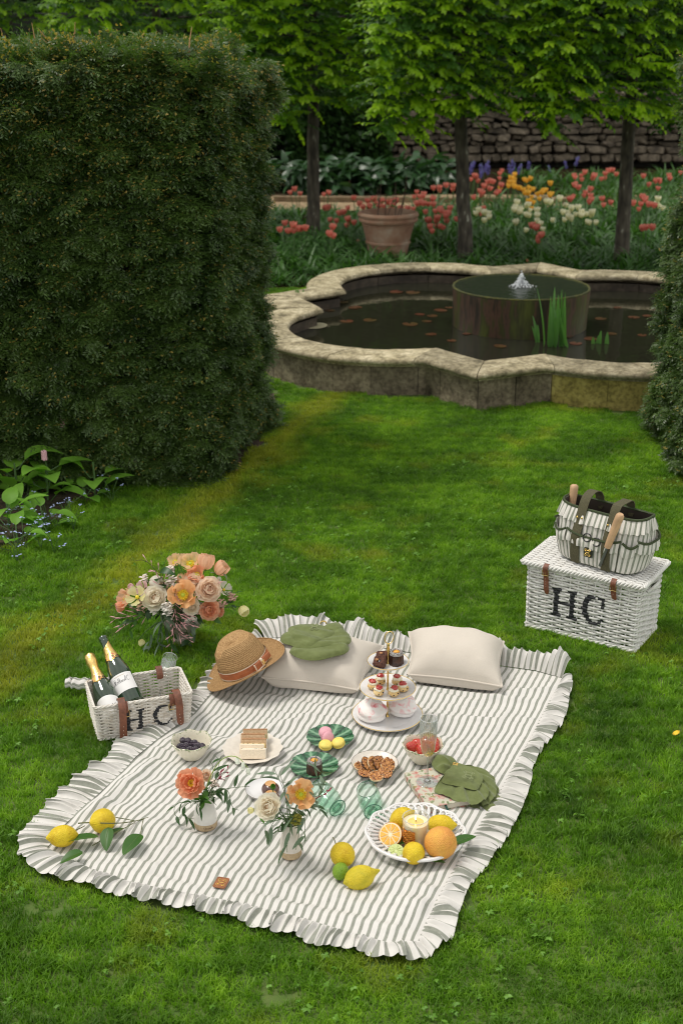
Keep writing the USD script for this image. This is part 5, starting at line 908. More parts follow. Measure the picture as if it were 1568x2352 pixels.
# ------------------------------------------------------------------ soft cloth shapes
def puff(pts, z0, T, seed, rim=0.012, res=0.0045, wr=0.004, focus=None, wk=16, smooth_pts=True, grain=None):
    """cushiony piece of cloth over an outline on the ground plane (points x, y); creases run out of focus"""
    from scipy.spatial import Delaunay
    pts = np.asarray(pts, float)[:, :2]
    if smooth_pts: pts = curve(np.vstack([pts, pts[:1]]), len(pts) * 8)[:-1]
    po = sg.Polygon(pts).buffer(0); po = max(po.geoms, key=lambda g: g.area) if hasattr(po, 'geoms') else po; e = po.exterior; n = int(e.length / res); B = np.array([e.interpolate(k / n, True).coords[0] for k in range(n)]); x0, y0, x1, y1 = po.bounds
    gx, gy = np.meshgrid(np.arange(x0, x1, res), np.arange(y0, y1, res)); g = np.c_[gx.ravel(), gy.ravel()]; g = g[inside(po.buffer(-res * 0.45), g)]; q = np.vstack([B, g]); tr = Delaunay(q).simplices; ce = q[tr].mean(1); tr = tr[inside(po, ce)]
    import shapely
    d = shapely.distance(shapely.points(q[:, 0], q[:, 1]), e); h = T * (1 - np.exp(-d / rim)); w = (meshkit.fbm(np.c_[q * 26, np.zeros(len(q))], 3, seed) - 0.5) * 3 * wr
    if grain is not None: g_ = np.asarray(grain, float) / np.linalg.norm(grain); w = wr * 3.2 * (meshkit.fbm(np.c_[(q @ g_) * 7, (q @ np.array([-g_[1], g_[0]])) * 34, np.zeros(len(q))], 2, seed) - 0.5)
    if focus is not None: r = q - np.asarray(focus)[:2]; an = np.arctan2(r[:, 1], r[:, 0]); rr = np.linalg.norm(r, axis=1); w = w + 1.5 * wr * (1 - 2 * np.abs(np.sin((an * wk + 4 * meshkit.noise(np.c_[q * 14, np.zeros(len(q))], seed)) / 2)) ** 0.8) * np.clip(rr / 0.03, 0, 1)
    zz = (z0(q) if callable(z0) else z0) + h + w * np.clip(d / 0.012, 0.25, 1)
    a, b, c_ = q[tr[:, 0]], q[tr[:, 1]], q[tr[:, 2]]; fl = ((b - a)[:, 0] * (c_ - a)[:, 1] - (b - a)[:, 1] * (c_ - a)[:, 0]) < 0; tr[fl] = tr[fl][:, ::-1]
    V = np.c_[q, zz]; bi = np.arange(len(B)); nb = np.roll(bi, -1); low = np.c_[B, (z0(B) if callable(z0) else np.full(len(B), z0)) - 0.001]; o = len(V); V = np.vstack([V, low])
    return V, np.vstack([tr, np.stack([bi, bi + o, nb + o], -1), np.stack([bi, nb + o, nb], -1)])
olive = P('olive_linen', (0.115, 0.14, 0.046), 0.9, col2=(0.16, 0.19, 0.07), scale=26, bump=0.4, bscale=700, specular_ior_level=0.15, sheen_weight=0.2)
olive_t = P('olive_thread', (0.24, 0.27, 0.13), 0.6)
def zq(pts, z, org=(643.0 - 775 * .238, 1406.4), k=.238): return np.array([at(459.2 + x * k, 1406.4 + y * k, z)[:2] for x, y in pts])
nap = thing('olive_napkin', 'folded olive green linen napkin with an embroidered emblem lying on the left cushion', 'napkin')
zc1 = 0.205
tilt = lambda q: zc1 - 0.012 + 0.06 * np.clip((q[..., 1] - zq([(1100, 280)], zc1)[0, 1]), -0.2, 0.2)
def fan(outer, ring, zf, amp, kp, seed, hem=0.004, n=110):
    """pleated cloth spreading from a ring to an outline"""
    o = rs(curve(np.asarray(outer, float), n), n); ring = np.asarray(ring, float)[:2]; u = np.linspace(0, 1, n); nz = meshkit.noise(np.c_[u * 6, 0 * u, 0 * u + seed], seed)
    ph = 2 * PI * 0.55 * kp * u + 4 * nz; am = 0.55 * amp * (0.4 + meshkit.noise(np.c_[u * 9, 0 * u, 0 * u + seed + 2], seed))
    def f(U, V):
        i = np.round(U * (n - 1)).astype(int); R = o[i] - ring; v = V; q = ring + R * v[..., None]; pl = np.sin(ph[i]) + 0.35 * np.sin(2.1 * ph[i] + 1)
        z = zf(q) + am[i] * pl * np.sin(np.clip(V * 1.5, 0, PI / 2)) * (1.0 - 0.35 * V) + 0.18 * hem * np.sin(U * 2 * PI * kp * 1.7 + seed + 6 * nz[i]) * V ** 6 - 0.010 * V ** 8 + 0.006 * (meshkit.fbm(np.stack([q[..., 0] * 20, q[..., 1] * 20, 0 * V], -1), 2, seed) - 0.5)
        return q[..., 0], q[..., 1], z
    m = grid(f, n - 1, 26); return m[0], m[1]
r1_ = zq([(1185, 170)], zc1)[0]
obj('lower_fold', puff(zq([(860, 330), (940, 378), (1050, 400), (1150, 400), (1280, 372), (1395, 345), (1440, 300), (1400, 250), (1100, 270), (900, 290)], zc1), lambda q: tilt(q) - 0.010, 0.020, 3, 0.009, 0.0045, 0.005, grain=(1, 0.1)), olive, nap, True)
obj('middle_fold', puff(zq([(775, 250), (800, 212), (900, 190), (1200, 180), (1390, 180), (1450, 222), (1440, 285), (1330, 315), (1150, 340), (1010, 345), (870, 300), (800, 280)], zc1), lambda q: tilt(q) + 0.004, 0.020, 4, 0.010, 0.0045, 0.006, grain=(1, 0.22)), olive, nap, True)
obj('upper_fold', puff(zq([(850, 185), (930, 160), (1080, 148), (1200, 160), (1310, 190), (1330, 215), (1240, 262), (1160, 305), (1070, 332), (960, 312), (870, 258)], zc1), lambda q: tilt(q) + 0.018, 0.015, 5, 0.010, 0.0045, 0.005, grain=(1, -0.45)), olive, nap, True)
obj('back_loop', puff(zq([(1185, 175), (1240, 135), (1330, 130), (1385, 160), (1350, 215), (1250, 225)], zc1), lambda q: tilt(q) + 0.010, 0.024, 6, 0.014, 0.0045, 0.005), olive, nap, True)
nc = zq([(1105, 210)], zc1)[0]; obj('embroidered_emblem', mv(monogram(0.036, 0.0010), (nc[0], nc[1], zc1 + 0.032), (0.20, 0, -0.05)), olive_t, nap)
nr = zq([(1190, 155)], zc1)[0]; obj('napkin_ring', mv(tube([(0.012 * math.cos(a), 0.0, 0.012 * math.sin(a)) for a in np.linspace(0, PI, 16)], 0.003, 6), (nr[0], nr[1], zc1 + 0.020)), gold, nap)
# ------------------------------------------------------------------ striped garden bag on the hamper
ZT = HH + 0.0225
bb = [at(1298, 1284, ZT), at(1416, 1318, ZT)]; bx_ = bb[1] - bb[0]; brot = math.atan2(bx_[1], bx_[0]); bdv = np.array([-math.sin(brot), math.cos(brot), 0]); BS = 1.16; bcn = (bb[0] + bb[1]) / 2 + bdv * 0.092 + 0.012 * np.array([math.cos(brot), math.sin(brot), 0])
bag = thing('garden_tool_bag', 'sage striped fabric tool bag with frilled pockets and olive straps standing on the hamper', 'bag', (bcn[0], bcn[1], ZT), (0, 0, brot), BS)
canvas = stripe_mat('striped_canvas', (0.25, 0.265, 0.215), (0.66, 0.63, 0.585)); web = P('olive_webbing', (0.075, 0.068, 0.032), 0.8, 0.2, 200, 0.4, 500); bind = P('green_binding', (0.035, 0.050, 0.016), 0.75, 0.2, 80); inn = P('bag_inside', (0.055, 0.042, 0.030), 0.9)
def sec(z): return np.interp(z, [0, 0.02, 0.10, 0.16, 0.215], [0.146, 0.158, 0.176, 0.178, 0.172]), np.interp(z, [0, 0.02, 0.10, 0.16, 0.215], [0.076, 0.086, 0.092, 0.078, 0.052])
def bagp(a, z, ext=0.0):
    A, B = sec(z); c, s = np.cos(a), np.sin(a); e = 2 / 3.4
    return np.sign(c) * np.abs(c) ** e * (A + ext), np.sign(s) * np.abs(s) ** e * (B + ext), z + 0 * a
def arcl(A=0.18, B=0.085):
    a = np.linspace(0, 2 * PI, 400); x, y, _ = bagp(a, np.full(400, 0.1)); return a, np.r_[0, np.cumsum(np.hypot(np.diff(x), np.diff(y)))]
AA, AL = arcl()
def bagsurf(a0, a1, zf0, zf1, ext, nu=120, nv=14, per=0.0195, ruf=0.0, gath=1.0, seed=0):
    def f(U, V):
        a = a0 + (a1 - a0) * U; s = np.interp(np.mod(a, 2 * PI), AA, AL); z0, z1 = zf0(a), zf1(a); z = z0 + (z1 - z0) * V
        w = ruf * (1 - V) * (0.55 + 0.55 * np.sin(s / 0.026 * 2 * PI + 4 * meshkit.noise(np.stack([s * 20, 0 * s, 0 * s + seed], -1), seed))) + 0.003 * np.sin(s * 50 + seed)
        x, y, z = bagp(a, z, 0); n = np.stack([x, y * 4], -1); n /= np.linalg.norm(n, axis=-1, keepdims=True) + 1e-9; e = ext + w
        return x + n[..., 0] * e, y + n[..., 1] * e, z
    v, f, uv = grid(f, nu, nv); a = a0 + (a1 - a0) * uv[:, 0]; return v, f, np.c_[np.interp(np.mod(a, 2 * PI), AA, AL) / per * gath + (AL[-1] / per * gath) * np.floor(a / (2 * PI)), uv[:, 1]]
K = lambda c: (lambda a: np.full_like(a, c))
top_z = lambda a: 0.205 + 0.010 * np.abs(np.cos(a)) ** 4
obj('body', bagsurf(0, 2 * PI, K(0.004), top_z, 0.0, 220, 16), canvas, bag); obj('lining', bagsurf(0, 2 * PI, K(0.06), top_z, -0.004, 120, 8), inn, bag); obj('bag_floor', cbox((0.27, 0.13, 0.008), (0, 0, 0.012), 0.003), inn, bag)
obj('base_binding', tube(np.stack(bagp(np.linspace(0, 2 * PI, 90), np.full(90, 0.006), 0.002), -1), 0.005, 6, False), bind, bag); a_ = np.linspace(0, 2 * PI, 120); x, y, _ = bagp(a_, np.full(120, 0.205), 0.001); obj('rim_binding', tube(np.c_[x, y, top_z(a_)], 0.0050, 6, False), bind, bag)
fa0, fa1 = PI - 0.15, 2 * PI + 0.15
obj('top_frill', bagsurf(0, 2 * PI, lambda a: top_z(a) - 0.048, lambda a: top_z(a) - 0.004, 0.004, 420, 6, 0.021, 0.009, 1.1, 1), canvas, bag)
# pockets
for k, (a0, a1, zt, lab) in enumerate([(PI - 0.75, PI + 0.55, 0.150, None), (PI + 0.55, PI + 1.13, 0.128, None), (1.5 * PI - 0.40, 1.5 * PI + 0.40, 0.132, None), (1.5 * PI + 0.44, 2 * PI - 0.66, 0.128, None), (2 * PI - 0.66, 2 * PI + 0.75, 0.140, None)]):
    pz = lambda a, zt=zt, a0=a0, a1=a1: zt - 0.014 * np.sin((a - a0) / (a1 - a0) * PI)
    p_ = obj('pocket', bagsurf(a0, a1, K(0.008), pz, 0.012, 60, 10, seed=k), canvas, bag)
    obj('pocket_frill', bagsurf(a0, a1, lambda a: pz(a) - 0.040, lambda a: pz(a) - 0.002, 0.0155, 150, 6, 0.021, 0.008, 1.1, k + 3), canvas, p_)
    aa = np.linspace(a0, a1, 30); x, y, _ = bagp(aa, pz(aa), 0.016); obj('pocket_binding', tube(np.c_[x, y, pz(aa)], 0.0046, 6), bind, p_)
def yfront(x, z, ext):
    A, B = sec(z); return -(B + ext) * (1 - min(0.999, abs(x) / A) ** 3.4) ** (1 / 3.4)
for sx in (-0.068, 0.058):
    pth = [(0, yfront(sx, z, 0.0165 if z < 0.12 else 0.009), z) for z in (0.006, 0.03, 0.07, 0.11, 0.15, 0.185)] + [(0, -0.062, 0.212), (0, -0.046, 0.240), (0, 0.0, 0.258 if sx < 0 else 0.244), (0, 0.045, 0.240), (0, 0.062, 0.208), (0, 0.066, 0.17)]
    s_ = obj('webbing_strap', mv(strap(pth, 0.036, 0.003), (sx, 0, 0)), web, bag, 35)
    obj('rivets', cat([ball((0.0042, 0.0025, 0.0042), (sx + q * 0.010, yfront(sx, 0.178, 0.016), 0.178), 10, 6) for q in (-1, 1)]), gold, s_)
tg_ = obj('green_patch', mv(extr(rrect(0.030, 0.036, 0.003), 0.003), (-0.008, yfront(-0.008, 0.066, 0.022), 0.066), (PI / 2, 0, 0)), P('dark_green_leather', (0.015, 0.017, 0.008), 0.4), bag); obj('gold_emblem', mv(monogram(0.026, 0.0010), (-0.008, yfront(-0.008, 0.066, 0.0265), 0.066), (PI / 2, 0, 0)), gold, tg_)
beech = P('beech_wood', (0.52, 0.33, 0.19), 0.5, 0.12, 30)
def trowel(label, loc, d, L):
    t = thing('trowel', label, 'trowel', loc, euler(lookrot(d)), BS); obj('wooden_handle', lathe([(0.0, -0.02), (0.011, -0.018), (0.0125, 0.0), (0.0145, L * 0.5), (0.0155, L * 0.85), (0.0145, L * 0.95), (0.010, L), (0.0, L)], 20), beech, t); obj('hang_hole', ball((0.003, 0.003, 0.004), (0, -0.0135, L * 0.80), 8, 6), P('hole_dark', (0.05, 0.025, 0.012), 0.8), t)
    obj('metal_neck', tube([(0, 0, -0.10), (0, 0, -0.015)], 0.0055, 8), P('steel', (0.25, 0.26, 0.27), 0.35, metallic=1.0), t)
bR = Rot.from_euler('z', brot); bw = lambda x, y, z: np.array([bcn[0], bcn[1], ZT]) + bR.apply([BS * x, BS * y, BS * z])
trowel('wooden trowel handle leaning out of the front pocket of the striped bag', bw(0.072, -0.110, 0.122), bR.apply([0.30, 0.02, 1]), 0.125); trowel('wooden tool handle standing up at the back left corner of the striped bag', bw(-0.158, 0.015, 0.17), bR.apply([-0.01, 0.12, 1]), 0.085)
sc = thing('scissors', 'black handled garden scissors tucked in the middle front pocket of the bag', 'scissors', bw(0.0, -0.106, 0.105), (0, 0, brot), BS)
for sx in (-1, 1): obj('finger_loop', tube([(sx * 0.019 + 0.016 * math.cos(a), 0.004 * math.sin(a), 0.010 + 0.014 * math.sin(a) + sx * -0.004) for a in np.linspace(0, 2 * PI, 22)], 0.0026, 6, False), black, sc)
obj('blades', cbox((0.016, 0.003, 0.06), (0, 0, -0.03), 0.001), P('steel', (0.25, 0.26, 0.27), 0.35, metallic=1.0), sc)
# ------------------------------------------------------------------ crockery
china = P('white_china', (0.70, 0.69, 0.685), 0.22, coat_weight=0.4); stone_w = P('cream_glaze', (0.66, 0.61, 0.54), 0.3, 0.05, 60)
def on(u, v, z=ZB): p = at(u, v, z); return np.array([p[0], p[1], z])
cs = on(889, 1654); cs[2] = ZB
st = thing('cake_stand', 'three-tier white cake stand with gold rims, a gold rod and ring handle', 'cake stand', cs)
for nm, R, z in (('lower_plate', 0.132, 0.016), ('middle_plate', 0.104, 0.128), ('top_plate', 0.076, 0.238)):
    pl_ = obj(nm, lathe([(0, z), (R * 0.62, z), (R * 0.68, z + 0.002), (R * 0.98, z + 0.012), (R, z + 0.0125), (R * 0.99, z + 0.008), (R * 0.68, z - 0.004), (R * 0.4, z - 0.006), (0, z - 0.006)], 64), china, st)
    obj('gold_rim', tube([(R * math.cos(a), R * math.sin(a), z + 0.0122) for a in np.linspace(0, 2 * PI, 64)], 0.0014, 6, False), gold, pl_)
obj('foot_ring', lathe([(0.05, 0.0), (0.055, 0.0), (0.05, 0.012), (0.045, 0.012)], 32), china, st)
obj('gold_rod', cat([lathe([(0.0, 0.014), (0.0075, 0.015), (0.006, 0.020), (0.0035, 0.026), (0.0035, 0.118), (0.0055, 0.126), (0.0055, 0.130), (0.0036, 0.138), (0.0036, 0.228), (0.006, 0.236), (0.0085, 0.240), (0.005, 0.246), (0.0042, 0.27), (0.0058, 0.300), (0.004, 0.306), (0.006, 0.312), (0.003, 0.32)], 16)]), gold, st)
obj('ring_handle', mv(tube([(0.017 * math.cos(a), 0.0, 0.0245 * math.sin(a)) for a in np.linspace(0, 2 * PI, 40)], 0.0019, 8, False), (0.003, 0, 0.344), (0, 0.12, 0.25)), gold, st)
def rel(dx, dy, z): return cs + np.array([dx, dy, z])
choc = P('canele_crust', (0.022, 0.009, 0.006), 0.32, col2=(0.075, 0.022, 0.010), scale=70, bump=0.5, bscale=160, lo=0.45, hi=0.7)
sugar = P('sugar_dust', (0.10, 0.07, 0.06), 0.7, col2=(0.55, 0.53, 0.52), scale=330, bump=0.6, bscale=260, lo=0.42, hi=0.6); custard = P('orange_custard', (0.70, 0.33, 0.04), 0.45, 0.15, 90)
def canele(label, loc, rz, s=1.0):
    t = thing('canele', label, 'cake', loc, (0, 0, rz), s); fl = lambda k: (lambda a, r, z: (r * (1 + k * np.cos(a * 10)), z))
    obj('cake_body', lathe([(0, 0), (0.026, 0.0), (0.0272, 0.004), (0.0262, 0.03), (0.0248, 0.044)], 100, fl(0.045)), choc, t); obj('sugared_top', lathe([(0.0250, 0.034), (0.0252, 0.044), (0.0242, 0.051), (0.0205, 0.0545), (0.0165, 0.053), (0.0135, 0.0475), (0.0, 0.047)], 100, fl(0.04)), sugar, t)
    obj('candied_top', ball((0.0125, 0.0115, 0.007), (0, 0, 0.049), 14, 8, lambda p: p * (1 + 0.2 * (meshkit.noise(p * 3) - 0.5))[..., None]), custard, t)
canele('dark glazed fluted cake with sugared rim on the top tier of the cake stand', rel(0.030, -0.004, 0.238), 0.4, 1.0); canele('dark glazed fluted cake alone on the lower green leaf plate', on(722, 1775, ZB + 0.012), 0.1, 1.0)
brow = P('brownie_crumb', (0.055, 0.018, 0.010), 0.8, col2=(0.13, 0.048, 0.028), scale=130, bump=1, bscale=420); nut = P('walnut', (0.40, 0.19, 0.08), 0.6, 0.3, 200)
def brownie(label, loc, rot):
    t = thing('brownie', label, 'brownie', loc, rot); v, f = cbox((0.044, 0.044, 0.032), (0, 0, 0.016), 0.006); tm = trimesh.Trimesh(v, f).subdivide().subdivide().subdivide(); v = np.array(tm.vertices); top = v[:, 2] > 0.028; v[:, 2] -= 0.010 * np.exp(-(np.hypot(v[:, 0], v[:, 1]) / 0.012) ** 2) * top; v += (meshkit.noise(v * 240)[:, None] - 0.5) * 0.002
    obj('crumb', (v, np.array(tm.faces)), brow, t, True); obj('filling', ball((0.009, 0.009, 0.003), (0, 0, 0.0225), 12, 6), P('dark_filling', (0.01, 0.007, 0.007), 0.15), t); obj('nut', ball((0.007, 0.005, 0.004), (-0.008, 0.002, 0.0285), 10, 6, lambda p: p * (0.8 + 0.5 * meshkit.noise(p * 4))[..., None]), nut, t)
brownie('chocolate brownie lying flat at the back of the top tier', rel(-0.020, 0.020, 0.240), (0.0, 0.1, 0.3)); brownie('chocolate brownie tipped forward with a walnut on it at the front of the top tier', rel(-0.027, -0.020, 0.242), (0.45, -0.15, -0.35))
sco_m = P('scone_crumb', (0.62, 0.38, 0.13), 0.75, col2=(0.74, 0.58, 0.30), scale=60, bump=0.7, bscale=200); creamm = P('clotted_cream', (0.80, 0.73, 0.56), 0.5, 0.04, 60, 0.4, 120); jam = P('strawberry_jam', (0.32, 0.012, 0.010), 0.12, col2=(0.50, 0.03, 0.02), scale=120, coat_weight=1.0, bump=0.7, bscale=150); rais = P('raisin', (0.02, 0.012, 0.012), 0.5)
lump = lambda k, f, s: (lambda p: p * (1 + k * (meshkit.fbm(p * f + s * 9.1, 2) - 0.5))[..., None])
for k, (dx, dy, lab) in enumerate([(-0.027, 0.045, 'jam-topped scone at the back left of the middle tier'), (0.036, 0.040, 'jam-topped scone at the back right of the middle tier'), (-0.054, 0.004, 'jam-topped scone at the left side of the middle tier'), (0.056, -0.012, 'jam-topped scone at the right side of the middle tier'), (-0.034, -0.042, 'jam-topped scone at the front left of the middle tier'), (0.020, -0.048, 'jam-topped scone at the front right of the middle tier')]):
    t = thing('scone', lab, 'scone', rel(dx, dy, 0.130), (0, 0, k * 1.1), 1.0)
    obj('scone_base', ball((0.0215, 0.020, 0.014), (0, 0, 0.013), 24, 14, lump(0.35, 2.2, k)), sco_m, t, True); obj('cream', ball((0.018, 0.0175, 0.0085), (0.001, -0.001, 0.0245), 20, 12, lump(0.6, 2.5, k + 5)), creamm, t, True); obj('jam', ball((0.0145, 0.0125, 0.0075), (0.002, 0.002, 0.0325), 20, 12, lump(0.8, 2.6, k + 9)), jam, t, True)
    for q in range(2): a = -1.6 - k * 1.1 + q * 0.9; obj('raisin', ball((0.003, 0.003, 0.0026), (0.0205 * math.cos(a), 0.0195 * math.sin(a), 0.011 + 0.005 * q), 8, 6), rais, t)
mer_m = mat('meringue', {'g': ('geometry', {}), 'n': ('noise_texture', dict(scale=22.0, detail=5.0, distortion=2.0)), 'r': ('rgb_ramp', dict(ramp=[(0.48, (0.80, 0.76, 0.73)), (0.58, (0.80, 0.52, 0.52)), (0.70, (0.70, 0.18, 0.20))])), 'sx': ('separate_xyz', {}), 'mr': ('map_range', dict(from_min=0.070, from_max=0.095, clamp=True)), 'm': ('mix', dict(color1=(0.80, 0.765, 0.74))), 'p': ('principled_bsdf', dict(roughness=0.75, subsurface_weight=0.0))},
    [('g.position', 'n.vector'), ('n.fac', 'r.fac'), ('g.position', 'sx.vector'), ('sx.z', 'mr.value'), ('mr.result', 'm.fac'), ('r.color', 'm.color2'), ('m.color', 'p.base_color')])
def swirl(p):
    a = np.arctan2(p[..., 1], p[..., 0]); r = np.hypot(p[..., 0], p[..., 1]); k = 1 + 0.06 * np.sin(a * 1 + p[..., 2] * 9 + r * 5) + 0.05 * (meshkit.fbm(p * 2.3, 2) - 0.5); q = p * k[..., None]; q[..., 2] = q[..., 2] + 0.16 * np.exp(-(r / 0.22) ** 2) * (p[..., 2] > 0) + 0.07 * np.sin(a * 1 + r * 11) * r * (p[..., 2] > 0); return q
for lab, dx, dy, s in (('large white meringue flecked with pink at the left of the bottom tier', -0.058, -0.020, 1.0), ('large white meringue blushed pink at the right of the bottom tier behind the rod', 0.056, 0.022, 0.98)):
    t = thing('meringue', lab, 'meringue', rel(dx, dy, 0.016), (0, 0, dx * 40), s); obj('swirl', ball((0.058, 0.054, 0.042), (0, 0, 0.034), 48, 28, swirl), mer_m, t, True)
# macarons and leaf plates
def leafplate(label, loc, R, rz):
    t = thing('leaf_plate', label, 'plate', loc, (0, 0, rz)); n = 168; m = 30
    def f(U, V):
        a = U * 2 * PI; lobe = 1 + 0.05 * np.abs(np.sin(a * 4.5)) ** 0.6 + 0.008 * np.sin(a * 27); r = R * V * lobe; z = 0.006 + 0.013 * V ** 2.2 + 0.35 * ridge(U, V); return r * np.cos(a), r * np.sin(a), z
    def ridge(U, V):
        a = U * 9; fr = np.abs(a - np.floor(a) - 0.5); mid = np.exp(-((0.5 - fr) * V * 9) ** 2) * 0 + np.exp(-(fr * V * 9) ** 2); vein = 0.5 + 0.5 * np.sin((V * 4.2 - fr * 2.6) * 2 * PI); vein = vein ** 2 * np.clip(1 - mid, 0, 1) * (V > 0.12); gap = np.exp(-((0.5 - fr) * V * 14) ** 2)
        return 0.0024 * mid + 0.0013 * vein - 0.0024 * gap * (V > 0.15)
    v, f_, uv = grid(f, n, m, True); h = ridge(uv[:, 0], uv[:, 1]); gm = mat('leaf_glaze', {'a': ('attribute', dict(attribute='st')), 'x': ('separate_xyz', {}), 'r': ('rgb_ramp', dict(ramp=[(0.0, (0.006, 0.030, 0.014)), (0.42, (0.016, 0.075, 0.032)), (0.72, (0.045, 0.15, 0.07)), (1.0, (0.20, 0.36, 0.22))])), 'p': ('principled_bsdf', dict(roughness=0.28, coat_weight=0.25, coat_roughness=0.15))}, [('a.vector', 'x.vector'), ('x.x', 'r.fac'), ('r.color', 'p.base_color')])
    obj('plate_body', (v, f_, np.c_[np.clip((h + 0.0022) / 0.0046, 0, 1), uv[:, 1]]), gm, t); obj('plate_foot', lathe([(0, 0), (R * 0.55, 0.0), (R * 0.6, 0.0045), (0, 0.003)], 48), gm, t); return t
p1, p2 = on(758, 1701), on(721, 1767); leafplate('green cabbage-leaf plate with pink and yellow macarons on it', p1, 0.083, 0.2); leafplate('green cabbage-leaf plate with one dark fluted cake on it', p2, 0.083, 0.7)
pinkm = P('pink_macaron', (0.66, 0.33, 0.38), 0.6, 0.06, 120); yelm = P('yellow_macaron', (0.72, 0.58, 0.12), 0.6, 0.08, 120); pinkf = P('pink_filling', (0.50, 0.14, 0.20), 0.5); yelf = P('yellow_filling', (0.72, 0.52, 0.12), 0.5)
def macaron(label, m, mf, loc, rot):
    t = thing('macaron', label, 'macaron', loc, rot); R = 0.0235
    for sg_ in (1, -1): obj('shell', lathe([(0, sg_ * 0.015), (R * 0.5, sg_ * 0.0142), (R * 0.85, sg_ * 0.011), (R, sg_ * 0.0065), (R * 0.99, sg_ * 0.0045), (R * 1.03, sg_ * 0.0035), (R * 0.98, sg_ * 0.0018), (0, sg_ * 0.0016)], 48, lambda a, r, z: (r * (1 + 0.02 * np.sin(a * 31) * (abs(z) < 0.0047)), z)), m, t, 60)
    obj('filling', lathe([(0, 0.002), (R * 0.93, 0.002), (R * 0.95, 0), (R * 0.93, -0.002), (0, -0.002)], 32), mf, t)
gp_ = lambda x, y, z: on(344.4 + x * .2929, 1607.3 + y * .2929, ZB + z)
macaron('pink macaron lying behind on the green plate', pinkm, pinkf, gp_(1375, 258, 0.030), (0.35, 0.0, 0)); macaron('pink macaron leaning on its edge against the other pink one', pinkm, pinkf, gp_(1392, 300, 0.036), (1.15, 0.35, 0.45)); macaron('yellow macaron at the front left of the green plate', yelm, yelf, gp_(1376, 358, 0.028), (0.1, 0.05, 0)); macaron('yellow macaron at the front right of the green plate', yelm, yelf, gp_(1476, 340, 0.030), (0.15, -0.25, 0))
# blackberry and strawberry bowls
bowl_m = mat('spatter_bowl', {'g': ('geometry', {}), 'a': ('attribute', dict(attribute='st')), 'x': ('separate_xyz', {}), 'n': ('noise_texture', dict(scale=95.0, detail=4.0, roughness=0.7)), 'mr': ('map_range', dict(from_min=0.30, from_max=0.48, to_min=-0.30, to_max=0.05, clamp=True)), 'mr2': ('map_range', dict(from_min=0.52, from_max=0.80, to_min=0.0, to_max=-0.3, clamp=True)), 'ad': ('math', {}), 'ad2': ('math', {}), 'r': ('rgb_ramp', dict(ramp=[(0.46, (0.68, 0.63, 0.50)), (0.52, (0.28, 0.32, 0.17)), (0.64, (0.10, 0.16, 0.07))])), 'p': ('principled_bsdf', dict(roughness=0.25, coat_weight=0.3))},
    [('g.position', 'n.vector'), ('a.vector', 'x.vector'), ('x.y', 'mr.value'), ('x.y', 'mr2.value'), ('n.fac', 'ad.value1'), ('mr.result', 'ad.value2'), ('ad.value', 'ad2.value1'), ('mr2.result', 'ad2.value2'), ('ad2.value', 'r.fac'), ('r.color', 'p.base_color')])
bowl_prof = np.array([(0, 0.0), (0.036, 0.0), (0.039, 0.004), (0.052, 0.022), (0.064, 0.045), (0.071, 0.062), (0.0725, 0.066), (0.070, 0.067), (0.066, 0.060), (0.058, 0.042), (0.044, 0.018), (0.03, 0.010), (0, 0.009)])
def bowl(label, loc, rz):
    t = thing('spatter_bowl', label, 'bowl', loc, (0, 0, rz)); q = np.linspace(0, 1, len(bowl_prof))
    def f(U, V):
        a = U * 2 * PI; r = np.interp(V, q, bowl_prof[:, 0]); z = np.interp(V, q, bowl_prof[:, 1]); w = z / 0.066; r = r * (1 + 0.022 * np.cos(a * 7) * w ** 2 + 0.008 * np.cos(a * 40) * w); return r * np.cos(a), r * np.sin(a), z + 0.003 * np.cos(a * 7) * w ** 3
    obj('bowl_body', grid(f, 120, 48, True), bowl_m, t); return t
bp = on(441, 1737); bowl('cream and green speckled bowl holding blackberries beside the small basket', bp, 0.0)
bb_m2 = P('blackberry', (0.010, 0.007, 0.014), 0.18, col2=(0.03, 0.012, 0.03), scale=90, coat_weight=0.6)
fb_ = []
for k in range(60):
    ph = math.acos(1 - 2 * (k + 0.5) / 60); th = PI * (1 + 5 ** 0.5) * k; c = np.array([0.0085 * math.sin(ph) * math.cos(th), 0.0085 * math.sin(ph) * math.sin(th), 0.0125 * math.cos(ph)]); fb_.append(ball(0.0033, c, 8, 6))
blk = cat(fb_); spots = [(-0.032, 0.014, 0.056, 'blackberry highest up at the back left of the bowl'), (-0.014, 0.012, 0.054, 'blackberry second from the left at the back of the bowl'), (0.006, 0.002, 0.050, 'blackberry at the middle of the heap in the bowl'), (-0.036, -0.014, 0.048, 'blackberry at the left side of the bowl'), (-0.018, -0.012, 0.046, 'blackberry second from the left at the front of the bowl'), (0.022, -0.010, 0.046, 'blackberry right of the middle at the front of the bowl'), (0.038, -0.008, 0.044, 'blackberry at the right end of the heap'), (-0.006, -0.030, 0.042, 'blackberry low at the front of the bowl'), (0.014, -0.026, 0.040, 'blackberry low at the front right of the bowl'), (-0.028, -0.030, 0.040, 'blackberry low at the front left of the bowl'), (0.02, 0.012, 0.036, 'blackberry half hidden behind the heap')]
first = None; rb = np.random.default_rng(9)
for x, y, z, lab in spots:
    if first is None: first = thing('blackberry', lab, 'blackberry', bp + [x, y, z], (1.2, 0.3, 0.5)); obj('drupelets', blk, bb_m2, first, True)
    else: dup(first, bp + [x, y, z], tuple(rb.uniform(-1.5, 1.5, 3)), 1.15, lab)
sp = on(970, 1746); bowl('cream and green speckled bowl full of strawberries behind the champagne flute', sp, 0.5)
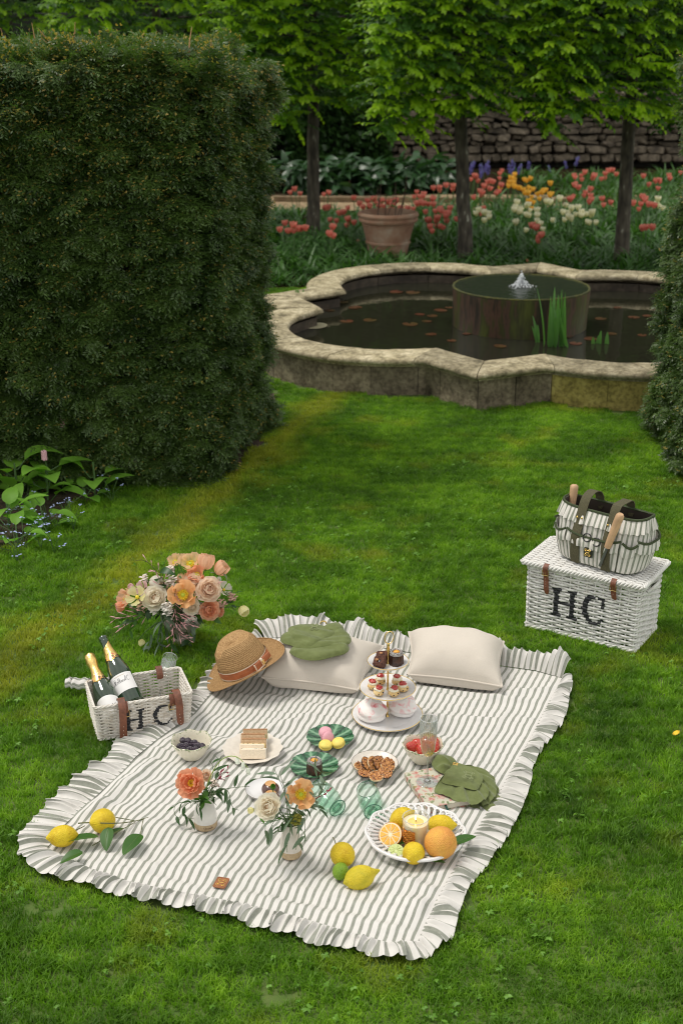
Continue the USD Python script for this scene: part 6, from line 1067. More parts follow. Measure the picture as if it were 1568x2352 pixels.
straw_m = P('strawberry_skin', (0.42, 0.012, 0.010), 0.25, col2=(0.52, 0.03, 0.015), scale=40, coat_weight=0.5, bump=0.8, bscale=330); seed_m = P('strawberry_seed', (0.65, 0.42, 0.12), 0.5); cal_m = LEAF('calyx', (0.03, 0.09, 0.012), (0.06, 0.16, 0.02), 0.2)
def strawberry(label, loc, d, s=1.0):
    t = thing('strawberry', label, 'strawberry', loc, euler(lookrot(d)), s); shp = lambda p: np.stack([p[..., 0] * (1 - 0.30 * p[..., 2]), p[..., 1] * (1 - 0.30 * p[..., 2]), p[..., 2]], -1)
    obj('flesh', ball((0.019, 0.019, 0.024), (0, 0, 0), 24, 16, shp), straw_m, t, True); sd = []
    for k in range(70):
        ph = math.acos(1 - 2 * (k + 0.5) / 70); th = 2.399 * k; q = shp(np.array([math.sin(ph) * math.cos(th), math.sin(ph) * math.sin(th), math.cos(ph)])) * [0.0192, 0.0192, 0.0242]; sd.append(ball(0.0009, q, 5, 4))
    obj('seeds', cat(sd), seed_m, t, kind='stuff'); obj('calyx', cat([mv(nouv(leaf(0.018, 0.007, 0.7, 0.1, 4, 2)), (0, 0, -0.0225), Rot.from_euler('xz', [PI, q * 0.9])) for q in range(7)]), cal_m, t, True)
for x, y, z, d, lab in [(-0.040, -0.004, 0.058, (-0.6, -0.3, 0.4), 'strawberry at the left edge of the bowl'), (-0.016, 0.010, 0.060, (-0.9, 0.2, 0.5), 'strawberry behind the leftmost one in the bowl'), (-0.006, -0.024, 0.054, (-0.1, -0.7, -0.5), 'strawberry at the front of the bowl with its green leaves up'), (0.012, 0.006, 0.058, (-0.2, -0.4, 0.8), 'strawberry just behind the stem of the flute'), (0.040, -0.006, 0.056, (0.2, -0.6, -0.7), 'strawberry at the right front of the bowl'), (0.040, 0.026, 0.062, (0.0, -0.2, 0.9), 'strawberry poking up at the back right of the bowl'), (0.006, 0.034, 0.052, (0.2, 0.3, 0.7), 'strawberry at the back of the bowl')]:
    strawberry(lab, sp + [x, y, z], d)
# sandwiches
scal = lambda k, n: (lambda a, r, z: (r * (1 + k * np.cos(a * n) * np.clip(r / 0.09, 0, 1) ** 3), z + 0.0012 * np.cos(a * n) * np.clip(r / 0.1, 0, 1) ** 4))
wp = on(580, 1728); t = thing('scalloped_plate', 'white scalloped plate carrying a row of finger sandwiches', 'plate', wp); obj('plate_body', lathe([(0, 0.006), (0.062, 0.006), (0.070, 0.009), (0.104, 0.019), (0.107, 0.0195), (0.104, 0.015), (0.07, 0.002), (0.05, 0.0), (0, 0.0)], 120, scal(0.03, 12)), stone_w, t, 50)
br_w = P('white_bread', (0.78, 0.66, 0.50), 0.85, 0.06, 150, 0.5, 400); br_b = P('brown_bread', (0.50, 0.33, 0.19), 0.85, col2=(0.60, 0.44, 0.28), scale=160, bump=0.6, bscale=400); crust = P('bread_crust', (0.30, 0.14, 0.06), 0.7, col2=(0.46, 0.27, 0.13), scale=120); egg = P('egg_filling', (0.78, 0.60, 0.16), 0.6, 0.2, 140); cheese = P('cream_cheese', (0.80, 0.79, 0.72), 0.5); cuc = P('cucumber', (0.24, 0.38, 0.08), 0.4, col2=(0.58, 0.66, 0.32), scale=160); herb = P('herb', (0.03, 0.10, 0.02), 0.6)
sw = [('plain white bread finger sandwich at the front of the row', br_w, cheese, False), ('egg finger sandwich second from the front with yellow filling', br_w, egg, False), ('brown bread finger sandwich in the middle of the row', br_b, cheese, True), ('brown bread cucumber sandwich fourth from the front', br_b, cuc, True), ('brown bread and cucumber sandwich at the back of the row', br_b, cuc, True)]
y = -0.058
for k, (lab, bm, fm, cr_) in enumerate(sw):
    tl = -0.42; t = thing('finger_sandwich', lab, 'sandwich', wp + [0.004 + 0.003 * (-1) ** k, y, 0.008 + 0.004 * k], (tl, 0, 0.02 * (-1) ** k)); L = 0.088; hgt = 0.036
    for q in (-1, 1):
        b_ = obj('bread_slice', mv(cbox((L, 0.0105, hgt), (0, q * 0.0085, hgt / 2), 0.0025), (0, 0, 0)), bm, t)
        if cr_: obj('crust', cbox((L * 0.985, 0.0100, 0.003), (0, q * 0.0085, hgt + 0.0005), 0.001), crust, b_)
    obj('filling', cbox((L * 1.01, 0.0065, hgt * 0.99), (0.001, 0, hgt / 2), 0.001), fm, t); rr = np.random.default_rng(k)
    obj('herbs', cat([cbox((0.003, 0.002, 0.0012), (rr.uniform(-L / 2, L / 2), rr.uniform(-0.003, 0.003), hgt + 0.0006), 0.0004) for _ in range(9)]), herb, t); y += 0.0262
# choux domes
dp = on(609, 1822); t = thing('white_plate', 'small plain white plate with two chocolate domes, partly behind the flowers', 'plate', dp); obj('plate_body', lathe([(0, 0.005), (0.045, 0.005), (0.060, 0.012), (0.0665, 0.018), (0.067, 0.0165), (0.060, 0.008), (0.04, 0.0), (0, 0.0)], 64), china, t); obj('dark_rim', tube([(0.0668 * math.cos(a), 0.0668 * math.sin(a), 0.0178) for a in np.linspace(0, 2 * PI, 64)], 0.0007, 5, False), P('rim_brown', (0.12, 0.09, 0.07), 0.4), t)
dome_m = P('chocolate_glaze', (0.085, 0.030, 0.018), 0.15, coat_weight=1.0); cara = P('caramel_disc', (0.55, 0.30, 0.12), 0.35, 0.1, 60)
for lab, (x, y) in (('glossy chocolate dome with a caramel top at the back of the white plate', (945, 715)), ('glossy chocolate dome with a caramel top, half hidden by the pale rose', (948, 792))):
    c = on(344.4 + x * .2929, 1607.3 + y * .2929, ZB + 0.022); t = thing('chocolate_dome', lab, 'cake', (c[0], c[1], ZB + 0.006)); obj('dome', ball((0.031, 0.031, 0.025), (0, 0, 0.022), 36, 20), dome_m, t, True); obj('caramel_top', ball((0.0185, 0.0185, 0.004), (0, 0.0, 0.0445), 28, 8), cara, t, True)
# florentines
fp = on(860, 1764); t = thing('florentine_plate', 'small white plate with a thin dark rim holding nutty biscuits', 'plate', fp); obj('plate_body', lathe([(0, 0.005), (0.052, 0.005), (0.074, 0.016), (0.081, 0.022), (0.082, 0.0205), (0.074, 0.010), (0.05, 0.0), (0, 0.0)], 64), stone_w, t); obj('dark_rim', tube([(0.0818 * math.cos(a), 0.0818 * math.sin(a), 0.0218) for a in np.linspace(0, 2 * PI, 64)], 0.0008, 5, False), P('rim_brown', (0.12, 0.09, 0.07), 0.4), t)
flo = P('florentine_nuts', (0.20, 0.055, 0.016), 0.35, col2=(0.58, 0.27, 0.075), scale=150, lo=0.38, hi=0.6, coat_weight=0.3); dch = P('dark_chocolate', (0.020, 0.010, 0.008), 0.3); wch = P('white_chocolate', (0.72, 0.58, 0.36), 0.4)
rf = np.random.default_rng(13)
def florentine(label, loc, rot, white):
    t = thing('florentine', label, 'biscuit', loc, rot); obj('chocolate_base', lathe([(0, -0.004), (0.025, -0.004), (0.0265, -0.001), (0.0265, 0.002), (0, 0.002)], 32, lambda a, r, z: (r * (1 + 0.03 * np.sin(a * 5)), z)), wch if white else dch, t)
    nn = [ball((rf.uniform(0.003, 0.007), rf.uniform(0.002, 0.0035), 0.002), (0.0, 0, 0), 7, 5) for _ in range(46)]; ms = []
    for m_ in nn: a, r = rf.uniform(0, 6.28), 0.0255 * rf.random() ** 0.5; ms.append(mv(m_, (r * math.cos(a), r * math.sin(a), 0.003 + 0.0015 * rf.random()), (0, 0, rf.uniform(0, 3))))
    obj('nut_topping', cat(ms + [lathe([(0, 0.0035), (0.024, 0.003), (0.0262, 0.001)], 24)]), flo, t, True); obj('currants', cat([ball(0.0022, (0.017 * math.cos(q * 2.1), 0.017 * math.sin(q * 2.1), 0.0055), 7, 5) for q in range(4)]), rais, t)
f3 = lambda x, y, z: on(746.3 + x * .2929, 1607.3 + y * .2929, ZB + z)
for lab, x, y, z, rot, wh in [('white-based florentine lying at the left of the plate', 282, 530, 0.020, (0.12, 0.3, 0.3), True), ('dark florentine tilted at the back left', 330, 503, 0.036, (0.75, 0.25, 0.9), False), ('white-based florentine standing in the back row behind the dark one', 378, 500, 0.036, (0.95, 0.1, 0.9), True), ('dark florentine in the middle of the back row', 425, 498, 0.036, (0.9, 0.1, 0.8), False), ('large white-based florentine at the right end of the back row', 492, 515, 0.036, (0.7, 0.1, 0.35), True), ('dark florentine flat at the front left', 315, 575, 0.020, (0.10, 0.05, 0.2), False), ('white-based florentine at the very front of the plate', 400, 600, 0.019, (0.15, 0.0, 0), True), ('dark florentine at the front right', 470, 572, 0.022, (0.35, 0.0, 0.1), False)]:
    florentine(lab, f3(x, y, z), rot, wh)
# ------------------------------------------------------------------ book, flute and napkin on it
Z3 = lambda x, y, z: at(746.3 + x * .2929, 1607.3 + y * .2929, z)
BT = 0.026; bA, bB, bC = Z3(625, 572, ZB + BT), Z3(818, 845, ZB + BT), Z3(1118, 805, ZB + BT)
by_ = bA - bB; BL = np.linalg.norm(by_[:2]); bx2 = bC - bB; bkr = math.atan2(by_[1], by_[0]) - PI / 2; ex = np.array([math.cos(bkr), math.sin(bkr)]); BW = 0.155; bcen = bB[:2] + by_[:2] / 2 + ex * BW / 2
floral = mat('floral_print', {'tc': ('texture_coordinate', {}), 'v': ('voronoi_texture', dict(scale=42.0, randomness=1.0)), 'n': ('noise_texture', dict(scale=60.0, detail=3.0)), 'wp': ('mix', dict(mix_type='add', fac=0.03)), 'st': ('rgb_ramp', dict(ramp=[(0.0, (0.70, 0.22, 0.05)), (0.10, (0.62, 0.06, 0.10)), (0.24, (0.78, 0.25, 0.28)), (0.40, (0.80, 0.50, 0.48)), (0.52, (0.80, 0.74, 0.64)), (1, (0.80, 0.74, 0.64))])), 'v2': ('voronoi_texture', dict(scale=52.0)), 'gr': ('rgb_ramp', dict(ramp=[(0.0, (1, 1, 1)), (0.36, (1, 1, 1)), (0.42, (0, 0, 0))])), 'gc': ('rgb_ramp', dict(ramp=[(0.2, (0.10, 0.15, 0.06)), (0.6, (0.28, 0.34, 0.18)), (0.8, (0.60, 0.24, 0.06))])), 'm': ('mix', {}),
    'w': ('wave_texture', dict(scale=9.0, distortion=14.0, detail=3.0, detail_scale=2.0)), 'wr': ('rgb_ramp', dict(ramp=[(0.0, (1, 1, 1)), (0.05, (0, 0, 0))])), 'm2': ('mix', dict(color2=(0.16, 0.18, 0.08))), 'p': ('principled_bsdf', dict(roughness=0.55)), 'sx': ('math', dict(math_type='greater_than', value2=0.45)), 'mm': ('math', dict(math_type='multiply'))},
    [('tc.object', 'wp.color1'), ('n.color', 'wp.color2'), ('wp.color', 'v.vector'), ('wp.color', 'v2.vector'), ('tc.object', 'n.vector'), ('v.distance', 'st.fac'), ('v2.distance', 'gr.fac'), ('v2.color', 'gc.fac'), ('st.color', 'm.color1'), ('gc.color', 'm.color2'), ('v.distance', 'sx.value1'), ('sx.value', 'mm.value1'), ('gr.color', 'mm.value2'), ('mm.value', 'm.fac'), ('wp.color', 'w.vector'), ('w.fac', 'wr.fac'), ('m.color', 'm2.color1'), ('m2.color', 'p.base_color')])
book = thing('floral_book', 'book bound in pink floral cloth with cream pages and a green ribbon, under the flute', 'book', (bcen[0], bcen[1], ZB), (0, 0, bkr))
obj('cover', cat([cbox((BW, BL, 0.003), (0, 0, BT - 0.0015), 0.001), cbox((BW, BL, 0.003), (0, 0, 0.0015), 0.001), cbox((0.004, BL, BT), (-BW / 2 - 0.0005, 0, BT / 2), 0.0018)]), floral, book)
obj('pages', cbox((BW - 0.006, BL - 0.008, BT - 0.0062), (-0.001, 0, BT / 2), 0.001), P('page_edges', (0.60, 0.55, 0.45), 0.8, 0.06, 400), book)
grn = P('green_ribbon', (0.008, 0.065, 0.045), 0.4); obj('ribbon_marker', mv(strap([(0, 0.01, 0.018), (0, -0.004, 0.016), (0.004, -0.012, 0.006), (0.018, -0.028, 0.003), (0.028, -0.030, 0.003)], 0.008, 0.0008), (-0.018, -BL / 2, 0.0)), grn, book)
fl = at(980.5, 1797, ZB + BT); flute('tall champagne flute of sparkling wine standing on the floral book', np.array([fl[0], fl[1], ZB + BT + 0.0005]), np.array([0.0, 0.0, 1.0]), wine=0.178)
np2 = thing('olive_napkin', 'fanned olive green linen napkin gathered in a gold ring, lying across the floral book', 'napkin')
zz = ZB + BT + 0.006; zp = lambda pts, z: np.array([Z3(x, y, z)[:2] for x, y in pts]); rc_ = zp([(1018, 545)], zz)[0]
slope = lambda z0, k: (lambda q: np.maximum(z0 - k * np.clip(np.linalg.norm(q - rc_, axis=-1) - 0.05, 0, 1), ZB + 0.004))
obj('under_fold', fan(zp([(1090, 800), (1130, 838), (1165, 858), (1240, 860), (1310, 800), (1372, 772), (1390, 700), (1355, 625), (1312, 548), (1250, 520)], ZB + 0.03), rc_, slope(zz + 0.002, 0.22), 0.010, 10, 11, 0.005), olive, np2, True)
obj('side_fold', fan(zp([(1240, 775), (1290, 748), (1338, 700), (1345, 640), (1308, 562), (1250, 524), (1150, 525), (1070, 532)], ZB + 0.04), rc_, slope(zz + 0.010, 0.14), 0.009, 8, 12, 0.004), olive, np2, True)
obj('front_fold', fan(zp([(930, 600), (895, 660), (862, 722), (910, 742), (1000, 780), (1100, 806), (1180, 812), (1250, 778), (1285, 720), (1250, 640), (1170, 570), (1090, 545)], zz), rc_, slope(zz + 0.016, 0.06), 0.009, 13, 13, 0.006), olive, np2, True)
obj('flap', fan(zp([(975, 600), (925, 655), (1010, 678), (1100, 692), (1180, 708), (1215, 672), (1238, 612), (1170, 568), (1090, 545)], zz + 0.014), rc_, slope(zz + 0.028, 0.05), 0.004, 5, 14, 0.001), olive, np2, True)
obj('bow_loop', puff(zp([(1025, 530), (1030, 495), (1000, 462), (950, 445), (880, 455), (840, 480), (845, 530), (890, 570), (940, 585), (985, 560)], zz), zz + 0.002, 0.026, 15, 0.014, 0.0045, 0.004, rc_, 7), olive, np2, True)
mc = zp([(1122, 628)], zz + 0.02)[0]; obj('embroidered_emblem', mv(monogram(0.040, 0.0009), (mc[0], mc[1], zz + 0.038), (0.05, 0.05, -0.25)), olive_t, np2)
rp = zp([(1020, 540)], zz + 0.012)[0]; obj('napkin_ring', mv(cat([tube([(0.014 * math.cos(a), 0.004 * math.sin(3 * a + q), 0.014 * math.sin(a)) for a in np.linspace(0, 2 * PI, 40)], 0.0026, 6, False) for q in (0, 1.6, 3.1)] + [mv(monogram(0.016, 0.0016), (0, 0, 0.018), (0, 0, 0.6))]), (rp[0], rp[1], zz + 0.012), (0, 0, 0.7)), gold, np2)
# ------------------------------------------------------------------ two green tumblers lying on their sides
gg = PANE('green_glass', (0.80, 0.93, 0.86), rough=0.05); gg2 = PANE('green_glass_thick', (0.55, 0.80, 0.68), rough=0.05)
def tumbler(label, foot, d, seed):
    d = np.asarray(d, float) / np.linalg.norm(d); t = thing('green_glass', label, 'glass', foot, euler(lookrot(d)))
    twist = lambda a, r, z: (r * (1 + 0.028 * np.sin(a * 14 + z * 75)), z)
    obj('bowl', lathe([(0.010, 0.014), (0.024, 0.017), (0.034, 0.030), (0.0385, 0.052), (0.039, 0.08), (0.0365, 0.105), (0.034, 0.125), (0.0335, 0.128), (0.0330, 0.125), (0.0355, 0.105), (0.0375, 0.08)], 112, twist), gg, t, True)
    obj('stem_ring', lathe([(0.010, 0.018), (0.0125, 0.014), (0.013, 0.009), (0.017, 0.004)], 40), gg2, t, True); obj('foot', lathe([(0.0, 0.0045), (0.018, 0.004), (0.0295, 0.001), (0.0300, 0.0), (0.0295, -0.001), (0.018, 0.001), (0.0, 0.001)], 48), gg, t, True)
    obj('foot_edge', tube([(0.0298 * math.cos(a), 0.0298 * math.sin(a), 0.0) for a in np.linspace(0, 2 * PI, 48)], 0.0016, 6, False), P('green_edge', (0.05, 0.20, 0.13), 0.08, transmission_weight=0.5), t)
    obj('foot_rings', cat([tube([(r * math.cos(a), r * math.sin(a), 0.0) for a in np.linspace(0, 2 * PI, 40)], 0.0010, 5, False) for r in (0.0125, 0.017)] + [tube([(0.0335 * math.cos(a), 0.0335 * math.sin(a), 0.128) for a in np.linspace(0, 2 * PI, 48)], 0.0011, 5, False)]), P('green_edge', (0.05, 0.20, 0.13), 0.08), t)
q1 = at(857, 1866, ZB + 0.031); d1 = at(838, 1800, ZB + 0.036) - q1; tumbler('green twisted glass tumbler lying on its side with its foot towards the fruit plate', q1, d1 + [0, 0, 0.004], 1)
q2 = at(775, 1857, ZB + 0.031); d2 = at(728, 1812, ZB + 0.036) - q2; tumbler('green twisted glass tumbler lying on its side partly behind the orange poppy', q2, d2 + [0, 0, 0.004], 2)
# ------------------------------------------------------------------ pierced fruit plate with fruit and candle
fpl = on(953, 1932); FR = 0.156; t = thing('pierced_plate', 'large white plate with a pierced looped rim holding citrus fruit and a candle', 'plate', fpl)
wavr = lambda a: 1 + 0.018 * np.cos(a * 10)
obj('plate_well', lathe([(0, 0.007), (0.092, 0.008), (0.102, 0.012), (0.108, 0.020), (0.110, 0.0225), (0.112, 0.020), (0.106, 0.008), (0.09, 0.0), (0, 0.0)], 80), china, t, 50)
a_ = np.linspace(0, 2 * PI, 180); obj('outer_rim', tube(np.stack([FR * wavr(a_) * np.cos(a_), FR * wavr(a_) * np.sin(a_), 0.036 + 0.002 * np.cos(a_ * 10)], -1), 0.0055, 8, False), china, t, True)
for k in range(40):
    a = k * 2 * PI / 40; R0 = 0.131 * (1 + 0.012 * math.cos(a * 10)); e = np.linspace(0, 2 * PI, 15)
    obj('rim_loop', tube(np.stack([(R0 + 0.021 * np.cos(e)) * np.cos(a + 0.10 * np.sin(e) + 0.05 * np.cos(e)), (R0 + 0.021 * np.cos(e)) * np.sin(a + 0.10 * np.sin(e) + 0.05 * np.cos(e)), 0.0285 + 0.0085 * np.cos(e)], -1), 0.0034, 6, False), china, t, True)
pore = lambda nm, c, c2, sc, rough=0.38: P(nm, c, rough, col2=c2, scale=sc, bump=1.0, bscale=300, specular_ior_level=0.35, detail=8.0, lo=0.3, hi=0.6)
lem_m = pore('lemon_skin', (0.56, 0.36, 0.010), (0.74, 0.55, 0.022), 26); lem_g = pore('ripening_lemon_skin', (0.46, 0.40, 0.02), (0.70, 0.54, 0.025), 22); lime_m = pore('lime_skin', (0.10, 0.22, 0.012), (0.20, 0.33, 0.02), 24); oran_m = pore('orange_skin', (0.72, 0.20, 0.012), (0.76, 0.27, 0.018), 20); grap_m = pore('grapefruit_skin', (0.74, 0.44, 0.07), (0.72, 0.27, 0.07), 9)
leaf_m = LEAF('citrus_leaf', (0.03, 0.095, 0.012), (0.06, 0.16, 0.02), 0.2, 0.42, scale=9, spec=0.4); twig_m = P('green_twig', (0.09, 0.12, 0.03), 0.6, col2=(0.14, 0.12, 0.06), scale=60); pith = P('citrus_pith', (0.78, 0.70, 0.48), 0.6)
def lemon_shape(nip, bum, seed):
    def f(p):
        x = p[..., 0]; r = np.hypot(p[..., 1], p[..., 2]); q = p * (1 + 0.07 * (meshkit.fbm(p * 1.8 + seed, 2) - 0.5) + 0.015 * (meshkit.noise(p * 9 + seed) - 0.5))[..., None]
        q[..., 0] = q[..., 0] + nip * np.exp(-(r / 0.26) ** 2) * (x > 0) - bum * np.exp(-(r / 0.24) ** 2) * (x < 0); return q
    return f
def citrus(name, label, cat_, m, loc, R, L, d, seed=0, nip=0.22, bum=0.12, parts=None):
    d = np.asarray(d, float); t = thing(name, label, cat_, loc, euler(Rot.from_euler('zy', [math.atan2(d[1], d[0]), -math.atan2(d[2], np.hypot(d[0], d[1]))])))
    obj('peel', ball((L, R, R), (0, 0, 0), 40, 40, lemon_shape(nip, bum, seed)) if False else mv(ball((1, 1, 1), (0, 0, 0), 40, 30, lambda p: lemon_shape(nip, bum, seed)(np.stack([p[..., 2], p[..., 0], p[..., 1]], -1)) * np.array([L, R, R]))), m, t, True); return t
F = lambda x, y, z: np.array([*at(803.7 + x * .183, 1837 + y * .183, z)[:2], z])
fz = ZB + 0.008
citrus('lemon', 'lemon lying behind the candle at the back of the pierced plate', 'lemon', lem_m, F(650, 240, fz + 0.048), 0.035, 0.042, (0.9, 0.55, 0.35), 1); citrus('lemon', 'knobbly lemon at the back right of the pierced plate behind the grapefruit', 'lemon', lem_m, F(1135, 318, fz + 0.040), 0.033, 0.044, (0.9, -0.15, 0.1), 2); citrus('lemon', 'small lemon at the front of the pierced plate below the candle', 'lemon', lem_m, F(798, 675, fz + 0.034), 0.0345, 0.036, (-0.45, -0.85, -0.2), 3, 0.10, 0.04)
g_ = citrus('grapefruit', 'whole pink and orange grapefruit on the right of the pierced plate', 'grapefruit', grap_m, F(1135, 545, fz + 0.050), 0.051, 0.049, (-0.2, 0.4, 0.9), 4, 0.0, 0.0)
def half(name, label, cat_, skin, loc, R, d, flesh, seg_m, core_c):
    t = thing(name, label, cat_, loc, euler(lookrot(d))); obj('peel', lathe([(0, -R), (R * 0.38, -R * 0.93), (R * 0.72, -R * 0.70), (R * 0.93, -R * 0.36), (R, 0), (R * 0.985, 0.001), (R * 0.96, 0.0012)], 56), skin, t); obj('pith', lathe([(R * 0.985, 0.0008), (R * 0.86, 0.0012), (0.0, 0.0012)], 56), core_c, t)
    for k in range(10):
        a0, a1 = k * PI / 5 + 0.035, (k + 1) * PI / 5 - 0.035; aa = np.linspace(a0, a1, 7); po = sg.Polygon([(R * 0.14 * math.cos((a0 + a1) / 2), R * 0.14 * math.sin((a0 + a1) / 2))] + [(R * 0.855 * math.cos(a), R * 0.855 * math.sin(a)) for a in aa]).buffer(-R * 0.012).buffer(R * 0.006); obj('segment', extr(po, 0.0022, 0.0006), flesh, t)
    return t
half('orange_half', 'cut orange half facing up and left on the pierced plate', 'orange', oran_m, F(505, 440, fz + 0.040), 0.039, (-0.38, -0.62, 0.68), P('orange_flesh', (0.76, 0.33, 0.015), 0.25, col2=(0.78, 0.46, 0.05), scale=220, coat_weight=0.5, bump=0.5, bscale=300), None, pith)
half('lime_half', 'cut lime half facing up at the front of the pierced plate', 'lime', lime_m, F(575, 645, fz + 0.024), 0.0255, (-0.05, -0.35, 0.9), P('lime_flesh', (0.42, 0.50, 0.12), 0.25, col2=(0.56, 0.62, 0.25), scale=260, coat_weight=0.5, bump=0.5, bscale=320), None, P('lime_pith', (0.60, 0.66, 0.30), 0.5))
def leaf_thing(label, loc, yaw, L, W, pitch=0.0, bend=0.4, roll=0.0):
    t = thing('citrus_leaf', label, 'leaf', loc, (0, 0, yaw)); m = leaf(L, W, bend, 0.22, 12, 6, 0.75, 0.75); obj('blade', mv(nouv(m), (0, 0, 0), Rot.from_euler('yx', [-pitch, roll])), leaf_m, t, True); obj('midrib', mv(tube([(L * u * math.cos(bend * u * .6), 0, -L * u * math.sin(bend * u * .6) + 0.0006) for u in np.linspace(0, 0.95, 8)], 0.0009, 4), (0, 0, 0), Rot.from_euler('y', [-pitch])), P('leaf_rib', (0.09, 0.16, 0.035), 0.5), t); return t
leaf_thing('green citrus leaf sticking out beside the grapefruit at the right rim of the plate', F(1300, 560, fz + 0.03), 0.5, 0.085, 0.042, 0.25); leaf_thing('green citrus leaf under the grapefruit at the front of the plate', F(860, 745, fz + 0.012), -0.05, 0.085, 0.036, 0.1); leaf_thing('green citrus leaf under the lime half and front lemon', F(560, 720, fz + 0.008), 0.0, 0.07, 0.036, 0.05); leaf_thing('green citrus leaf peeping between the orange half and the candle', F(600, 560, fz + 0.020), 0.5, 0.06, 0.03, 0.3)
cp_ = on(953, 1945); cp_[2] = fz; cd_ = thing('candle', 'lit cream candle in a clear glass jar with a raised gold emblem', 'candle', cp_)
CR, CH = 0.0425, 0.102
obj('glass_jar', lathe([(0, 0), (CR - 0.002, 0.0), (CR, 0.004), (CR, CH), (CR - 0.0014, CH + 0.001), (CR - 0.0025, CH)], 56), clear, cd_, 50)
obj('jar_rim', tube([((CR - 0.001) * math.cos(a), (CR - 0.001) * math.sin(a), CH) for a in np.linspace(0, 2 * PI, 56)], 0.0012, 6, False), P('rim_glass', (0.8, 0.82, 0.82), 0.1, transmission_weight=0.6), cd_)
obj('wax', lathe([(0, 0.006), (CR - 0.003, 0.006), (CR - 0.003, 0.086), (CR * 0.62, 0.085), (CR * 0.58, 0.0835), (0, 0.0835)], 48), P('candle_wax', (0.78, 0.66, 0.44), 0.45, 0.03, 40), cd_); obj('melted_wax', lathe([(0.0, 0.0842), (CR * 0.60, 0.0842)], 40), P('melted_wax', (0.72, 0.50, 0.12), 0.06, coat_weight=1.0), cd_)
obj('wick', tube([(0, 0, 0.083), (0.0006, 0, 0.093)], 0.0011, 6), P('wick', (0.05, 0.02, 0.01), 0.9), cd_)
obj('flame', ball((0.0026, 0.0022, 0.0075), (-0.0008, 0, 0.100), 14, 12, lambda p: np.stack([p[..., 0] * (1 - 0.6 * p[..., 2]), p[..., 1] * (1 - 0.6 * p[..., 2]), p[..., 2]], -1)), mat('flame', {'e': ('emission', dict(color=(1.0, 0.72, 0.32), strength=9.0))}, [], surface='e.emission'), cd_, True)
amb = P('amber_gold', (0.60, 0.25, 0.05), 0.28, metallic=0.85); em = []
rr = np.random.default_rng(17)
base_em = grid(lambda U, V: ((CR + 0.0012) * np.cos(-PI / 2 - 0.62 + (U - 0.5) * 1.05), (CR + 0.0012) * np.sin(-PI / 2 - 0.62 + (U - 0.5) * 1.05), 0.022 + V * 0.052), 12, 4)
for k in range(11):
    z0 = 0.026 + k * 0.0046; em.append(tube([((CR + 0.0025) * math.cos(-PI / 2 - 0.62 + x), (CR + 0.0025) * math.sin(-PI / 2 - 0.62 + x), z0 + 0.0035 * math.sin(x * 9 + k * 1.3)) for x in np.linspace(-0.5 - 0.06 * math.sin(k * 2), 0.5 + 0.06 * math.cos(k * 3), 14)], 0.0017, 5))
obj('gold_emblem', cat([nouv(base_em)] + em), amb, cd_, True)
# ------------------------------------------------------------------ loose lemons, lime and leaves on the blanket
def g5(x, y, z): return np.array([*at(516.6 + x * .4027, 1894.4 + y * .4027, z)[:2], z])
a = citrus('lemon', 'upper lemon of the front group, with a short twig on it', 'lemon', lem_m, g5(670, 172, ZB + 0.037), 0.038, 0.040, (0.55, -0.7, -0.25), 5, 0.16, 0.05); obj('twig', mv(tube(curve([(-0.038, 0, 0.004), (-0.048, 0.004, 0.010), (-0.072, 0.012, 0.010)], 8), 0.0018, 6)), twig_m, a)
citrus('lime', 'whole green lime between the two lemons in front', 'lime', lime_m, g5(659, 268, ZB + 0.026), 0.0255, 0.029, (0.05, 0.6, 0.7), 6, 0.05, 0.05)
citrus('lemon', 'large long lemon with a green nub, nearest the front edge of the blanket', 'lemon', lem_g, g5(768, 302, ZB + 0.036), 0.036, 0.047, (0.92, 0.36, 0.14), 7, 0.42, 0.14)
def g4(x, y, z): return np.array([*at(x * .366, 1664.8 + y * .366, z)[:2], z])
citrus('lemon', 'lemon at the far left corner of the blanket with its tip to the left', 'lemon', lem_m, g4(392, 700, ZB + 0.034), 0.035, 0.044, (-0.92, -0.35, -0.1), 8, 0.20, 0.14); citrus('lemon', 'rounder lemon behind the stems at the left side of the blanket', 'lemon', lem_m, g4(645, 605, ZB + 0.040), 0.040, 0.041, (-0.75, -0.5, -0.25), 9, 0.12, 0.06)
def twig(label, pts, r):
    t = thing('twig', label, 'twig'); obj('stem', tube(curve([g4(x, y, ZB + z) for x, y, z in pts], 14), np.linspace(r, r * 0.7, 14), 6), twig_m, t)
twig('long thin green twig crossing in front of the rounder lemon', [(490, 620, 0.03), (600, 617, 0.05), (680, 620, 0.06), (790, 615, 0.03), (850, 605, 0.02), (930, 582, 0.015)], 0.0022); twig('thin twig running from the lemon leaves up to the right', [(580, 760, 0.006), (640, 725, 0.012), (720, 680, 0.02), (790, 645, 0.02), (850, 610, 0.02)], 0.0017); twig('thin twig curving from the rounder lemon to the right', [(725, 583, 0.035), (780, 592, 0.03), (850, 605, 0.022)], 0.0016); twig('short twig hanging down to the rightmost lemon leaf', [(900, 590, 0.018), (890, 640, 0.014), (882, 690, 0.010)], 0.0015); twig('stubby twig on the lemon at the corner', [(470, 665, 0.040), (500, 652, 0.040), (533, 635, 0.042)], 0.0020)
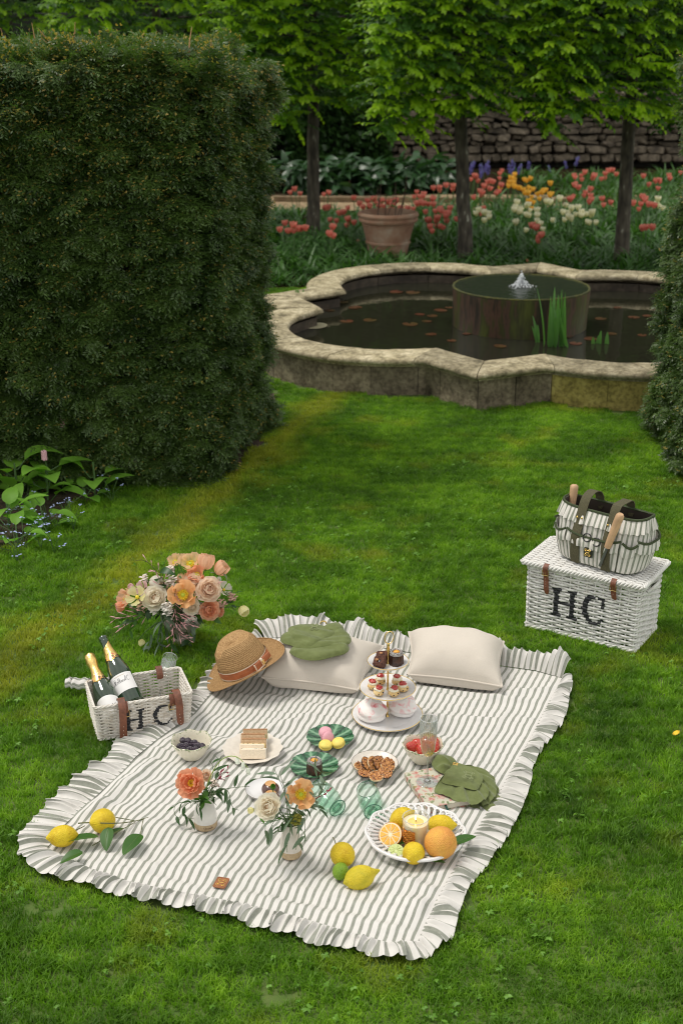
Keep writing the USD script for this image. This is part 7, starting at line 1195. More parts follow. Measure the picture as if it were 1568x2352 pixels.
leaf_thing('largest lemon leaf lying next to the lemon at the corner', g4(620, 706, ZB + 0.028), PI + 0.16, 0.125, 0.056, 0.08, 0.25, 0.25); leaf_thing('lemon leaf lying nearest the front ruffle at the left', g4(520, 800, ZB + 0.026), PI + 0.55, 0.078, 0.045, 0.1, 0.5); leaf_thing('small lemon leaf hanging in front of the rounder lemon', g4(680, 645, ZB + 0.045), -PI / 2 - 0.05, 0.085, 0.045, -0.3, 0.3, 0.2); leaf_thing('rightmost lemon leaf lying flat on the stripes', g4(882, 688, ZB + 0.026), -PI / 2 - 0.42, 0.105, 0.055, 0.05, 0.3); leaf_thing('small lemon leaf tucked under the rounder lemon', g4(690, 690, ZB + 0.012), 0.75, 0.055, 0.026, 0.15, 0.3)
# ------------------------------------------------------------------ flowers
pop_pet = PETAL('poppy_petal', (0.76, 0.60, 0.08), (0.82, 0.48, 0.21), (0.84, 0.49, 0.26)); cor_pet = PETAL('coral_poppy_petal', (0.78, 0.46, 0.12), (0.78, 0.34, 0.18), (0.82, 0.41, 0.26)); pch_pet = PETAL('peach_poppy_petal', (0.76, 0.64, 0.20), (0.82, 0.53, 0.34), (0.84, 0.52, 0.35)); yel_pet = PETAL('cream_poppy_petal', (0.66, 0.60, 0.06), (0.78, 0.66, 0.30), (0.80, 0.56, 0.36)); pal_pet = PETAL('pale_rose_petal', (0.80, 0.64, 0.48), (0.82, 0.72, 0.58), (0.84, 0.78, 0.68)); wht_pet = PETAL('white_petal', (0.62, 0.62, 0.36), (0.76, 0.72, 0.60), (0.80, 0.77, 0.70)); ros_pet = PETAL('peach_rose_petal', (0.66, 0.27, 0.10), (0.78, 0.42, 0.23), (0.80, 0.48, 0.32)); blu_pet = PETAL('blush_rose_petal', (0.80, 0.54, 0.38), (0.82, 0.62, 0.47), (0.84, 0.69, 0.56)); lem_pet = PETAL('lemon_petal', (0.56, 0.52, 0.10), (0.76, 0.71, 0.32), (0.80, 0.76, 0.46)); pnk_pet = PETAL('pink_petal', (0.62, 0.40, 0.40), (0.74, 0.44, 0.46), (0.78, 0.54, 0.55))
stam = P('stamens', (0.72, 0.52, 0.02), 0.6, col2=(0.80, 0.66, 0.05), scale=200); stamg = P('stamens_green', (0.42, 0.50, 0.04), 0.6); dk_leaf = LEAF('bouquet_leaf', (0.025, 0.065, 0.018), (0.05, 0.12, 0.03), 0.2, 0.4, scale=15); br_leaf = LEAF('bright_leaf', (0.05, 0.14, 0.015), (0.09, 0.22, 0.03), 0.35, 0.4, scale=15); euc_leaf = LEAF('eucalyptus_leaf', (0.11, 0.165, 0.11), (0.17, 0.23, 0.155), 0.2, 0.5, scale=15); sil_leaf = LEAF('silvery_leaf', (0.22, 0.26, 0.19), (0.36, 0.40, 0.30), 0.2, 0.6, scale=15); pistil_m = P('bud_green', (0.16, 0.26, 0.05), 0.6, 0.2, 90)
def petal_m(s, wd, cup, ruf, seed, rim=0.0):
    r = np.random.default_rng(seed); p1, p2 = r.uniform(0, 6, 2)
    def f(U, V):
        a = (U - 0.5) * 2 * wd * (0.35 + 0.65 * np.sin(np.clip(V * 1.75, 0, PI / 2)));  R = s * V * (1 - 0.10 * np.abs(U * 2 - 1) ** 3 + 0.035 * np.sin(U * 17 + p1) * V); ph = cup * V ** 1.3 + rim * V ** 4
        z = s * np.interp(V, [0, 1], [0, 1]) * np.sin(ph) * 0.95 + ruf * s * V ** 2 * (np.sin(U * 13 + p1) * 0.5 + np.sin(U * 23 + p2) * 0.35 + np.sin(U * 5 + p2) * 0.6); rr = R * np.cos(ph * 0.9); return rr * np.cos(a), rr * np.sin(a), z
    return grid(f, 14, 9)
def bloom(name, label, loc, d, s, pm, kind, seed=0, stem_to=None, cm=None):
    """a flower head facing d, with its stem running down to stem_to"""
    R = lookrot(d); t = thing(name, label, {'poppy': 'poppy', 'frilly': 'poppy', 'rose': 'rose', 'tulip': 'flower', 'open': 'flower'}[kind], loc, euler(R)); r = np.random.default_rng(seed)
    if kind == 'poppy':
        for k in range(6): o = k % 2; obj('petal', mv(petal_m(s * (1.0 if o else 0.94), 0.78, 0.62 if o else 0.95, 0.10, seed * 7 + k), (0, 0, 0.002 * o), (0, 0, k * PI / 3 + r.normal(0, 0.12))), pm, t)
        obj('stamens', cat([ball(s * 0.045, (s * 0.30 * q ** 0.5 * math.cos(2.4 * k), s * 0.30 * q ** 0.5 * math.sin(2.4 * k), s * (0.24 + 0.06 * math.sin(k * 5))), 6, 4) for k, q in enumerate(np.linspace(0.15, 1, 46))] + [ball((s * .26, s * .26, s * .12), (0, 0, s * 0.14), 12, 6)]), stam, t, True); obj('pistil', ball((s * 0.13, s * 0.13, s * 0.10), (0, 0, s * 0.26), 12, 8), cm or stamg, t)
    elif kind == 'rose':
        n = 26
        for k in range(n):
            f_ = k / (n - 1); obj('petal', mv(petal_m(s * (0.50 + 0.50 * f_), 0.75 + 0.15 * f_, 1.50 - 0.85 * f_, 0.05 + 0.02 * f_, seed * 31 + k, -0.25 * f_), (0, 0, s * 0.12 * (1 - f_)), Rot.from_euler('zx', [k * 2.399, r.normal(0, 0.06)][::1])), pm, t)
        obj('heart', ball((s * 0.2, s * 0.2, s * 0.35), (0, 0, s * 0.2), 10, 8), pm, t)
    elif kind == 'frilly':
        for k in range(18):
            g_ = k // 6; obj('petal', mv(petal_m(s * (1.0 - 0.17 * g_), 0.62, 0.55 + 0.32 * g_, 0.15, seed * 11 + k), (0, 0, 0.004 * g_), Rot.from_euler('zx', [k * PI / 3 + 0.5 * g_ + r.normal(0, 0.2), r.normal(0, 0.12)][::1])), pm, t)
        obj('stamens', cat([ball(s * 0.05, (s * 0.2 * q ** 0.5 * math.cos(2.4 * k), s * 0.2 * q ** 0.5 * math.sin(2.4 * k), s * (0.26 + 0.05 * math.sin(k * 5))), 6, 4) for k, q in enumerate(np.linspace(0.15, 1, 26))]), stam, t, True)
    elif kind == 'tulip':
        for k in range(6): o = k % 2; obj('petal', mv(petal_m(s, 0.62, 1.30 if o else 1.38, 0.03, seed * 5 + k, -0.1), (0, 0, 0), (0, 0, k * PI / 3)), pm, t)
    else:
        for k in range(5): obj('petal', mv(petal_m(s, 0.55, 0.55, 0.06, seed * 5 + k), (0, 0, 0), (0, 0, k * PI * 0.4)), pm, t)
        obj('centre', ball((s * 0.16, s * 0.16, s * 0.14), (0, 0, s * 0.12), 10, 6), cm or stam, t)
    obj('calyx', cat([mv(nouv(leaf(s * 0.45, s * 0.16, 0.3, 0, 3, 2)), (0, 0, -s * 0.03), Rot.from_euler('yz', [-0.15, q * 1.257])) for q in range(5)]), br_leaf, t, True)
    if stem_to is not None:
        e = R.inv().apply(np.asarray(stem_to) - np.asarray(loc)); obj('stem', tube(curve([(0, 0, -0.002), (e[0] * 0.25, e[1] * 0.25, min(-0.02, e[2] * 0.4)), e], 10), 0.0018, 6), stem_m, t)
    return t
def sprig_thing(name, label, pts, lm, n, L, W, seed, cat_='foliage', both=True, droop=0.3, r0=0.0016, skip=0.15, bend=0.6):
    """leafy stem along pts"""
    c = curve(pts, 24); t = thing(name, label, cat_, c[0]); c = c - c[0]; obj('stem', tube(c, np.linspace(r0, r0 * 0.5, 24), 5), stem_m, t); r = np.random.default_rng(seed); tg = np.gradient(c, axis=0)
    for k in range(n):
        s = skip + (1 - skip) * (k + 0.5) / n; i = min(23, int(s * 23)); d = tg[i] / np.linalg.norm(tg[i]); a = r.normal(0, 1, 3); a -= d * (a @ d); a /= np.linalg.norm(a); q = d * r.uniform(0.3, 1.0) + a + np.array([0, 0, -droop]); q /= np.linalg.norm(q)
        up = np.array([0, 0, 1.0]) - q * q[2] + r.normal(0, 0.3, 3); y = np.cross(up, q); y /= np.linalg.norm(y); obj('leaf', mv(nouv(leaf(L * r.uniform(0.7, 1.15), W * r.uniform(0.8, 1.1), bend * r.uniform(0.3, 1.6), 0.15, 7, 2, 0.8, 0.75)), c[i], Rot.from_matrix(np.stack([q, y, np.cross(q, y)], 1))), lm, t, True)
    return t
jas_p = P('jasmine_pink', (0.74, 0.40, 0.42), 0.6, 0.15, 90); jas_d = P('jasmine_deep', (0.36, 0.06, 0.10), 0.6, 0.2, 90); wax_w = P('wax_white', (0.76, 0.66, 0.58), 0.6, 0.08, 90)
def jasmine(label, pts, n, seed, m=None, spread=0.03):
    c = curve(pts, 16); t = thing('jasmine_sprig', label, 'flower', c[0]); c = c - c[0]; obj('stem', tube(c, 0.0011, 4), P('shoot_brown', (0.07, 0.045, 0.03), 0.8), t); r = np.random.default_rng(seed)
    for k in range(n):
        i = int(np.interp(k / n, [0, 1], [7, 15])); e = c[i] + r.normal(0, spread, 3) * [1, 0.7, 0.8]; d = e - c[i] + (c[-1] - c[8]) * 0.25; obj('bud', tube([c[i], c[i] + d * 0.45, c[i] + d * 0.75, c[i] + d], [0.0006, 0.0008, 0.0026, 0.0006], 5), m or jas_p, t)
def fluffy(label, loc, s, m, n, seed, name='blossom_cluster', h=1.0):
    r = np.random.default_rng(seed); t = thing(name, label, 'flower', loc); ms, st = [], []
    for k in range(n):
        q = r.normal(0, 1, 3); q = q / np.linalg.norm(q) * r.random() ** 0.4 * np.array([s, s, s * h]); ms.append(cat([mv(ball((0.0042, 0.0030, 0.0016), (0.0035, 0, 0), 6, 4), q, Rot.from_euler('zy', [w * 1.257 + k, -0.3])) for w in range(5)]))
        if k % 5 == 0: st.append(tube([(0, 0, -s * h), q], 0.0007, 4))
    obj('florets', cat(ms), m, t, True, kind='stuff'); obj('stalks', cat(st), stem_m, t)
# two small stoneware vases
vz = P('vase_glaze', (0.62, 0.60, 0.56), 0.22, col2=(0.70, 0.68, 0.63), scale=30, coat_weight=0.4); clay = P('raw_clay', (0.44, 0.33, 0.20), 0.85, 0.15, 120, 0.3, 400); vz2 = P('vase_glaze_warm', (0.60, 0.545, 0.48), 0.3, col2=(0.68, 0.63, 0.57), scale=40)
def vase(label, u, v, R, h, m, script):
    p = on(u, v); t = thing('stoneware_vase', label, 'vase', p); k = R / 0.038
    obj('glazed_body', lathe([(R * 1.005, h * 0.22), (R, h * 0.4), (R * 0.90, h * 0.60), (R * 0.72, h * 0.82), (R * 0.60, h * 0.95), (R * 0.60, h), (R * 0.52, h), (R * 0.5, h * 0.85)], 48), m, t); obj('clay_base', lathe([(0, 0.0), (R * 0.93, 0.0), (R * 1.0, 0.005), (R * 1.008, h * 0.12), (R * 1.001, h * 0.225)], 48), clay, t)
    if script:
        w = script_word([[(0, 1), (0.2, 0.2), (0.6, 0.1), (0.7, 1.0)], [(0.7, 1.0), (0.5, -0.3), (0.2, -0.5)], [(1.0, 0.1), (1.2, 0.6), (1.4, 0.1), (1.6, 0.6), (1.8, 0.1)], [(2.0, 0.1), (2.2, 0.7), (2.4, 0.1), (2.6, 0.5), (2.8, 0.1), (3.1, 0.8)], [(3.3, 0.1), (3.4, 0.9), (3.6, 0.2), (3.9, 0.4)]], 0.008, 0.0006); vv = w[0]; a = -PI / 2 + 0.35 + (vv[:, 0] - 0.015) / R; obj('script_marks', (np.c_[(R * 1.008 + vv[:, 2]) * np.cos(a), (R * 1.008 + vv[:, 2]) * np.sin(a), 0.009 + vv[:, 1]], w[1]), P('clay_mark', (0.16, 0.10, 0.055), 0.8), t)
    return np.array([p[0], p[1], ZB + h])
G = lambda x, y, Y: at(344.4 + x * .2929, 1607.3 + y * .2929, y=Y)
m1 = vase('speckled white stoneware vase with a sandy base, holding the coral poppy', 472.5, 1897, 0.0375, 0.108, vz, True); y1 = m1[1]
bloom('poppy', 'big ruffled coral orange poppy in the vase on the left', G(335, 655, y1 - 0.035), (-0.25, -0.9, 0.55), 0.056, cor_pet, 'frilly', 1, m1); bloom('rose', 'small peach bloom tucked behind the coral poppy', G(435, 598, y1 + 0.015), (0.3, -0.7, 0.6), 0.024, blu_pet, 'rose', 2, m1)
for k, (lab, pts) in enumerate([('curved dark eucalyptus stem hanging down left from the coral poppy vase', [(400, 780), (300, 800), (200, 830), (190, 880), (245, 930)]), ('dark eucalyptus stem drooping left below the coral poppy', [(400, 800), (290, 820), (262, 870), (345, 935)]), ('dark eucalyptus stem standing up behind the coral poppy vase', [(430, 790), (480, 650), (465, 480)]), ('dark thin stem standing up right of the coral poppy vase', [(430, 790), (500, 660), (530, 560), (560, 440)]), ('thin stem drooping to the right of the coral poppy vase', [(450, 780), (560, 700), (610, 720), (640, 830), (695, 868)]), ('narrow leafy stem reaching right across the stripes', [(450, 760), (560, 710), (660, 690), (780, 683)])]):
    sprig_thing('eucalyptus_sprig', lab, [m1 + [0, 0, -0.02]] + [G(x, y, y1 - 0.02 + 0.01 * math.sin(k * 3 + q)) for q, (x, y) in enumerate(pts)], dk_leaf if k != 4 else euc_leaf, 5, 0.046, 0.0125, 60 + k, droop=0.1)
sprig_thing('leafy_sprig', 'glossy dark green leafy sprig at the right of the coral poppy', [m1 + [0, 0, -0.02], G(460, 770, y1 - 0.02), G(520, 730, y1 - 0.04), G(560, 690, y1 - 0.03)], dk_leaf, 11, 0.032, 0.014, 70, skip=0.3); sprig_thing('leafy_sprig', 'bright green lobed leaf sprig in front of the coral poppy', [m1 + [0, 0, -0.01], G(410, 780, y1 - 0.045), G(440, 700, y1 - 0.055), G(470, 690, y1 - 0.05)], br_leaf, 9, 0.034, 0.015, 71, skip=0.3); sprig_thing('leafy_sprig', 'green leaf sprig hanging over the vase rim below the coral poppy', [m1 + [0, 0, -0.01], G(380, 790, y1 - 0.045), G(330, 780, y1 - 0.05), G(300, 770, y1 - 0.05)], br_leaf, 7, 0.034, 0.014, 72, skip=0.2); sprig_thing('leafy_sprig', 'long dark leaf falling across the front of the vase with the coral poppy', [m1 + [0, -0.02, 0.0], G(370, 815, y1 - 0.045), G(405, 860, y1 - 0.048)], dk_leaf, 2, 0.055, 0.012, 73, skip=0.5)
sprig_thing('silver_sprig', 'silvery white leaf sprig beside the glossy leaves in the coral poppy vase', [m1 + [0, 0, -0.01], G(480, 760, y1 - 0.045), G(530, 700, y1 - 0.05)], sil_leaf, 7, 0.018, 0.009, 74, skip=0.4)
jasmine('dark red jasmine buds leaning right out of the coral poppy vase', [m1, G(490, 690, y1), G(560, 580, y1), G(630, 570, y1)], 8, 75, jas_d, 0.014); jasmine('lower dark jasmine buds right of the coral poppy', [m1, G(500, 680, y1), G(550, 620, y1), G(590, 640, y1)], 8, 76, jas_d, 0.014)
fluffy('tiny white blossoms among the leaves right of the coral poppy', G(510, 660, y1 - 0.02), 0.014, wax_w, 14, 77)
sn = thing('snowdrop_stem', 'tall arching yellow-green stem with nodding white bells over the sandwich plate', 'flower'); c = curve([m1 + [0, 0, -0.02], G(460, 640, y1 - 0.01), G(520, 520, y1), G(600, 450, y1), G(690, 455, y1 - 0.01), G(745, 510, y1 - 0.015), G(780, 545, y1 - 0.015)], 24); obj('stem', tube(c, np.linspace(0.0022, 0.0011, 24), 6), P('lime_stem', (0.24, 0.36, 0.05), 0.5), sn)
for q, i in enumerate((18, 19, 20, 21, 22, 23)): obj('bell', mv(lathe([(0.001, 0.0), (0.005, -0.003), (0.0065, -0.010), (0.008, -0.014)], 10), c[i] + [0.004 * (-1) ** q, 0, -0.004]), P('bell_white', (0.74, 0.77, 0.66), 0.6), sn, True)
m2 = vase('plain pale stoneware vase with a sandy base, holding the orange poppy and pale rose', 668, 1963, 0.0340, 0.112, vz2, False); y2 = m2[1]
bloom('poppy', 'wide open orange poppy with a yellow centre in the front vase', G(1180, 745, y2 - 0.02), (0.12, -0.85, 0.60), 0.056, pop_pet, 'poppy', 11, m2); bloom('rose', 'pale cream ranunculus rose in the front vase', G(945, 845, y2 - 0.045), (-0.35, -0.75, 0.60), 0.050, pal_pet, 'rose', 12, m2)
fluffy('knobbly green seed head hanging below the orange poppy', G(1145, 945, y2 - 0.055), 0.017, P('seed_head', (0.25, 0.24, 0.03), 0.7, 0.3, 200), 60, 78, 'seed_head', 1.25)
for k, (lab, pts, n_, lm) in enumerate([('eucalyptus stem arching left and down to the lower left of the front vase', [(1090, 900), (960, 900), (915, 960), (905, 1070)], 4, euc_leaf), ('long eucalyptus leaves falling left of the front vase', [(1090, 900), (1000, 930), (940, 1020), (920, 1130)], 4, euc_leaf), ('eucalyptus stem hanging over the front of the vase', [(1100, 920), (1100, 1000), (1085, 1090), (1075, 1200)], 3, euc_leaf), ('eucalyptus stem hanging down the right front of the vase', [(1120, 930), (1150, 960), (1165, 1070), (1140, 1180)], 3, euc_leaf), ('eucalyptus stem hanging far right of the front vase', [(1130, 900), (1190, 890), (1215, 980), (1230, 1110)], 3, euc_leaf), ('eucalyptus stem rising to the top left behind the pale rose', [(1080, 900), (1050, 720), (1010, 620), (970, 540)], 6, euc_leaf), ('eucalyptus stem rising beside the orange poppy on its left', [(1080, 900), (1060, 720), (1035, 640), (1020, 560)], 5, euc_leaf), ('eucalyptus stem rising to the upper right past the leaf plate', [(1120, 900), (1250, 700), (1310, 620), (1360, 530)], 6, euc_leaf), ('wispy leafy stem at the right of the orange poppy', [(1120, 900), (1290, 800), (1350, 700), (1380, 620)], 7, euc_leaf), ('dark leaf sprig at the lower right of the front vase', [(1120, 900), (1240, 830), (1310, 840), (1335, 900)], 6, dk_leaf), ('small dark leaf sprig at the neck of the front vase', [(1080, 940), (1030, 980), (1010, 1040)], 5, dk_leaf), ('small green sprig under the pale rose', [(1060, 930), (960, 960), (870, 970)], 5, br_leaf)]):
    sprig_thing('eucalyptus_sprig', lab, [m2 + [0, 0, -0.015]] + [G(x, y, y2 - (0.06 if 0 < k < 5 or k == 0 else 0.015) + 0.008 * math.sin(k * 2 + q)) for q, (x, y) in enumerate(pts)], lm, n_, 0.072 if k < 8 else 0.040, 0.0125, 80 + k, droop=0.45 if k < 5 else 0.0, skip=0.35)
bd1 = bloom('bud', 'closed green bud standing above the pale rose', G(962, 700, y2 - 0.03), (0.1, -0.2, 1), 0.016, br_leaf, 'tulip', 13, m2); bloom('bud', 'pale green bud at the left of the pale rose', G(812, 868, y2 - 0.05), (-0.9, -0.4, 0.2), 0.019, lem_pet, 'tulip', 14, m2)
jasmine('dark red jasmine buds in front of the lying green glass', [m2, G(1260, 800, y2 + 0.01), G(1370, 740, y2 + 0.01), G(1430, 690, y2 + 0.01)], 9, 95, jas_d, 0.016)
# the big arrangement on the grass
B5 = lambda x, y, Y: at(229.6 + x * .2197, 1262.9 + y * .2197, y=Y)
bb0 = at(421, 1476); fy = bb0[1]; fb = thing('footed_bowl', 'low footed grey stone bowl hidden under the big flower arrangement on the grass', 'vase', bb0); obj('bowl_body', lathe([(0, 0), (0.05, 0), (0.048, 0.012), (0.028, 0.030), (0.030, 0.045), (0.075, 0.085), (0.088, 0.115), (0.082, 0.117), (0.06, 0.10), (0, 0.09)], 40), P('stone_bowl', (0.28, 0.255, 0.21), 0.7, 0.2, 40, 0.3, 200), fb)
bm = bb0 + [0, 0, 0.115]
A = [('poppy', 'large orange poppy with a round yellow centre in the middle of the big arrangement', 872, 478, -0.10, (0.0, -0.85, 0.55), 0.066, pop_pet, 'poppy'), ('poppy', 'peach poppy seen from its side at the top right of the arrangement', 1095, 205, 0.0, (0.2, 0.25, 1.0), 0.062, pch_pet, 'tulip'), ('poppy', 'peach poppy with its back turned at the far top right of the arrangement', 1215, 245, 0.0, (0.7, 0.0, 0.7), 0.055, pch_pet, 'tulip'), ('poppy', 'creamy yellow poppy at the top of the arrangement', 950, 165, 0.02, (-0.1, -0.5, 0.9), 0.052, yel_pet, 'poppy'), ('poppy', 'pink-orange half closed poppy at the top left of the yellow one', 868, 240, -0.02, (0.0, 0.0, -1.0), 0.050, pch_pet, 'tulip'), ('poppy', 'orange poppy below the peach ones at the top right', 1010, 275, -0.03, (0.0, -0.6, 0.6), 0.042, cor_pet, 'poppy'), ('rose', 'blush garden rose at the right of the big orange poppy', 1130, 420, -0.07, (0.3, -0.8, 0.5), 0.056, blu_pet, 'rose'), ('rose', 'blush garden rose just above the big orange poppy', 975, 350, -0.05, (0.0, -0.7, 0.7), 0.040, blu_pet, 'rose'), ('rose', 'cream garden rose left of the big orange poppy', 590, 510, -0.08, (-0.15, -0.8, 0.6), 0.056, pal_pet, 'rose'), ('rose', 'peach rose at the lower right of the arrangement', 1135, 625, -0.09, (0.35, -0.85, 0.35), 0.046, ros_pet, 'rose'), ('rose', 'small blush rose peeping above the big orange poppy', 935, 405, -0.06, (0.2, -0.7, 0.6), 0.030, blu_pet, 'rose'), ('poppy', 'orange bloom at the left end of the arrangement', 300, 510, -0.05, (-0.8, -0.5, 0.4), 0.048, pch_pet, 'poppy'), ('bloom', 'pale yellow open flower in front of the orange one at the left end', 395, 500, -0.09, (-0.3, -0.7, 0.7), 0.046, lem_pet, 'open'), ('poppy', 'orange-red closed bloom lowest at the left end', 258, 580, -0.06, (-0.9, -0.4, -0.1), 0.036, cor_pet, 'tulip'), ('bloom', 'white tulip lying on its side at the upper left of the arrangement', 520, 320, -0.02, (0.9, -0.3, -0.2), 0.050, wht_pet, 'tulip'), ('bloom', 'pink sweet pea at the left of the arrangement', 455, 415, -0.05, (-0.4, -0.7, 0.6), 0.034, pnk_pet, 'open'), ('bloom', 'lone pale yellow flower far out at the right on a long stem', 1470, 600, -0.02, (0.4, -0.5, -0.3), 0.040, lem_pet, 'tulip'), ('bloom', 'small pink flower on the upper left edge of the arrangement', 345, 400, -0.02, (-0.6, -0.3, 0.7), 0.022, pnk_pet, 'tulip'), ('bud', 'yellow-green bud hanging low at the left below the arrangement', 415, 940, -0.09, (0.5, -0.4, -0.7), 0.026, lem_pet, 'tulip'), ('rose', 'cream rose low in the middle between the white blossoms and the peach rose', 960, 600, -0.11, (0.1, -0.85, 0.4), 0.036, pal_pet, 'rose'), ('rose', 'blush rose behind the cream garden rose on its upper side', 640, 430, -0.03, (-0.1, -0.6, 0.8), 0.036, blu_pet, 'rose'), ('poppy', 'pale peach poppy far back between the white tulip and the top poppies', 800, 150, 0.06, (-0.2, -0.2, 1.0), 0.044, yel_pet, 'poppy'), ('bloom', 'cream open flower at the right edge above the long stem', 1290, 420, -0.01, (0.6, -0.5, 0.6), 0.034, wht_pet, 'open'), ('rose', 'small peach rose at the lower right edge behind silvery leaves', 1235, 645, -0.04, (0.8, -0.5, 0.2), 0.026, ros_pet, 'rose')]
for k, (nm, lab, x, y, dy, d, s, pm, kd) in enumerate(A): bloom(nm, lab, B5(x, y, fy + dy), d, s * 1.12, pm, kd, 100 + k, bm + [0.02 * math.sin(k), 0.02 * math.cos(k), 0])
for k, (lab, x, y, dy, s, m, n_) in enumerate([('pale pink fluffy blossoms left of the top poppies', 745, 330, -0.05, 0.028, wax_w, 60), ('pale pink blossom spike at the top of the arrangement', 735, 210, 0.0, 0.020, wax_w, 40), ('white fluffy blossoms under the cream rose', 700, 590, -0.12, 0.024, P('blossom_white', (0.78, 0.75, 0.69), 0.6), 50), ('white fluffy blossoms hanging lower below the cream rose', 700, 640, -0.125, 0.022, P('blossom_white', (0.78, 0.75, 0.69), 0.6), 36), ('dusty pink fluffy blossoms at the left below the pale yellow flower', 430, 580, -0.09, 0.026, P('blossom_dusty', (0.55, 0.36, 0.28), 0.7), 40), ('dusty pink blossoms beside the peach rose', 1050, 620, -0.10, 0.026, P('blossom_dusty', (0.55, 0.36, 0.28), 0.7), 40), ('pale pink blossoms between the poppy and the blush rose', 1040, 480, -0.09, 0.022, wax_w, 34), ('beige blossom spray reaching to the right', 1380, 490, -0.03, 0.020, P('blossom_dusty', (0.55, 0.36, 0.28), 0.7), 30), ('beige blossoms at the right edge of the arrangement', 1270, 560, -0.05, 0.022, P('blossom_dusty', (0.55, 0.36, 0.28), 0.7), 30), ('cream blossoms at the left of the white tulip', 460, 300, -0.02, 0.020, wax_w, 26), ('white blossoms lowest left of the middle', 555, 640, -0.11, 0.016, P('blossom_white', (0.78, 0.75, 0.69), 0.6), 20)]): fluffy(lab, B5(x, y, fy + dy), s, m, n_, 130 + k)
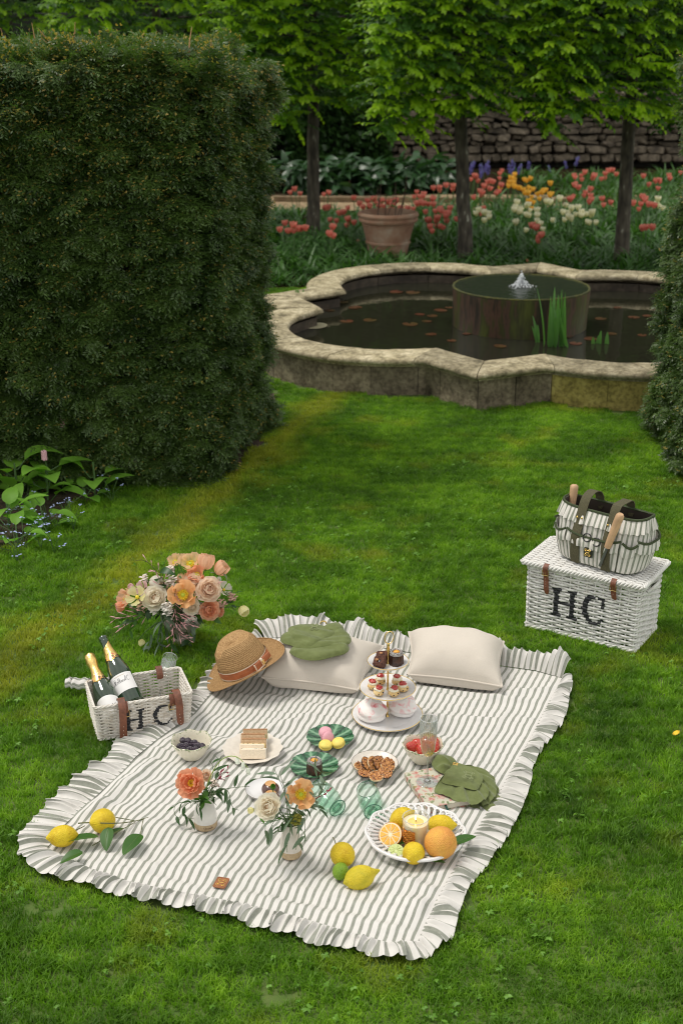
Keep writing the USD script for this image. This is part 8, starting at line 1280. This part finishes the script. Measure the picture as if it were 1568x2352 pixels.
for k, (lab, pts, lm, n_, L, W) in enumerate([('grey eucalyptus stem hanging down left under the arrangement, outermost', [(640, 760), (560, 830), (520, 920), (515, 1010)], euc_leaf, 5, 0.085, 0.014), ('grey eucalyptus stem hanging straight down, second from the left', [(650, 770), (620, 880), (570, 980), (495, 1050)], euc_leaf, 5, 0.085, 0.014), ('grey eucalyptus stem reaching lowest towards the flute', [(660, 780), (640, 900), (620, 1020), (580, 1110)], euc_leaf, 5, 0.09, 0.015), ('grey eucalyptus stem hanging right of the lowest one', [(690, 770), (700, 840), (670, 930), (665, 1060)], euc_leaf, 5, 0.08, 0.014), ('dark leaf sprig at the lower middle of the arrangement', [(760, 700), (760, 800), (740, 900), (770, 1040)], dk_leaf, 7, 0.05, 0.018), ('broad dark green leaves at the top left of the white tulip', [(700, 500), (640, 330), (630, 240), (650, 170)], dk_leaf, 6, 0.07, 0.035), ('broad dark green leaves pointing left above the cream rose', [(740, 500), (660, 420), (600, 390), (540, 410)], dk_leaf, 6, 0.06, 0.03), ('grey green leaves below the orange bloom at the left', [(640, 640), (430, 610), (340, 600), (280, 590)], sil_leaf, 7, 0.045, 0.024), ('curling green stem with leaves at the lower left', [(640, 650), (480, 620), (380, 720), (320, 810), (330, 910)], br_leaf, 7, 0.045, 0.016), ('dark leaf sprig low at the left of the arrangement', [(640, 680), (460, 700), (340, 740), (280, 720)], dk_leaf, 9, 0.045, 0.016), ('thin green sprig trailing far left', [(600, 660), (380, 690), (230, 780), (180, 820)], dk_leaf, 8, 0.03, 0.010), ('silvery leaf sprig at the right below the peach rose', [(980, 650), (1180, 600), (1220, 690), (1230, 730)], sil_leaf, 9, 0.035, 0.016), ('dark silver edged leaves low on the right', [(900, 720), (960, 780), (980, 860), (990, 900)], euc_leaf, 9, 0.045, 0.018), ('bright green leaf pair hanging at the lower right', [(1050, 650), (1150, 700), (1190, 740), (1190, 790)], br_leaf, 4, 0.045, 0.022), ('grey leaf sprig at the top right of the peach poppies', [(1100, 400), (1200, 300), (1280, 250), (1330, 200)], sil_leaf, 7, 0.04, 0.016), ('pale leaf behind the top right poppies', [(1100, 400), (1150, 250), (1180, 160)], sil_leaf, 4, 0.035, 0.016), ('long stem with narrow leaves reaching to the right', [(1080, 560), (1240, 520), (1340, 460), (1470, 460)], br_leaf, 9, 0.03, 0.010), ('dark trailing leaves at the right of the arrangement', [(1080, 600), (1300, 560), (1370, 580), (1390, 660)], dk_leaf, 9, 0.04, 0.014), ('dark leaf sprig in the middle under the big orange poppy', [(820, 640), (800, 620), (790, 650), (790, 690)], dk_leaf, 8, 0.05, 0.022), ('dark leaf sprig right of the middle under the roses', [(900, 640), (960, 640), (1000, 690), (1040, 720)], dk_leaf, 10, 0.045, 0.018), ('green sprig standing up at the top of the arrangement', [(800, 400), (840, 200), (850, 100)], br_leaf, 8, 0.022, 0.010), ('green buds on stalks under the big orange poppy', [(820, 560), (850, 600), (890, 610)], br_leaf, 8, 0.02, 0.012), ('dark leaf sprig filling the left middle of the arrangement', [(700, 640), (560, 600), (480, 640), (420, 660)], dk_leaf, 12, 0.045, 0.02), ('thin airy stem rising at the top left of the arrangement', [(700, 450), (660, 200), (710, 60), (730, 0)], br_leaf, 6, 0.022, 0.006)]):
    sprig_thing('eucalyptus_sprig' if lm is euc_leaf else 'leafy_sprig', lab, [bm] + [B5(x, y, fy + (-0.12 if k < 5 else -0.08 if k in (8, 9, 10, 11, 12, 13, 18, 19, 21, 22) else -0.03)) for x, y in pts], lm, n_, L, W, 150 + k, droop=0.3 if k < 5 else 0.1, skip=0.3, bend=0.9)
for k, (lab, pts, n_) in enumerate([('pink jasmine buds in front under the big orange poppy', [(800, 650), (830, 680), (880, 680), (930, 690)], 12), ('pink jasmine buds fanning right below the arrangement', [(800, 700), (850, 760), (920, 770), (980, 740)], 14), ('pink jasmine spray hanging low in the middle', [(780, 720), (770, 820), (770, 920), (770, 990)], 16), ('pink jasmine spray hanging low on the right', [(800, 730), (820, 860), (880, 920), (970, 950)], 14), ('pink jasmine buds far out at the left', [(560, 650), (350, 690), (200, 720), (110, 720)], 12), ('pink jasmine buds at the left end above the trailing stems', [(500, 620), (280, 600), (160, 570), (120, 590)], 9), ('pink jasmine buds low at the left', [(520, 660), (360, 740), (250, 800), (210, 840)], 9), ('pink jasmine buds at the top left', [(660, 450), (580, 220), (500, 130), (370, 110)], 6), ('pink jasmine buds at the right of the peach poppies', [(1080, 420), (1200, 360), (1240, 330), (1250, 310)], 9), ('pink jasmine buds beside the top left leaves', [(690, 400), (620, 230), (590, 170)], 8)]):
    jasmine(lab, [bm] + [B5(x, y, fy + (-0.12 if k < 4 else -0.06)) for x, y in pts], n_, 180 + k, None, 0.020)
